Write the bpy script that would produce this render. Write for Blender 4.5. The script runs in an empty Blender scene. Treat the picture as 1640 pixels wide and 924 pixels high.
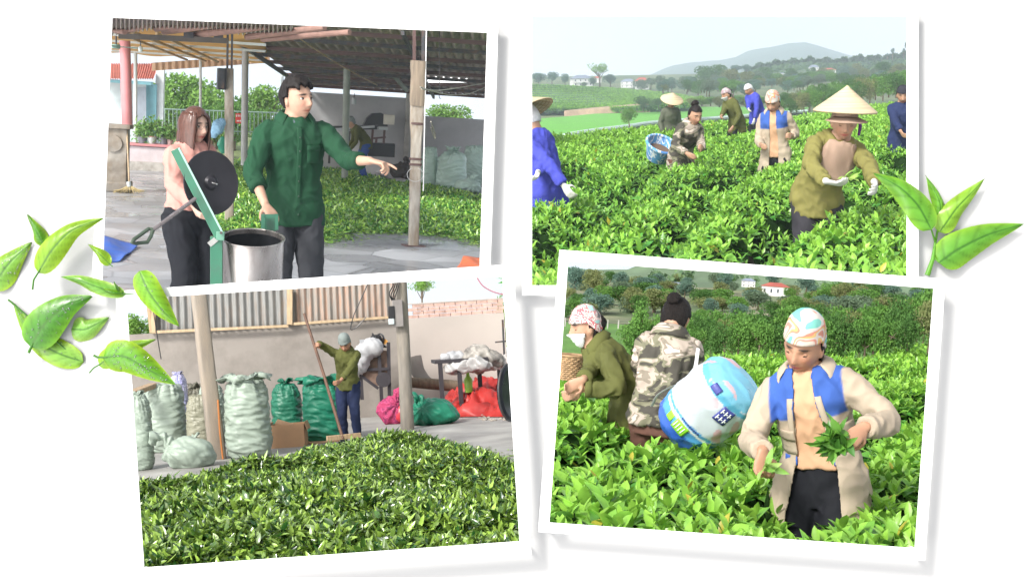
import bpy, math, random
import numpy as np
from mathutils import Matrix, Vector
# ---------------------------------------------------------------- camera, sky, sun, exposure
SC = bpy.context.scene
COL = SC.collection
F = 2000.0                      # focal length in photo pixels (photo 1640 x 924)
cam_d = bpy.data.cameras.new('camera'); cam = bpy.data.objects.new('camera', cam_d); COL.objects.link(cam)
cam_d.sensor_fit = 'HORIZONTAL'; cam_d.sensor_width = 36; cam_d.lens = 36*F/1640
cam_d.clip_start = 0.05; cam_d.clip_end = 60000
cam.rotation_euler = (math.radians(90), 0, 0); SC.camera = cam
SUN_AZ, SUN_EL = 36, 36
w = bpy.data.worlds.new('World'); SC.world = w; w.use_nodes = True
nt = w.node_tree; bg = nt.nodes['Background']
sky = nt.nodes.new('ShaderNodeTexSky'); sky.sky_type = 'NISHITA'; sky.sun_disc = False
sky.sun_elevation = math.radians(SUN_EL); sky.sun_rotation = math.radians(180+SUN_AZ)
sky.dust_density = 3.0; sky.air_density = 1.2; sky.ozone_density = 1.0
tc = nt.nodes.new('ShaderNodeTexCoord'); sp = nt.nodes.new('ShaderNodeSeparateXYZ'); ab = nt.nodes.new('ShaderNodeMath'); ab.operation = 'ABSOLUTE'
cb = nt.nodes.new('ShaderNodeCombineXYZ'); nz = nt.nodes.new('ShaderNodeVectorMath'); nz.operation = 'NORMALIZE'; hs = nt.nodes.new('ShaderNodeHueSaturation'); hs.inputs['Saturation'].default_value = 0.14
L = nt.links.new
L(tc.outputs['Generated'], sp.inputs[0]); L(sp.outputs[0], cb.inputs[0]); L(sp.outputs[1], cb.inputs[1]); L(sp.outputs[2], ab.inputs[0]); ad = nt.nodes.new('ShaderNodeMath'); ad.operation = 'ADD'; ad.inputs[1].default_value = .16; L(ab.outputs[0], ad.inputs[0]); L(ad.outputs[0], cb.inputs[2])
L(cb.outputs[0], nz.inputs[0]); L(nz.outputs[0], sky.inputs[0]); L(sky.outputs[0], hs.inputs['Color']); L(hs.outputs[0], bg.inputs['Color'])
bg.inputs['Strength'].default_value = 0.15
sd = bpy.data.lights.new('sun', 'SUN'); sun = bpy.data.objects.new('sun', sd); COL.objects.link(sun)
sd.energy = 3.0; sd.angle = math.radians(11); sd.color = (1, .965, .91)
_sv = Vector((-math.sin(math.radians(SUN_AZ))*math.cos(math.radians(SUN_EL)), -math.cos(math.radians(SUN_AZ))*math.cos(math.radians(SUN_EL)), math.sin(math.radians(SUN_EL))))
sun.rotation_euler = _sv.to_track_quat('Z', 'Y').to_euler()
SC.view_settings.view_transform = 'Standard'; SC.view_settings.look = 'None'
SC.view_settings.exposure = 0.55; SC.view_settings.gamma = 1
SC.render.engine = 'CYCLES'
SC.cycles.max_bounces = 6; SC.cycles.diffuse_bounces = 4; SC.cycles.glossy_bounces = 3; SC.cycles.transmission_bounces = 4; SC.cycles.transparent_max_bounces = 6
SC.cycles.caustics_reflective = False; SC.cycles.caustics_refractive = False; SC.cycles.sample_clamp_indirect = 6

rng = np.random.default_rng(7)
A = lambda *a: np.array(a, float)
def nrm(v): v = np.asarray(v, float); return v/np.maximum(np.linalg.norm(v, axis=-1, keepdims=True), 1e-9)

# ---------------------------------------------------------------- the four places, each with its own level ground behind its print frame
class Panel:
    def __init__(s, uc, vh, roll, scale, H):
        f = nrm(A((uc-820)/F, 1, (462-vh)/F)); r0 = nrm(np.cross(f, A(0, 0, 1))); u0 = np.cross(r0, f)
        a = math.radians(roll); r = math.cos(a)*r0-math.sin(a)*u0; up = np.cross(r, f)
        s.R = np.stack([r, f, up], 1); s.s = scale; s.H = H
        s.M = np.eye(4); s.M[:3, :3] = s.R*scale; s.M[:3, 3] = -s.R@A(0, 0, H)*scale
    def P(s, u, v, d):                       # local point seen at photo pixel (u, v), d metres away
        q = s.R.T@A((u-820)/F, 1, (462-v)/F); return q*(d/q[1])+A(0, 0, s.H)
    def G(s, u, v, z=0.0):                   # where that line of sight meets height z
        q = s.R.T@A((u-820)/F, 1, (462-v)/F); return q*((z-s.H)/q[2])+A(0, 0, s.H)
    def mat(s, base):
        m = s.M.copy(); m[:3, 3] = (s.M@np.append(base, 1))[:3]; return Matrix(m.tolist())
    def uv(s, V):                            # photo pixel of local points
        q = (V-A(0, 0, s.H))@s.R.T; return 820+F*q[:, 0]/q[:, 1], 462-F*q[:, 2]/q[:, 1]
class Flat:                                  # world coordinates as they are
    R = np.eye(3); s = 1; H = 0
    def mat(s, base): return Matrix.Translation(Vector(base))
WORLD = Flat()
TL = Panel(480, 168, 2.1, 14, 1.55)
TR = Panel(1152, 125, 0.0, 14, 1.80)
BL = Panel(518, 532, -3.45, 1, 1.60)
BR = Panel(1187, 432, 4.2, 1, 1.80)
def W(u, v, d): return A((u-820)/F*d, d, (462-v)/F*d)

# ---------------------------------------------------------------- mesh builder
class MB:
    def __init__(s): s.v = []; s.f = []; s.c = []; s.n = 0
    def add(s, V, Fs, col=None):
        V = np.asarray(V, float); s.v.append(V)
        Fs = [tuple(int(i)+s.n for i in f) for f in Fs]; s.f += Fs
        c = np.ones((len(V), 3)) if col is None else np.broadcast_to(np.asarray(col, float), (len(V), 3))
        s.c.append(c); s.n += len(V); return s
    def box(s, c, d, rot=None, col=None):     # centre, full size, rotation 3x3 or z angle
        x, y, z = np.asarray(d, float)/2
        V = np.array([[i*x, j*y, k*z] for i in (-1, 1) for j in (-1, 1) for k in (-1, 1)])
        if rot is not None:
            if np.isscalar(rot): rot = rotz(rot)
            V = V@np.asarray(rot).T
        return s.add(V+np.asarray(c, float), [(0, 1, 3, 2), (4, 6, 7, 5), (0, 4, 5, 1), (2, 3, 7, 6), (0, 2, 6, 4), (1, 5, 7, 3)], col)
    def beam(s, a, b, wd, ht, up=(0, 0, 1), col=None):
        a = np.asarray(a, float); b = np.asarray(b, float); t = nrm(b-a); x = nrm(np.cross(t, up)); y = np.cross(x, t)
        return s.box((a+b)/2, (wd, np.linalg.norm(b-a), ht), np.stack([x, t, y], 1), col)
    def tube(s, pts, rad, n=12, col=None, cap=True, sq=1.0, flatdir=None):
        pts = np.asarray(pts, float); m = len(pts); rad = np.broadcast_to(np.asarray(rad, float), (m,))
        t = np.gradient(pts, axis=0); t = nrm(t)
        x = nrm(np.cross(t[0], (0.03, .02, 1) if abs(t[0][2]) < .9 else (0, 1, .05))) if flatdir is None else nrm(np.asarray(flatdir)-np.dot(flatdir, t[0])*t[0])
        V = []
        a = np.arange(n)/n*2*math.pi
        for i in range(m):
            x = nrm(x-np.dot(x, t[i])*t[i]); y = np.cross(t[i], x)
            V.append(pts[i]+rad[i]*(np.cos(a)[:, None]*x+sq*np.sin(a)[:, None]*y))
        V = np.concatenate(V); Fs = []
        for i in range(m-1):
            for j in range(n):
                k = (j+1) % n; Fs.append((i*n+j, i*n+k, (i+1)*n+k, (i+1)*n+j))
        if cap: Fs.append(tuple(range(n))[::-1]); Fs.append(tuple(range((m-1)*n, m*n)))
        return s.add(V, Fs, col)
    def cyl(s, a, b, r, r2=None, n=16, col=None): return s.tube([a, b], [r, r if r2 is None else r2], n, col)
    def loft(s, rings, n=24, col=None, cap=True):     # rings: (centre, axis x, axis y, rx, ry[, power])
        a = np.arange(n)/n*2*math.pi; V = []
        for r in rings:
            p = r[5] if len(r) > 5 else 1.0
            ca, sa = np.cos(a), np.sin(a); ca = np.sign(ca)*abs(ca)**p; sa = np.sign(sa)*abs(sa)**p
            V.append(np.asarray(r[0])+r[3]*ca[:, None]*np.asarray(r[1])+r[4]*sa[:, None]*np.asarray(r[2]))
        m = len(rings); V = np.concatenate(V); Fs = []
        for i in range(m-1):
            for j in range(n):
                k = (j+1) % n; Fs.append((i*n+j, i*n+k, (i+1)*n+k, (i+1)*n+j))
        if cap: Fs.append(tuple(range(n))[::-1]); Fs.append(tuple(range((m-1)*n, m*n)))
        return s.add(V, Fs, col)
    def ball(s, c, r, n=16, col=None, rot=None):
        r = np.broadcast_to(np.asarray(r, float), (3,)); V, Fs = sphere(n, n*3//4); V = V*r
        if rot is not None: V = V@np.asarray(rot).T
        return s.add(V+np.asarray(c, float), Fs, col)
    def poly(s, pts, thick=None, col=None):            # planar polygon, optional extrusion vector
        pts = np.asarray(pts, float); m = len(pts)
        if thick is None: return s.add(pts, [tuple(range(m))], col)
        V = np.concatenate([pts, pts+np.asarray(thick, float)])
        return s.add(V, [tuple(range(m))[::-1], tuple(range(m, 2*m))]+[(i, (i+1) % m, (i+1) % m+m, i+m) for i in range(m)], col)
    def grid(s, Pg, col=None, back=None):              # Pg (a,b,3)
        a, b = Pg.shape[:2]; idx = np.arange(a*b).reshape(a, b)
        q = np.stack([idx[:-1, :-1], idx[:-1, 1:], idx[1:, 1:], idx[1:, :-1]], -1).reshape(-1, 4)
        return s.add(Pg.reshape(-1, 3), q, col if col is None or np.ndim(col) < 2 else np.asarray(col).reshape(-1, 3))
    def arrays(s): return np.concatenate(s.v), s.f, np.concatenate(s.c)
def sphere(n=16, m=12):
    th = np.linspace(0, math.pi, m+1)[1:-1]; ph = np.arange(n)/n*2*math.pi
    V = [[0, 0, 1]]+[[math.sin(t)*math.cos(p), math.sin(t)*math.sin(p), math.cos(t)] for t in th for p in ph]+[[0, 0, -1]]
    Fs = [(0, 1+j, 1+(j+1) % n) for j in range(n)]
    for i in range(m-2):
        for j in range(n):
            k = (j+1) % n; Fs.append((1+i*n+j, 1+(i+1)*n+j, 1+(i+1)*n+k, 1+i*n+k))
    e = len(V)-1; b = 1+(m-2)*n
    Fs += [(e, b+(j+1) % n, b+j) for j in range(n)]
    return np.array(V), Fs
def rotz(a): c, s = math.cos(a), math.sin(a); return np.array([[c, -s, 0], [s, c, 0], [0, 0, 1]])
def rotx(a): c, s = math.cos(a), math.sin(a); return np.array([[1, 0, 0], [0, c, -s], [0, s, c]])
def roty(a): c, s = math.cos(a), math.sin(a); return np.array([[c, 0, s], [0, 1, 0], [-s, 0, c]])
_K = rng.normal(size=(24, 3)); _PH = rng.uniform(0, 6.28, 24)
def fold(p, freq=1.0, oct=3, k0=0):             # cheap smooth noise in -1..1, vectorised
    p = np.asarray(p, float)*freq; out = 0; amp = 1; tot = 0
    for o in range(oct):
        q = p+0.35*np.sin(p[:, [1, 2, 0]]*1.7+_PH[k0+o])
        a = 0
        for j in range(4): a = a+np.sin(q@_K[(k0+o*4+j) % 24]*2.2+_PH[(k0+o*4+j) % 24])
        out = out+amp*a/2.6; tot += amp; amp *= .5; p = p*2.03
    return out/tot
def new_mesh(name, V, Fs, cols=None, smooth=True):
    me = bpy.data.meshes.new(name)
    if isinstance(Fs, np.ndarray):
        V = np.asarray(V, np.float32); k = Fs.shape[1]
        me.vertices.add(len(V)); me.vertices.foreach_set('co', V.ravel())
        me.loops.add(Fs.size); me.loops.foreach_set('vertex_index', Fs.ravel().astype(np.int32))
        me.polygons.add(len(Fs)); me.polygons.foreach_set('loop_start', (np.arange(len(Fs))*k).astype(np.int32))
        me.update(calc_edges=True)
    else: me.from_pydata(np.asarray(V).tolist(), [], Fs)
    if cols is not None:
        at = me.color_attributes.new('Col', 'FLOAT_COLOR', 'POINT')
        c = np.ones((len(me.vertices), 4), np.float32); c[:, :3] = cols; at.data.foreach_set('color', c.ravel())
    me.polygons.foreach_set('use_smooth', np.full(len(me.polygons), smooth)); me.update()
    return me
def sharpen(me, deg=35):
    try: me.set_sharp_from_angle(angle=math.radians(deg))
    except Exception: pass
def tag(o, label=None, cat=None, group=None, kind=None):
    if label: o['label'] = label
    if cat: o['category'] = cat
    if group: o['group'] = group
    if kind: o['kind'] = kind
    return o
def geo(g):
    if isinstance(g, MB): return g.arrays()
    return (list(g)+[None])[:3]
class Thing:
    def __init__(s, panel, name, label, cat, base, group=None, kind=None):
        s.p = panel; s.base = np.asarray(base, float)
        s.o = bpy.data.objects.new(name, None); COL.objects.link(s.o); s.o.empty_display_size = .1
        s.o.matrix_world = panel.mat(s.base); tag(s.o, label, cat, group, kind)
    def part(s, name, g, mat, parent=None, label=None, kind=None, smooth=True, bevel=0, sharp=True):
        V, Fs, C = geo(g); me = new_mesh(name, V-s.base, Fs, C, smooth); me.materials.append(mat)
        if sharp: sharpen(me)
        o = bpy.data.objects.new(name, me); COL.objects.link(o); o.parent = parent or s.o
        if bevel: bv = o.modifiers.new('b', 'BEVEL'); bv.width = bevel; bv.segments = 2; bv.limit_method = 'ANGLE'
        if label: o['label'] = label
        if kind: o['kind'] = kind
        return o
def one(panel, name, label, cat, g, mat, base=None, group=None, kind=None, smooth=True, bevel=0, sharp=True):
    V, Fs, C = geo(g)
    if base is None: base = A((V[:, 0].min()+V[:, 0].max())/2, (V[:, 1].min()+V[:, 1].max())/2, V[:, 2].min())
    me = new_mesh(name, V-np.asarray(base), Fs, C, smooth); me.materials.append(mat)
    if sharp: sharpen(me)
    o = bpy.data.objects.new(name, me); COL.objects.link(o); o.matrix_world = panel.mat(base)
    if bevel: bv = o.modifiers.new('b', 'BEVEL'); bv.width = bevel; bv.segments = 2; bv.limit_method = 'ANGLE'
    return tag(o, label, cat, group, kind)
def copy_tree(o, parent=None, mw=None):
    c = o.copy(); COL.objects.link(c)
    if parent: c.parent = parent
    if mw is not None: c.matrix_world = mw
    for ch in [x for x in bpy.data.objects if x.parent == o]: copy_tree(ch, c)
    return c
_DG = None
def remesh(V, Fs, vox, it=3, fac=.5):
    me = new_mesh('tmp', V, Fs); o = bpy.data.objects.new('tmp', me); COL.objects.link(o)
    m = o.modifiers.new('r', 'REMESH'); m.mode = 'VOXEL'; m.voxel_size = vox
    if it: sm = o.modifiers.new('s', 'SMOOTH'); sm.factor = fac; sm.iterations = it
    dg = bpy.context.evaluated_depsgraph_get(); e = o.evaluated_get(dg).to_mesh()
    n = len(e.vertices); co = np.empty(n*3, np.float32); e.vertices.foreach_get('co', co)
    no = np.empty(n*3, np.float32); e.vertices.foreach_get('normal', no)
    q = np.empty(len(e.polygons)*4, np.int32)
    if len(e.loops) == len(e.polygons)*4: e.loops.foreach_get('vertex_index', q); Fo = q.reshape(-1, 4)
    else: Fo = [tuple(p.vertices) for p in e.polygons]
    o.evaluated_get(dg).to_mesh_clear(); bpy.data.objects.remove(o); bpy.data.meshes.remove(me)
    return co.reshape(-1, 3).astype(float), Fo, no.reshape(-1, 3).astype(float)

# ---------------------------------------------------------------- materials (procedural)
_MATS = {}
def mat(name, col=(.5, .5, .5), rough=.6, metal=0., var=.12, vscale=6., bump=.15, bscale=40., stretch=(1, 1, 1), vcol=False, transl=0., spec=.5, col2=None, c2scale=3., c2pos=.5, c2w=.12, dist=.01, coat=0., emit=0., alpha=1., ridge=False):
    if name in _MATS: return _MATS[name]
    m = bpy.data.materials.new(name); m.use_nodes = True; nt = m.node_tree; N = nt.nodes; L = nt.links.new
    b = N['Principled BSDF']; tcn = N.new('ShaderNodeTexCoord'); mp = N.new('ShaderNodeMapping'); mp.inputs['Scale'].default_value = stretch
    L(tcn.outputs['Object'], mp.inputs[0])
    no = N.new('ShaderNodeTexNoise'); no.inputs['Scale'].default_value = vscale; no.inputs['Detail'].default_value = 5; L(mp.outputs[0], no.inputs['Vector'])
    mr = N.new('ShaderNodeMapRange'); mr.inputs[1].default_value = .3; mr.inputs[2].default_value = .7; mr.inputs[3].default_value = 1-var; mr.inputs[4].default_value = 1+var; L(no.outputs[0], mr.inputs[0])
    base = None
    if vcol:
        at = N.new('ShaderNodeAttribute'); at.attribute_name = 'Col'; base = at.outputs['Color']
    else:
        rgb = N.new('ShaderNodeRGB'); rgb.outputs[0].default_value = (*col, 1); base = rgb.outputs[0]
    if col2 is not None:
        n2 = N.new('ShaderNodeTexNoise'); n2.inputs['Scale'].default_value = c2scale; n2.inputs['Detail'].default_value = 6; n2.inputs['Roughness'].default_value = .62; L(mp.outputs[0], n2.inputs['Vector'])
        m2 = N.new('ShaderNodeMapRange'); m2.inputs[1].default_value = c2pos-c2w; m2.inputs[2].default_value = c2pos+c2w; L(n2.outputs[0], m2.inputs[0])
        mx = N.new('ShaderNodeMixRGB'); L(m2.outputs[0], mx.inputs[0]); L(base, mx.inputs[1]); mx.inputs[2].default_value = (*col2, 1); base = mx.outputs[0]
    mu = N.new('ShaderNodeVectorMath'); mu.operation = 'SCALE'; L(base, mu.inputs[0]); L(mr.outputs[0], mu.inputs['Scale'])
    L(mu.outputs[0], b.inputs['Base Color'])
    b.inputs['Metallic'].default_value = metal; b.inputs['Specular IOR Level'].default_value = spec
    r2 = N.new('ShaderNodeMapRange'); r2.inputs[1].default_value = .3; r2.inputs[2].default_value = .7; r2.inputs[3].default_value = max(.02, rough-.1); r2.inputs[4].default_value = min(1, rough+.1); L(no.outputs[0], r2.inputs[0]); L(r2.outputs[0], b.inputs['Roughness'])
    if coat: b.inputs['Coat Weight'].default_value = coat
    if alpha < 1: b.inputs['Alpha'].default_value = alpha
    if emit: L(mu.outputs[0], b.inputs['Emission Color']); b.inputs['Emission Strength'].default_value = emit
    if bump:
        nb = N.new('ShaderNodeTexNoise'); nb.inputs['Scale'].default_value = bscale; nb.inputs['Detail'].default_value = 4; L(mp.outputs[0], nb.inputs['Vector'])
        if ridge: nb.noise_type = 'RIDGED_MULTIFRACTAL'; nb.inputs['Detail'].default_value = 2; nb.inputs['Roughness'].default_value = .35
        bp = N.new('ShaderNodeBump'); bp.inputs['Strength'].default_value = bump; bp.inputs['Distance'].default_value = dist; L(nb.outputs[0], bp.inputs['Height']); L(bp.outputs[0], b.inputs['Normal'])
        if ridge: ww = N.new('ShaderNodeTexNoise'); ww.inputs['Scale'].default_value = 350; b2 = N.new('ShaderNodeBump'); b2.inputs['Strength'].default_value = .25; b2.inputs['Distance'].default_value = .002; L(mp.outputs[0], ww.inputs['Vector']); L(ww.outputs[0], b2.inputs['Height']); L(bp.outputs[0], b2.inputs['Normal']); L(b2.outputs[0], b.inputs['Normal'])
    if transl:
        tr = N.new('ShaderNodeBsdfTranslucent'); L(mu.outputs[0], tr.inputs[0]); ms = N.new('ShaderNodeMixShader'); ms.inputs[0].default_value = transl
        L(b.outputs[0], ms.inputs[1]); L(tr.outputs[0], ms.inputs[2]); L(ms.outputs[0], N['Material Output'].inputs[0])
    _MATS[name] = m; return m
def ramp_mat(name, stops, scale=6., rough=.8, stretch=(1, 1, 1), bump=.2, bscale=30., detail=2., rgh=.5, dist=.01, dis=.6, vor=False):   # banded colours (camouflage, prints)
    m = bpy.data.materials.new(name); m.use_nodes = True; nt = m.node_tree; N = nt.nodes; L = nt.links.new; b = N['Principled BSDF']
    tcn = N.new('ShaderNodeTexCoord'); mp = N.new('ShaderNodeMapping'); mp.inputs['Scale'].default_value = stretch; L(tcn.outputs['Object'], mp.inputs[0])
    if vor: no = N.new('ShaderNodeTexVoronoi'); no.inputs['Scale'].default_value = scale; src = no.outputs['Color']
    else:
        no = N.new('ShaderNodeTexNoise'); no.inputs['Scale'].default_value = scale; no.inputs['Detail'].default_value = detail; no.inputs['Roughness'].default_value = rgh; no.inputs['Distortion'].default_value = dis; src = no.outputs[0]
    L(mp.outputs[0], no.inputs['Vector'])
    cr = N.new('ShaderNodeValToRGB'); cr.color_ramp.interpolation = 'CONSTANT'; L(src, cr.inputs[0])
    e = cr.color_ramp.elements; e[0].position = 0; e[0].color = (*stops[0][1], 1); e[1].position = stops[1][0]; e[1].color = (*stops[1][1], 1)
    for p, c in stops[2:]: x = e.new(p); x.color = (*c, 1)
    L(cr.outputs[0], b.inputs['Base Color']); b.inputs['Roughness'].default_value = rough
    nb = N.new('ShaderNodeTexNoise'); nb.inputs['Scale'].default_value = bscale; L(mp.outputs[0], nb.inputs['Vector'])
    bp = N.new('ShaderNodeBump'); bp.inputs['Strength'].default_value = bump; bp.inputs['Distance'].default_value = dist; L(nb.outputs[0], bp.inputs['Height']); L(bp.outputs[0], b.inputs['Normal'])
    return m
MATTE = mat('canopy_shade', (.014, .034, .009), .95, spec=0., bump=0)  # near-black base under the tea shoots, shade painted as colour
WETLEAF = mat('wet_leaf', vcol=True, rough=.24, var=.15, vscale=30, bump=.1, bscale=90, dist=.003, transl=.12, spec=.75)
LEAF = mat('leaf', vcol=True, rough=.38, var=.12, vscale=30, bump=0, transl=.28, spec=.5)
FAR_LEAF = mat('far_leaf', vcol=True, rough=.75, var=.1, vscale=3, bump=0, transl=.2, spec=.2)
WHITE_CARD = mat('white_card', (.8, .8, .8), .6, var=.004, bump=.01, bscale=300, dist=.0005)
BOARDM = mat('board_paint', (.42, .42, .42), .8, var=.01, bump=.01, bscale=200, dist=.0005)
WOODP = mat('wood', (.36, .25, .15), .7, var=.3, vscale=6, stretch=(6, 6, 1), bump=.3, bscale=30)
CONC = mat('concrete', (.42, .40, .37), .85, var=.18, vscale=5, bump=.35, bscale=60, col2=(.27, .25, .22), c2scale=6, c2pos=.58)
STEELD = mat('dark_steel', (.06, .062, .068), .5, metal=.3, var=.3, vscale=12, bump=.1, col2=(.13, .07, .045), c2scale=9, c2pos=.6)
BLACKP = mat('black_plastic', (.015, .015, .017), .4, bump=.05)

# ---------------------------------------------------------------- leaves as real little blades
def leaves(pos, ax, nr, ln, wd, col, curl=.25, hi=False, foldz=.18):
    pos = np.asarray(pos); n = len(pos); ax = nrm(ax); sd = nrm(np.cross(ax, nr)); nn = np.cross(sd, ax)
    ln = np.broadcast_to(ln, (n,)); wd = np.broadcast_to(wd, (n,)); curl = np.broadcast_to(curl, (n,))
    if hi:
        T = [0, .22, .5, .78, 1]; Wd = [.06, .82, 1., .62, 0.0]
        tmpl = [(t, x*w_, abs(x)*w_*foldz) for t, w_ in zip(T, Wd) for x in (-1, 0, 1)]
        Fq = [(3*i+j, 3*i+j+1, 3*i+j+4, 3*i+j+3) for i in range(4) for j in (0, 1)]
    else:
        tmpl = [(0, 0, 0), (.45, -1, foldz), (.48, 0, 0), (.45, 1, foldz), (1, 0, 0)]; Fq = [(0, 1, 4, 2), (0, 2, 4, 3)]
    tm = np.array(tmpl); k = len(tm)
    V = pos[:, None]+ax[:, None]*(tm[None, :, 0:1]*ln[:, None, None])+sd[:, None]*(tm[None, :, 1:2]*wd[:, None, None]/2)
    V = V+nn[:, None]*((tm[None, :, 2:3]*wd[:, None, None])-(curl*ln)[:, None, None]*tm[None, :, 0:1]**2)
    C = np.repeat(np.asarray(col)[:, None], k, 1)*(0.92+.16*tm[None, :, 0:1])
    Fs = (np.array(Fq)[None]+(np.arange(n)*k)[:, None, None]).reshape(-1, 4)
    return V.reshape(-1, 3), Fs, C.reshape(-1, 3)
def merge(parts):
    V = []; Fs = []; C = []; n = 0
    for v, f, c in parts:
        V.append(v); Fs.append(np.asarray(f)+n); C.append(c); n += len(v)
    return np.concatenate(V), np.concatenate(Fs), np.concatenate(C)
def gridq(Pg, col):
    a, b = Pg.shape[:2]; idx = np.arange(a*b).reshape(a, b)
    q = np.stack([idx[:-1, :-1], idx[:-1, 1:], idx[1:, 1:], idx[1:, :-1]], -1).reshape(-1, 4)
    return Pg.reshape(-1, 3), q, np.broadcast_to(np.asarray(col, float), (a, b, 3)).reshape(-1, 3)
def mixc(a, b, t): t = np.asarray(t)[:, None]; return np.asarray(a)*(1-t)+np.asarray(b)*t
def inpoly(u, v, poly):
    ins = np.zeros(len(u), bool); m = len(poly)
    for i in range(m):
        x1, y1 = poly[i]; x2, y2 = poly[(i+1) % m]
        c = ((y1 > v) != (y2 > v)) & (u < (x2-x1)*(v-y1)/((y2-y1) if y2 != y1 else 1e-9)+x1); ins ^= c
    return ins
# how far each place is built past its opening
CLIP = {id(TL): [(120, -60), (815, -60), (815, 428), (700, 437), (190, 470), (120, 462)], id(TR): [(818, -80), (1560, -80), (1560, 460), (1514, 455), (900, 409), (895.5, 466), (818, 466)],
        id(BL): [(150, 474), (815, 437), (870, 960), (150, 960)], id(BR): [(904, 416), (1600, 460), (1600, 960), (863, 960)]}
def clipk(panel, V): u, v = panel.uv(V); return inpoly(u, v, CLIP[id(panel)])

# ---------------------------------------------------------------- trees and shrubs
GREENS = dict(dark=((.035, .10, .025), (.10, .21, .05)), mid=((.055, .15, .03), (.17, .33, .07)), light=((.10, .22, .04), (.27, .46, .10)),
              grey=((.08, .13, .08), (.18, .25, .15)), olive=((.10, .14, .045), (.25, .27, .11)), blue=((.07, .14, .11), (.16, .26, .19)))  # grey and blue have some distance haze mixed into the leaf colour
def crown(r, cen, rad, n, kind, leaf, squash=(1, 1, 1), clumps=14, low=False):
    c0, c1 = GREENS[kind]; cc = nrm(r.normal(size=(clumps, 3)))*r.uniform(.25, .78, (clumps, 1))*A(*squash)*rad+cen
    cr = rad*r.uniform(.28, .52, clumps); k = r.integers(0, clumps, n)
    d = nrm(r.normal(size=(n, 3))); p = cc[k]+d*(cr[k]*r.uniform(.55, 1.05, n)**.6)[:, None]*A(1, 1, .8)
    tone = r.uniform(0, 1, clumps)[k]*.5+r.uniform(0, .5, n)
    ax = nrm(d+r.normal(size=(n, 3))*.7); nr_ = nrm(d+r.normal(size=(n, 3))*.5)
    return leaves(p, ax, nr_, leaf*r.uniform(.6, 1.3, n), leaf*r.uniform(.5, .9, n), mixc(c0, c1, tone), .1)
TREE_MESH = {}
BARK = mat('bark', (.17, .13, .09), .9, var=.3, bump=.5, bscale=25, stretch=(3, 3, 1))
def tree_mesh(kind, form, seed):
    key = (kind, form, seed)
    if key in TREE_MESH: return TREE_MESH[key]
    r = np.random.default_rng(seed+hash_s(form)); mb = MB()
    if form == 'round': cen, rad, sq, n, cl, lf = A(0, 0, .60), .40, (1, 1, .85), 2600, 18, .05
    elif form == 'bush': cen, rad, sq, n, cl, lf = A(0, 0, .48), .50, (1.25, 1.0, .8), 2600, 18, .055
    elif form == 'tall': cen, rad, sq, n, cl, lf = A(0, 0, .60), .34, (.72, .72, 1.15), 2200, 20, .045
    elif form == 'sparse': cen, rad, sq, n, cl, lf = A(0, 0, .74), .36, (1.3, 1.3, .55), 1100, 16, .045
    elif form == 'tuft': cen, rad, sq, n, cl, lf = A(0, 0, .82), .20, (1, 1, .7), 800, 8, .05
    V, Fq, C = crown(r, cen, rad, n, kind, lf, sq, cl)
    V[:, 2] = np.maximum(V[:, 2], .01)
    tr = MB(); lean = r.normal(size=2)*.03
    tr.tube([(0, 0, -.02), (lean[0]*.5, lean[1]*.5, .3), (lean[0], lean[1], .7 if form != 'bush' else .5)], [.035, .024, .008], 8)
    for i in range(6):
        a = r.uniform(0, 6.28); z0 = r.uniform(.25, .55); e = cen+nrm(A(math.cos(a), math.sin(a), r.uniform(-.2, .6)))*rad*.75*A(*sq)
        tr.tube([(lean[0]*z0, lean[1]*z0, z0), (e*.5+A(0, 0, z0*.5)), e], [.014, .009, .003], 6)
    cm = new_mesh('crown', V, Fq, C, False); cm.materials.append(FAR_LEAF)
    tv, tf, tcx = tr.arrays(); tm = new_mesh('trunk', tv, tf, tcx); tm.materials.append(BARK)
    TREE_MESH[key] = (cm, tm); return cm, tm
ORD = ['first', 'second', 'third', 'fourth', 'fifth', 'sixth', 'seventh', 'eighth', 'ninth', 'tenth', 'eleventh', 'twelfth', 'thirteenth', 'fourteenth', 'fifteenth', 'sixteenth', 'seventeenth', 'eighteenth', 'nineteenth', 'twentieth']
def hash_s(s): return sum(ord(c)*(i+3) for i, c in enumerate(s))
def tree(panel, u, vbase, d, hpx, label, kind='mid', form='round', wid=1.0, seed=0, group=None, name='tree', cat='tree'):
    b = panel.P(u, vbase, d); h = hpx/F*d
    cm, tm = tree_mesh(kind, form, seed % 3)
    o = bpy.data.objects.new(name, None); COL.objects.link(o); o.empty_display_size = .1
    o.matrix_world = panel.mat(b)@Matrix.Rotation(seed*1.3, 4, 'Z')@Matrix.Diagonal((h*wid, h*wid, h, 1)); tag(o, label, cat, group)
    for nme, me in (('crown', cm), ('trunk', tm)):
        c = bpy.data.objects.new(nme, me); COL.objects.link(c); c.parent = o
    return o
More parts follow.
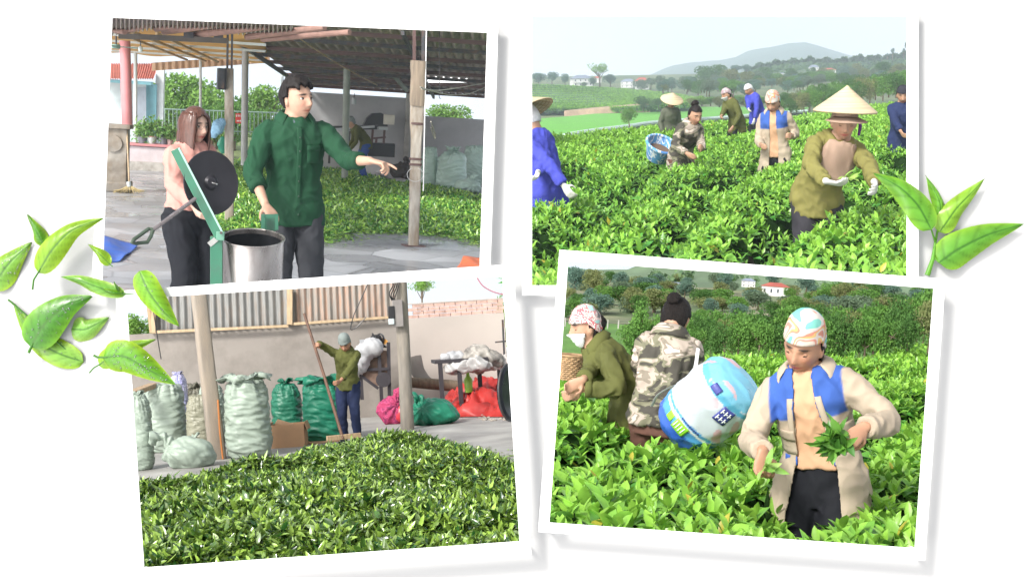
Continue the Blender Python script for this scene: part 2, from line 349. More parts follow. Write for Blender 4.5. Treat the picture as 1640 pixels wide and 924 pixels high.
# ---------------------------------------------------------------- the white display board with four openings, and the print frames on it
D0 = 2.0
def flat_poly(outer, holes, d, thick):
    cu = bpy.data.curves.new('tmp', 'CURVE'); cu.dimensions = '2D'; cu.fill_mode = 'BOTH'; cu.extrude = thick/2
    for pl in [outer]+holes:
        s = cu.splines.new('POLY'); s.points.add(len(pl)-1); s.use_cyclic_u = True
        for i, (u, v) in enumerate(pl): p = W(u, v, d); s.points[i].co = (p[0], p[2], 0, 1)
    o = bpy.data.objects.new('tmp', cu); COL.objects.link(o)
    dg = bpy.context.evaluated_depsgraph_get(); me = bpy.data.meshes.new_from_object(o.evaluated_get(dg)); bpy.data.objects.remove(o)
    n = len(me.vertices); co = np.empty(n*3); me.vertices.foreach_get('co', co); co = co.reshape(-1, 3)
    V = np.stack([co[:, 0], d-co[:, 2], co[:, 1]], 1); Fs = [tuple(p.vertices) for p in me.polygons]; bpy.data.meshes.remove(me)
    return V, Fs, np.ones((n, 3))
holes = [[(176, 25), (784, 49), (784, 432), (195, 471.5), (160, 461)], [(848, 23), (1456, 23), (1456, 448.5), (898, 406), (893, 461), (848, 461)],
         [(198, 475), (809, 438.5), (837, 870), (227, 912)], [(906, 414.5), (1499, 459), (1469, 881), (876, 840)]]
one(WORLD, 'display_board', 'plain white backing board behind the four white photo frames', 'board', flat_poly([(-160, -120), (1800, -120), (1800, 1044), (-160, 1044)], holes, D0+.004, .008), BOARDM, smooth=False)
def frame(outer, inner, d, label, posts):
    t = Thing(WORLD, 'photo_frame', label, 'photo frame', W(*outer[3], d), 'white photo frames on the board')
    t.part('border', flat_poly(outer, [inner], d, .0016), WHITE_CARD, smooth=False)
    for (u, v) in posts:
        p = W(u, v, d); q = p.copy(); q[1] = D0; t.part('standoff', MB().cyl(p+A(0, .001, 0), q, .004), WHITE_CARD)
frame([(164, 12), (798, 36), (785, 435), (196, 474.5), (147, 474)], [(180, 29), (780, 53), (768, 432), (196, 471), (191, 458), (164, 457)], D0-.022, 'white frame round the shed photo with the man pointing, upper left', [(172, 22), (789, 46), (158, 462)])
frame([(836, 11), (1471, 11), (1471, 454), (903, 411), (900, 473), (836, 473)], [(852, 27), (1452, 27), (1452, 447.5), (898, 405), (894.5, 457), (852, 457)], D0-.022, 'upright white frame round the photo of pickers with a misty hill, upper right', [(844, 20), (1462, 20), (844, 464)])
frame([(185, 466), (822, 423), (851, 887), (213, 932)], [(203, 479), (804.5, 442), (832, 866), (231, 908)], D0-.042, 'tilted white frame round the photo of stacked sacks and a leaf heap', [(841, 877), (222, 920)])
frame([(896, 400), (1514, 447), (1481, 897), (862, 851)], [(910, 418), (1495, 462), (1465, 877), (880, 836)], D0-.042, 'tilted white frame round the close photo of three pickers, lower right', [(1505, 455), (1473, 887), (871, 843)])

# ---------------------------------------------------------------- loose tea leaves in front of the frames
def big_leaf(t, name, axis, wpx, d, col, edge, back=0.010, wave=.04, asym=1.0, rib=(.05, .16, .015), nv=7, wet=0, stem=None, prof=.55):
    ax = np.array([W(u, v, d) for u, v in axis]); n = 34
    tt = np.linspace(0, 1, n); k = np.linspace(0, 1, len(ax)); cx = np.stack([np.interp(tt, k, ax[:, i]) for i in range(3)], 1)
    for _ in range(14): cx[1:-1] = (cx[:-2]+cx[1:-1]*2+cx[2:])/4
    tg = nrm(np.gradient(cx, axis=0)); sd = nrm(np.cross(tg, (0, 1, 0)))
    wd = (np.sin(math.pi*tt**prof)**.85*.93+.0)*wpx/F*d; wd[-1] = 0; wd[0] = wpx*.03/F*d
    m = 17; X = np.linspace(-1, 1, m); G = np.zeros((n, m, 3)); Cc = np.zeros((n, m, 3))
    r = np.random.default_rng(int(abs(axis[0][0]*7+axis[0][1])))
    for j, x in enumerate(X):
        w_ = wd*(asym if x > 0 else 2-asym)/2*x; serr = 1+.012*np.sin(tt*90)*(abs(x) > .95)
        yy = -back*(1-x*x)*.6*np.sin(math.pi*tt)+abs(x)*.002+wave*.06*np.sin(tt*9+x*2)*abs(x)
        # side veins press shallow furrows
        vein = np.abs(((tt-abs(x)*.16)*nv*1.25) % 1-.5); fur = np.clip((.16-vein)/.16, 0, 1)*(abs(x) > .04)*(abs(x) < .9)
        G[:, j] = cx+sd*(w_*serr)[:, None]; G[:, j, 1] += yy+fur*.0007+(abs(x) < .03)*.0012
        c = np.array(col)*A(.62, .80, .8)*(1-abs(x)**3)+np.array(edge)*A(.8, .9, .9)*abs(x)**3; c = np.tile(c, (n, 1))*(1+.10*np.sin(tt*5+x*1.5))[:, None]
        c = c*(1-.32*fur[:, None]); 
        if abs(x) < .05: c = np.tile(np.array(rib), (n, 1))
        Cc[:, j] = c
    mb = MB(); mb.grid(G, Cc.reshape(-1, 3)); G2 = G.copy(); G2[:, :, 1] += .0006; mb.grid(G2[:, ::-1], Cc[:, ::-1].reshape(-1, 3)*.9)
    bl = t.part('blade', mb, BLADE, sharp=False)
    if stem:
        s = [W(u, v, d) for u, v in stem]; t.part('stalk', MB().tube(s+[cx[2]], [wpx*.035/F*d]*(len(s))+[.0012], 8, (.06, .2, .02)), BLADE)
    if wet:
        dm = MB()
        for _ in range(wet):
            i = r.integers(4, n-4); j = r.integers(2, m-2); rr = r.uniform(.0005, .0014)
            dm.ball(G[i, j]-A(0, rr*.35, 0), (rr, rr*.6, rr), 10)
        t.part('dew_drops', dm, DEW, parent=bl, kind='stuff')
    return cx
BLADE = mat('leaf_blade', vcol=True, rough=.33, var=.10, vscale=60, bump=.12, bscale=260, dist=.002, transl=.3)
DEW = mat('dew', (.8, .9, .8), .05, var=0, bump=0, spec=.8); DEW.node_tree.nodes['Principled BSDF'].inputs['Transmission Weight'].default_value = .85
YG = (.36, .50, .02); MG = (.14, .34, .015); DG = (.07, .22, .015); LG = (.45, .60, .12)
def loose(label, specs, d, name='tea_leaf', **kw):
    t = Thing(WORLD, name, label, 'leaf', W(*specs[0][0][0], d), kw.get('group', 'loose tea leaves around the frames'))
    for sp_ in specs:
        axis, wpx, col, edge = sp_[:4]; e = sp_[4] if len(sp_) > 4 else {}
        big_leaf(t, 'blade', axis, wpx, d+e.pop('dd', 0), col, edge, **e)
DB = D0-.006; DF = D0-.060
loose('small dark green leaf pointing up at the top of the left cluster', [([(70, 393), (62, 372), (43, 343)], 24, (.12, .32, .015), YG)], DB)
loose('long curved yellow green leaf with a dark stalk, reaching to the upper left frame', [([(61, 437), (84, 400), (115, 368), (166, 349)], 44, (.30, .45, .02), YG, dict(stem=[(52, 464), (54, 448)], wave=.02))], DF+.02)
loose('pale dewy leaf cut off by the left edge of the picture', [([(-14, 462), (14, 424), (50, 388)], 50, (.26, .46, .05), YG, dict(wet=60, stem=[(-22, 470), (-18, 466)]))], DB)
loose('tiny yellow green leaf beside the blue tarp', [([(176, 424), (162, 407), (141, 391)], 20, (.32, .47, .02), YG, dict(stem=[(181, 427), (178, 425)]))], DF)
loose('folded light green leaf bud lying level across the lower left frame corner', [([(200, 471), (160, 461), (128, 448), (97, 443)], 26, (.22, .44, .05), LG, dict(stem=[(215, 470), (207, 471)])), ([(196, 470), (180, 468), (158, 462)], 11, MG, YG, dict(dd=-.003)), ([(192, 470), (187, 460), (182, 451)], 6, MG, YG, dict(dd=-.004))], DF)
loose('broad dark green dewy leaf in front of two paler ones', [([(49, 556), (70, 520), (105, 490), (148, 474)], 66, (.075, .25, .012), (.2, .42, .02), dict(wet=50, stem=[(46, 565), (48, 560)], wave=.015))], DB-.014)
loose('pale yellow leaf hanging down behind the broad dewy leaf', [([(133, 579), (98, 568), (62, 548), (40, 520), (22, 486)], 46, (.30, .50, .06), YG, dict(wet=14, stem=[(13, 480), (17, 483)]))], DB+.001)
loose('short blunt pale leaf with strong veins right of the broad dewy leaf', [([(114, 527), (140, 528), (174, 508)], 42, (.27, .48, .07), LG, dict(nv=10))], DB+.001)
loose('bright leaf hanging between the two left frames, tip down to the right', [([(223, 434), (238, 466), (262, 498), (287, 523)], 44, (.24, .46, .02), YG, dict(wet=10, wave=.02))], DF)
loose('pale leaf pointing right behind a wet leaf over the sacks', [([(158, 585), (190, 562), (250, 543)], 34, (.33, .50, .03), YG, dict(stem=[(143, 597), (150, 589)], wet=8))], DF+.008)
loose('large wet leaf with droplets lying over the sack photo', [([(165, 573), (200, 568), (240, 592), (282, 616)], 56, (.16, .38, .015), YG, dict(stem=[(150, 569), (156, 572)], wet=80))], DF-.006)
# the sprig at the right
t = Thing(WORLD, 'tea_sprig', 'tea sprig of four leaves on a green stem, right of the frames', 'leaf sprig', W(1485, 441, D0-.036))
dS = D0-.012; SD_ = dict(rib=(.03, .13, .01), nv=4, back=.012)
big_leaf(t, 'blade', [(1492, 368), (1470, 330), (1440, 300), (1398, 277)], 48, dS-.024, (.17, .38, .03), (.24, .44, .03), **SD_)
big_leaf(t, 'blade', [(1505, 352), (1504, 325), (1483, 281)], 24, dS, (.20, .42, .03), (.24, .45, .02), **SD_)
big_leaf(t, 'blade', [(1505, 372), (1528, 335), (1578, 286)], 38, dS-.004, (.32, .50, .04), (.34, .50, .03), **SD_)
big_leaf(t, 'blade', [(1504, 421), (1530, 400), (1580, 375), (1641, 359)], 60, dS-.004, (.15, .35, .03), (.27, .46, .03), **SD_)
t.part('stem', MB().tube([W(1485, 441, dS), W(1494, 415, dS), W(1498, 388, dS), W(1503, 362, dS)], [.0045, .0032, .0022, .0014], 10, (.10, .30, .02)).tube([W(1495, 412, dS), W(1505, 421, dS-.002)], [.0016, .0012], 8, (.10, .30, .02)).tube([W(1498, 388, dS), W(1493, 372, dS-.016), W(1491, 366, dS-.024)], [.0018, .0014, .001], 8, (.10, .30, .02)), BLADE)
# ---------------------------------------------------------------- people: one continuous body each, clothes and hair as its children
SKIN = mat('skin', vcol=True, rough=.55, var=.05, vscale=30, bump=.08, bscale=220, dist=.002, spec=.35)
SKIN.node_tree.nodes['Principled BSDF'].inputs['Subsurface Weight'].default_value = .0
HAIRM = mat('hair', (.012, .009, .008), .62, var=.7, vscale=14, stretch=(16, 16, 1.5), bump=1., bscale=18, dist=.012, spec=.22)
def fabric(name, col, **k):
    d = dict(rough=.85, var=.10, vscale=5, bump=.45, bscale=6, dist=.022, spec=.2, ridge=True, stretch=(1, 1, .6)); d.update(k); return mat(name, col, **d)
def gs(x, z, x0, z0, sx, sz): return np.exp(-((x-x0)/sx)**2-((z-z0)/sz)**2)
def headpt(d, female=True):
    d = np.asarray(d, float); x, y, z = d[:, 0], d[:, 1], d[:, 2]; P = d*A(.0745, .094, .118)
    t = np.clip(-z, 0, 1); P[:, 0] *= 1-(.34 if female else .24)*t**1.6*(y < .3); P[:, 0] *= 1+.04*np.clip(z, 0, 1)
    P[:, 1] = np.where((y > 0) & (z < 0), P[:, 1]*(1-.42*t), P[:, 1])
    fr = np.clip(-y*1.6, 0, 1); X, Z = P[:, 0], P[:, 2]; ax = abs(X)
    o = .024*gs(X, Z, 0, -.030, .0115, .018)+.010*gs(X, Z, 0, -.004, .009, .022)+.010*gs(ax, Z, .012, -.036, .007, .008)
    o = o-.011*gs(ax, Z, .031, .004, .015, .010)+.005*gs(ax, Z, .030, .024, .024, .008)
    o = o+.008*gs(X, Z, 0, -.057, .022, .005)+.009*gs(X, Z, 0, -.070, .019, .006)-.004*gs(X, Z, 0, -.0635, .024, .0022)
    o = o+.010*gs(X, Z, 0, -.100, .022, .016)+.006*gs(ax, Z, .042, -.028, .020, .020)+.004*gs(ax, Z, .026, -.052, .009, .009)
    P[:, 1] -= o*fr; P[:, 1] += .004*gs(X, Z, 0, .07, .06, .03)*fr
    return P
_HS = {}
def headgrid(n=72, m=56):
    if (n, m) not in _HS: V, Fs = sphere(n, m); _HS[(n, m)] = (V[:, [0, 1, 2]], Fs)
    return _HS[(n, m)]
def shell(region, off, inner=.0015, n=72, m=56, extra=None):
    D, Fs = headgrid(n, m); P = headpt(D); keep = region(D, P); fs = [f for f in Fs if all(keep[i] for i in f)]
    o = off(D, P) if callable(off) else np.full(len(D), off)
    nr = nrm(D/A(.0745, .094, .118)); Vo = P+nr*o[:, None]; Vi = P+nr*inner
    if extra is not None: Vo = extra(Vo, D)
    used = sorted({i for f in fs for i in f}); mp = {i: k for k, i in enumerate(used)}; N_ = len(used)
    V = np.concatenate([Vo[used], Vi[used]]); out = [tuple(mp[i] for i in f) for f in fs]; ed = {}
    for f in out:
        for a, b in zip(f, f[1:]+f[:1]): ed[(a, b)] = 1
    rim = [(b, a, a+N_, b+N_) for (a, b) in ed if (b, a) not in ed]
    return V, out+[tuple(i+N_ for i in f[::-1]) for f in out]+rim
def ik(a, c, l1, l2, pole):
    d = c-a; L_ = np.linalg.norm(d); mx = (l1+l2)*.995
    if L_ > mx: c = a+d/L_*mx; L_ = mx; d = c-a
    L_ = max(L_, abs(l1-l2)+.03); t = d/np.linalg.norm(d); x = (l1*l1-l2*l2+L_*L_)/(2*L_); h = math.sqrt(max(l1*l1-x*x, 1e-6))
    p = nrm(np.asarray(pole)-np.dot(pole, t)*t); return a+t*x+p*h, c
def smoothpts(pts, rad, k=5):
    pts = np.asarray(pts, float); rad = np.asarray(rad, float); n = len(pts); T = np.linspace(0, n-1, (n-1)*k+1)
    out = np.stack([np.interp(T, range(n), pts[:, i]) for i in range(3)], 1); r = np.interp(T, range(n), rad)
    for _ in range(3): out[1:-1] = (out[:-2]+2*out[1:-1]+out[2:])/4; r[1:-1] = (r[:-2]+2*r[1:-1]+r[2:])/4
    return out, r
class Person:
    """canonical frame: faces -Y, own left hand at +X, stands at the origin; th turns the figure about Z"""
    def __init__(s, panel, base, th, label, height=1.6, male=False, lean=0, side=0, head=(0, 0, 0), lw=None, rw=None, lpole=None, rpole=None, lhand=None, rhand=None, lcurl=.5, rcurl=.5,
                 vox=.008, skin=(.50, .29, .19), eyes='open', stance=(.10, .10), feet=None, bulk=1.0, group=None, smile=False, gloves=None, shx=1.0, crouch=0, headoff=(0, 0, 0), local=False):
        s.p = panel; s.base = np.asarray(base, float); s.th = math.radians(th); s.Rz = rotz(s.th); s.vox = vox; h = s.h = height/1.65; s.male = male; s.bulk = bulk; s.skin = A(*skin)*.84; s.eyes = eyes; s.smile = smile
        cv = (lambda q: None if q is None else (np.asarray(q, float) if local else (np.asarray(q, float)-s.base)@s.Rz))
        cvd = (lambda q, dflt: A(*dflt) if q is None else (nrm(q) if True else q))
        s.T = Thing(panel, 'person', label, 'person', base, group)
        la, sa = math.radians(lean), math.radians(side); s.spine = {}
        pz = (.90-crouch)*h; p = A(0, .0, pz); S = np.linspace(0, .70, 36); pts = [p.copy()]; ds = S[1]-S[0]; dirs = []
        for q in S:
            k = np.clip(q/.26+.25, 0, 1); a = la*k; b = sa*k; dirs.append(A(math.sin(b), -math.sin(a)*math.cos(b), math.cos(a)*math.cos(b)))
            p = p+dirs[-1]*ds*h; pts.append(p.copy())
        s.S = S; s.pts = np.array(pts[:-1]); s.dirs = np.array(dirs)
        sw = (.170 if male else .150)*h*shx*(.5+.5*bulk)
        c, d, x, y = s.fr(.43); s.shL = c+x*sw; s.shR = c-x*sw
        l1, l2 = .285*h, .245*h
        s.wL = cv(lw) if lw is not None else s.shL+A(.06, -.06, -.50)*h; s.wR = cv(rw) if rw is not None else s.shR+A(-.06, -.06, -.50)*h
        s.elL, s.wL = ik(s.shL, s.wL, l1, l2, A(*(lpole or (.6, .8, -.3)))); s.elR, s.wR = ik(s.shR, s.wR, l1, l2, A(*(rpole or (-.6, .8, -.3))))
        s.hips = [A(.088*h, 0, pz-.03*h), A(-.088*h, 0, pz-.03*h)]; fe = feet or [(stance[0], 0), (-stance[1], .03)]
        s.legs = []
        for hp, f in zip(s.hips, fe):
            an = A(f[0]*h, f[1]*h, .08*h); kn, an2 = ik(hp, an, .42*h, .42*h, A(0, -1, 0)); s.legs.append((hp, kn, an2))
        yw, pt, rl = [math.radians(a) for a in head]
        s.Rh = rotz(yw)@rotx(pt)@roty(rl)     # yaw to own left +, pitch down +, roll
        nb = s.fr(.53)[0]; s.hc = nb+s.Rh@(A(0, -.022, .084)*h)+A(*headoff)*h; s.hs = h*1.05
        s.hands = {}
        s.body(lhand, rhand, lcurl, rcurl, gloves)
    def fr(s, q):
        c = np.array([np.interp(q, s.S, s.pts[:, i]) for i in range(3)]); 
        if q < 0: c = s.pts[0]+A(0, 0, q*s.h)
        d = nrm(np.array([np.interp(max(q, 0), s.S, s.dirs[:, i]) for i in range(3)])); x = nrm(A(1, 0, 0)-d*d[0]); y = np.cross(d, x); return c, d, x, y
    def torso(s, infl=0, lo=-.10, hi=.50, hem=0.0, bust=True, drop=None):
        h, b = s.h, s.bulk; m = s.male
        prof = [(-.30, .165, .12), (-.10, .155, .115), (0, .168 if not m else .158, .118), (.14, .135 if not m else .145, .100), (.28, .148 if not m else .160, .112), (.38, .160 if not m else .178, .115), (.44, .150 if not m else .172, .095), (.485, .095, .075), (.52, .062, .062), (.58, .055, .058), (.64, .05, .055)]
        Q = np.linspace(lo, hi, 22); rings = []
        for q in Q:
            rx = np.interp(q, [p[0] for p in prof], [p[1] for p in prof]); ry = np.interp(q, [p[0] for p in prof], [p[2] for p in prof])
            kb = b if q < .5 else 1
            c, d, x, y = s.fr(q); c = c.copy()
            if q > .2 and q < .46 and not m and bust: c = c-y*.012*math.sin((q-.2)/.26*math.pi)*h
            sp_ = hem*np.clip((.12-q)/.3, 0, 1)
            rx, ry = (rx*.94, ry*.95) if q < .47 else (rx, ry)
            rings.append((c, x, y, (rx*kb+infl+sp_)*h if q < .5 else (rx+infl*.6)*h, (ry*kb+infl+sp_*.7)*h if q < .5 else (ry+infl*.6)*h, .85))
        return rings
    def hand(s, mb, w_, el, spec, curl, side):
        h = s.h; fd = nrm(w_-el) if spec is None or 'dir' not in spec else nrm(A(*spec['dir'])@(np.eye(3)))
        pn = A(side*-1, 0, 0) if spec is None or 'palm' not in spec else A(*spec['palm'])     # direction the palm faces
        pn = nrm(pn-np.dot(pn, fd)*fd); sd = np.cross(fd, pn)*(1 if side > 0 else -1)*1.0
        thumb_side = sd if spec is None or 'tflip' not in spec else -sd
        k = h*1.0; kn = w_+fd*.085*k
        mb.loft([(w_-fd*.01*k, sd, pn, .024*k, .018*k), (w_+fd*.02*k, sd, pn, .030*k, .016*k), (w_+fd*.055*k, sd, pn, .039*k, .0145*k), (kn, sd, pn, .040*k, .0125*k), (kn+fd*.006*k, sd, pn, .036*k, .010*k)], 16)
        for i, (o, ln) in enumerate(zip((.030, .0105, -.0105, -.029), (.072, .080, .074, .058))):
            cu = curl if np.isscalar(curl) else curl[i]; a = 0; p = kn+thumb_side*o*k-fd*.012*k; pts = [p-fd*.012*k, p+fd*.012*k]; q = pts[-1]; spread = thumb_side*o*1.6
            for j, (f_, da) in enumerate(zip((.46, .30, .24), (1.0, 1.15, .8))):
                a += cu*da; dd = nrm(fd*math.cos(a)+pn*math.sin(a)+spread*.12/.03*.03); q = q+dd*ln*f_*k*1.05; pts.append(q)
            mb.tube(pts, [.0092*k, .0092*k, .0088*k, .0080*k, .0060*k], 8)
            if i == 0: s.hands['tip'+('L' if side > 0 else 'R')] = pts[-1]
        b0 = w_+fd*.022*k+thumb_side*.022*k; t1 = b0+nrm(thumb_side*.8+fd*.55+pn*.45)*.036*k; t2 = t1+nrm(thumb_side*.25+fd*.8+pn*(.3+curl if np.isscalar(curl) else .6))*.030*k; t3 = t2+nrm(fd*.8+pn*.5-thumb_side*.25)*.024*k
        mb.tube([b0-fd*.01*k, b0, t1, t2, t3], [.012*k, .0125*k, .0108*k, .0095*k, .0070*k], 8)
        s.hands['L' if side > 0 else 'R'] = w_+fd*.10*k+pn*.03*k
    def body(s, lh, rh, lc, rc, gloves):
        h = s.h; cz = 5.0 if s.smile else 1.5; mb = MB(); mb.loft(s.torso(lo=-.12, hi=.65), 24)
        for sgn, sh, el, w_, hd, cu in ((1, s.shL, s.elL, s.wL, lh, lc), (-1, s.shR, s.elR, s.wR, rh, rc)):
            c = s.fr(.42)[0]; p, r = smoothpts([c*.5+sh*.5, sh, (sh+el)/2, el, (el+w_)/2, w_], A(.038, .041, .038, .035, .031, .0235)*h); mb.tube(p, r, 14)
            s.hand(mb, w_, el, hd, cu, sgn)
        for hp, kn, an in s.legs:
            p, r = smoothpts([hp+A(0, 0, .06)*h, hp, (hp+kn)/2, kn, (kn+an)/2, an, an-A(0, 0, .03)*h], A(.075, .088, .075, .055, .052, .036, .036)*h); mb.tube(p, r, 14)
            mb.loft([(an+A(0, .035, -.045)*h, A(1, 0, 0), A(0, 0, 1), .030*h, .03*h), (an+A(0, -.04, -.04)*h, A(1, 0, 0), A(0, 0, 1), .04*h, .035*h), (an+A(0, -.12, -.055)*h, A(1, 0, 0), A(0, 0, 1), .045*h, .022*h), (an+A(0, -.17, -.06)*h, A(1, 0, 0), A(0, 0, 1), .035*h, .014*h)], 12)
        D, Fs = headgrid(); Hp = headpt(D, not s.male)*s.hs; mb.add(Hp@s.Rh.T+s.hc, Fs)
        for e in (1, -1):
            mb.ball(s.hc+s.Rh@(A(e*.076, .006, -.008)*s.hs), A(.009, .018, .031)*s.hs, 12, rot=s.Rh@rotz(e*.35))
        nb = s.fr(.50)[0]; mb.tube([nb, s.hc+s.Rh@(A(0, .022, -.03)*h)], [.056*h, .050*h], 16)
        V, _, _ = mb.arrays(); V, Fs, _ = remesh(V, mb.f, s.vox*.8, 2, .4)
        # lip, brow, cheek colours; shade painted into eyelids, nostrils, nose sides, chin crease
        q = (V-s.hc)@s.Rh/s.hs; X, Y, Z = q[:, 0], q[:, 1], q[:, 2]; ax = abs(X); fr = (Y < -.045)&(abs(Z) < .13)
        C = np.tile(s.skin, (len(V), 1))
        def blend(wt, c): nonlocal C; wt = np.clip(wt*fr, 0, 1)[:, None]; C = C*(1-wt)+A(*c)*wt
        blend(.45*gs(ax, Z, .042, -.028, .020, .018), s.skin*A(1.15, .72, .70)); blend(.3*gs(X, Z, 0, -.034, .014, .012), s.skin*A(1.1, .8, .8))
        blend(1.3*gs(X, Z, 0, -.0625, .023 if not s.male else .020, .0085), (.46, .11, .10) if not s.male else s.skin*A(.95, .55, .52))
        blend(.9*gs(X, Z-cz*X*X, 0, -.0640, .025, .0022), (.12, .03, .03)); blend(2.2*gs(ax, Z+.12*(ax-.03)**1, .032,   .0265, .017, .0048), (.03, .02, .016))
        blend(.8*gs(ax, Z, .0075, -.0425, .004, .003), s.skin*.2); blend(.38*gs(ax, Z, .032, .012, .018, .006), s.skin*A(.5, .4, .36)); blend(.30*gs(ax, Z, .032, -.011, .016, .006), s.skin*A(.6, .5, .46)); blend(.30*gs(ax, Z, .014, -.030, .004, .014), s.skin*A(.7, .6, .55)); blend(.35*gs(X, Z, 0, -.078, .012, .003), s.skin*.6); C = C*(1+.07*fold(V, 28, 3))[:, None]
        gl = None
        if gloves is not None:
            for wq, el in ((s.wL, s.elL), (s.wR, s.elR)):
                t = nrm(wq-el); m_ = (((V-wq)@t) > -.03)&(np.linalg.norm(V-wq, axis=1) < .26); C[m_] = gloves
        me_parts = MB(); me_parts.add(V, [tuple(f) for f in Fs] if not isinstance(Fs, list) else Fs, C)
        sk = s.skin
        for e in (1, -1):
            xs = e*.0315; yb = -.0825
            Rr = s.Rh
            def pt(x, y, z): return s.hc+Rr@(A(x, y, z)*s.hs)
            sy = float(np.interp(0, [0], [headpt(nrm(A(xs/.0745, -1., .0)[None]), not s.male)[0, 1]])); 
            # surface depth at the eye
            cand = headpt(nrm(np.array([[xs/.0745*1.0, -math.sqrt(max(0, 1-(xs/.0745)**2)), .03]])), not s.male)[0]; yb = cand[1]-.0032
            if s.eyes == 'open':
                me_parts.ball(pt(xs, yb+.0035, .0035), A(.0155, .0068, .0072)*s.hs, 14, (.62, .58, .55), Rr)
                me_parts.ball(pt(xs*1.0, yb-.0010, .0037), A(.0066, .0032, .0066)*s.hs, 12, (.015, .009, .007), Rr)
                me_parts.tube([pt(xs+dx, yb-.0012-.0+.10*abs(dx)-.001, .0102-28*dx*dx) for dx in (-.014, -.007, 0, .007, .014)], [.0009*s.hs, .0017*s.hs, .0019*s.hs, .0018*s.hs, .001*s.hs], 6, (.02, .012, .01))
            else:
                me_parts.ball(pt(xs, yb+.0045, .003), A(.0145, .0065, .0075)*s.hs, 14, sk*.88, Rr)
                me_parts.tube([pt(xs+dx, yb-.0028+.16*abs(dx), -.0032+14*dx*dx) for dx in (-.014, -.007, 0, .007, .014)], [.001*s.hs, .0017*s.hs, .0020*s.hs, .0018*s.hs, .001*s.hs], 6, (.025, .014, .01))
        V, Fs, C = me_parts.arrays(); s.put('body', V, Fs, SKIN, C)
    def put(s, name, V, Fs, mt, C=None, label=None, smooth=True, parent=None, sharp=False):
        V = np.asarray(V)@s.Rz.T+s.base; g = (V, Fs, C)
        if name == 'body':
            s.bo = s.T.part(name, g, mt, label=label, sharp=False); return s.bo
        return s.T.part(name, g, mt, label=label, smooth=smooth, parent=parent, sharp=sharp)
    def head_part(s, name, VF, mt, label=None, C=None):
        V, Fs = VF; return s.put(name, V*s.hs@s.Rh.T+s.hc, Fs, mt, C, label)
    def wrinkle(s, V, N_, amp, freq=9, st=A(1, 1, .55)):
        a = fold(V*st, freq*.8, 2); b = 1-2.4*np.abs(fold(V*A(1, 1, .8)+.06*a[:, None], freq*1.5, 1, 8)); c = 1-2.4*np.abs(fold(V[:, [1, 2, 0]]*A(.9, .6, 1.2), freq*2.4, 1, 12))
        return V+N_*(amp*(.45*a+.75*b+.38*c))[:, None]
    def top(s, mt, infl=.022, hem=-.14, flare=.030, sleeve=1.0, neck=.515, name='shirt', label=None, colf=None, opening=None, amp=.0052, thick=.020, cuff=True, arms=True, cuffmat=None, freq=8):
        h = s.h; mb = MB(); mb.loft(s.torso(infl, hem, neck, flare), 28)
        if arms:
            for sh, el, w_ in ((s.shL, s.elL, s.wL), (s.shR, s.elR, s.wR)):
                c = s.fr(.40)[0]; L2 = np.linalg.norm(w_-el); e = el+(w_-el)*min(1, max(0, (sleeve-.5)*2)*1.0) if sleeve > .5 else sh+(el-sh)*sleeve*2
                e = e-(nrm(w_-el)*.012 if sleeve >= 1 else 0)
                if sleeve > .5: P_ = [c*.45+sh*.55, sh, (sh+el)/2, el, (el+e)/2, e]; r = A(.056, .058, .051, .046, .042, .036)*(.6+.4*s.bulk)+thick*.35+.004
                else: P_ = [c*.45+sh*.55, sh, (sh+e)/2, e]; r = A(.06, .064, .062, .060)+thick*.3
                p, r = smoothpts(P_, r*h); n0 = MB(); mb.tube(p, r, 16)
        V, Fs, N_ = remesh(mb.arrays()[0], mb.f, s.vox, 4, .5); V = s.wrinkle(V, N_, amp*h, freq)
        C = colf(s, V) if colf else None
        if opening:
            q, t_ax = s.spine_coord(V); xo = q[:, 0]; wd = opening(t_ax); front = q[:, 1] < -.02
            Fa = np.asarray([f for f in Fs]); bad = (front & (abs(xo) < wd) & (t_ax > hem-.02+.0)); keepf = ~bad[Fa].all(1)
            edge = np.zeros(len(V), bool); edge[Fa[keepf].ravel()] = True; edge &= bad
            sg = np.sign(xo); 
            for i in np.where(edge)[0]: V[i] = V[i]+s.fr(float(np.clip(t_ax[i], 0, .6)))[2]*(sg[i]*(wd[i])-xo[i])*h*.8
            Fs = Fa[keepf]
        o = s.put(name, V, [tuple(int(i) for i in f) for f in Fs], mt, C, label)
        if opening: sm = o.modifiers.new('t', 'SOLIDIFY'); sm.thickness = .006; sm.offset = -1
        if cuff and arms and sleeve < .98:
            for sh, el, w_ in ((s.shL, s.elL, s.wL), (s.shR, s.elR, s.wR)):
                e = el+(w_-el)*(sleeve-.5)*2; t = nrm(w_-el); cm = MB()
                cm.tube([e-t*.035*h, e-t*.03*h, e+t*.005*h, e+t*.012*h, e+t*.005*h], A(.046, .055, .054, .050, .040)*h, 18); s.put('cuff', *cm.arrays()[:2], mt)
        return o
    def spine_coord(s, V):
        D_ = ((V[:, None]-s.pts[None])**2).sum(2); i = D_.argmin(1); d = s.dirs[i]; c = s.pts[i]; x = nrm(A(1, 0, 0)-d*d[:, 0:1]); y = np.cross(d, x); q = V-c
        t = s.S[i]+(q*d).sum(1)/s.h; return np.stack([(q*x).sum(1)/s.h, (q*y).sum(1)/s.h, (q*d).sum(1)/s.h], 1), t
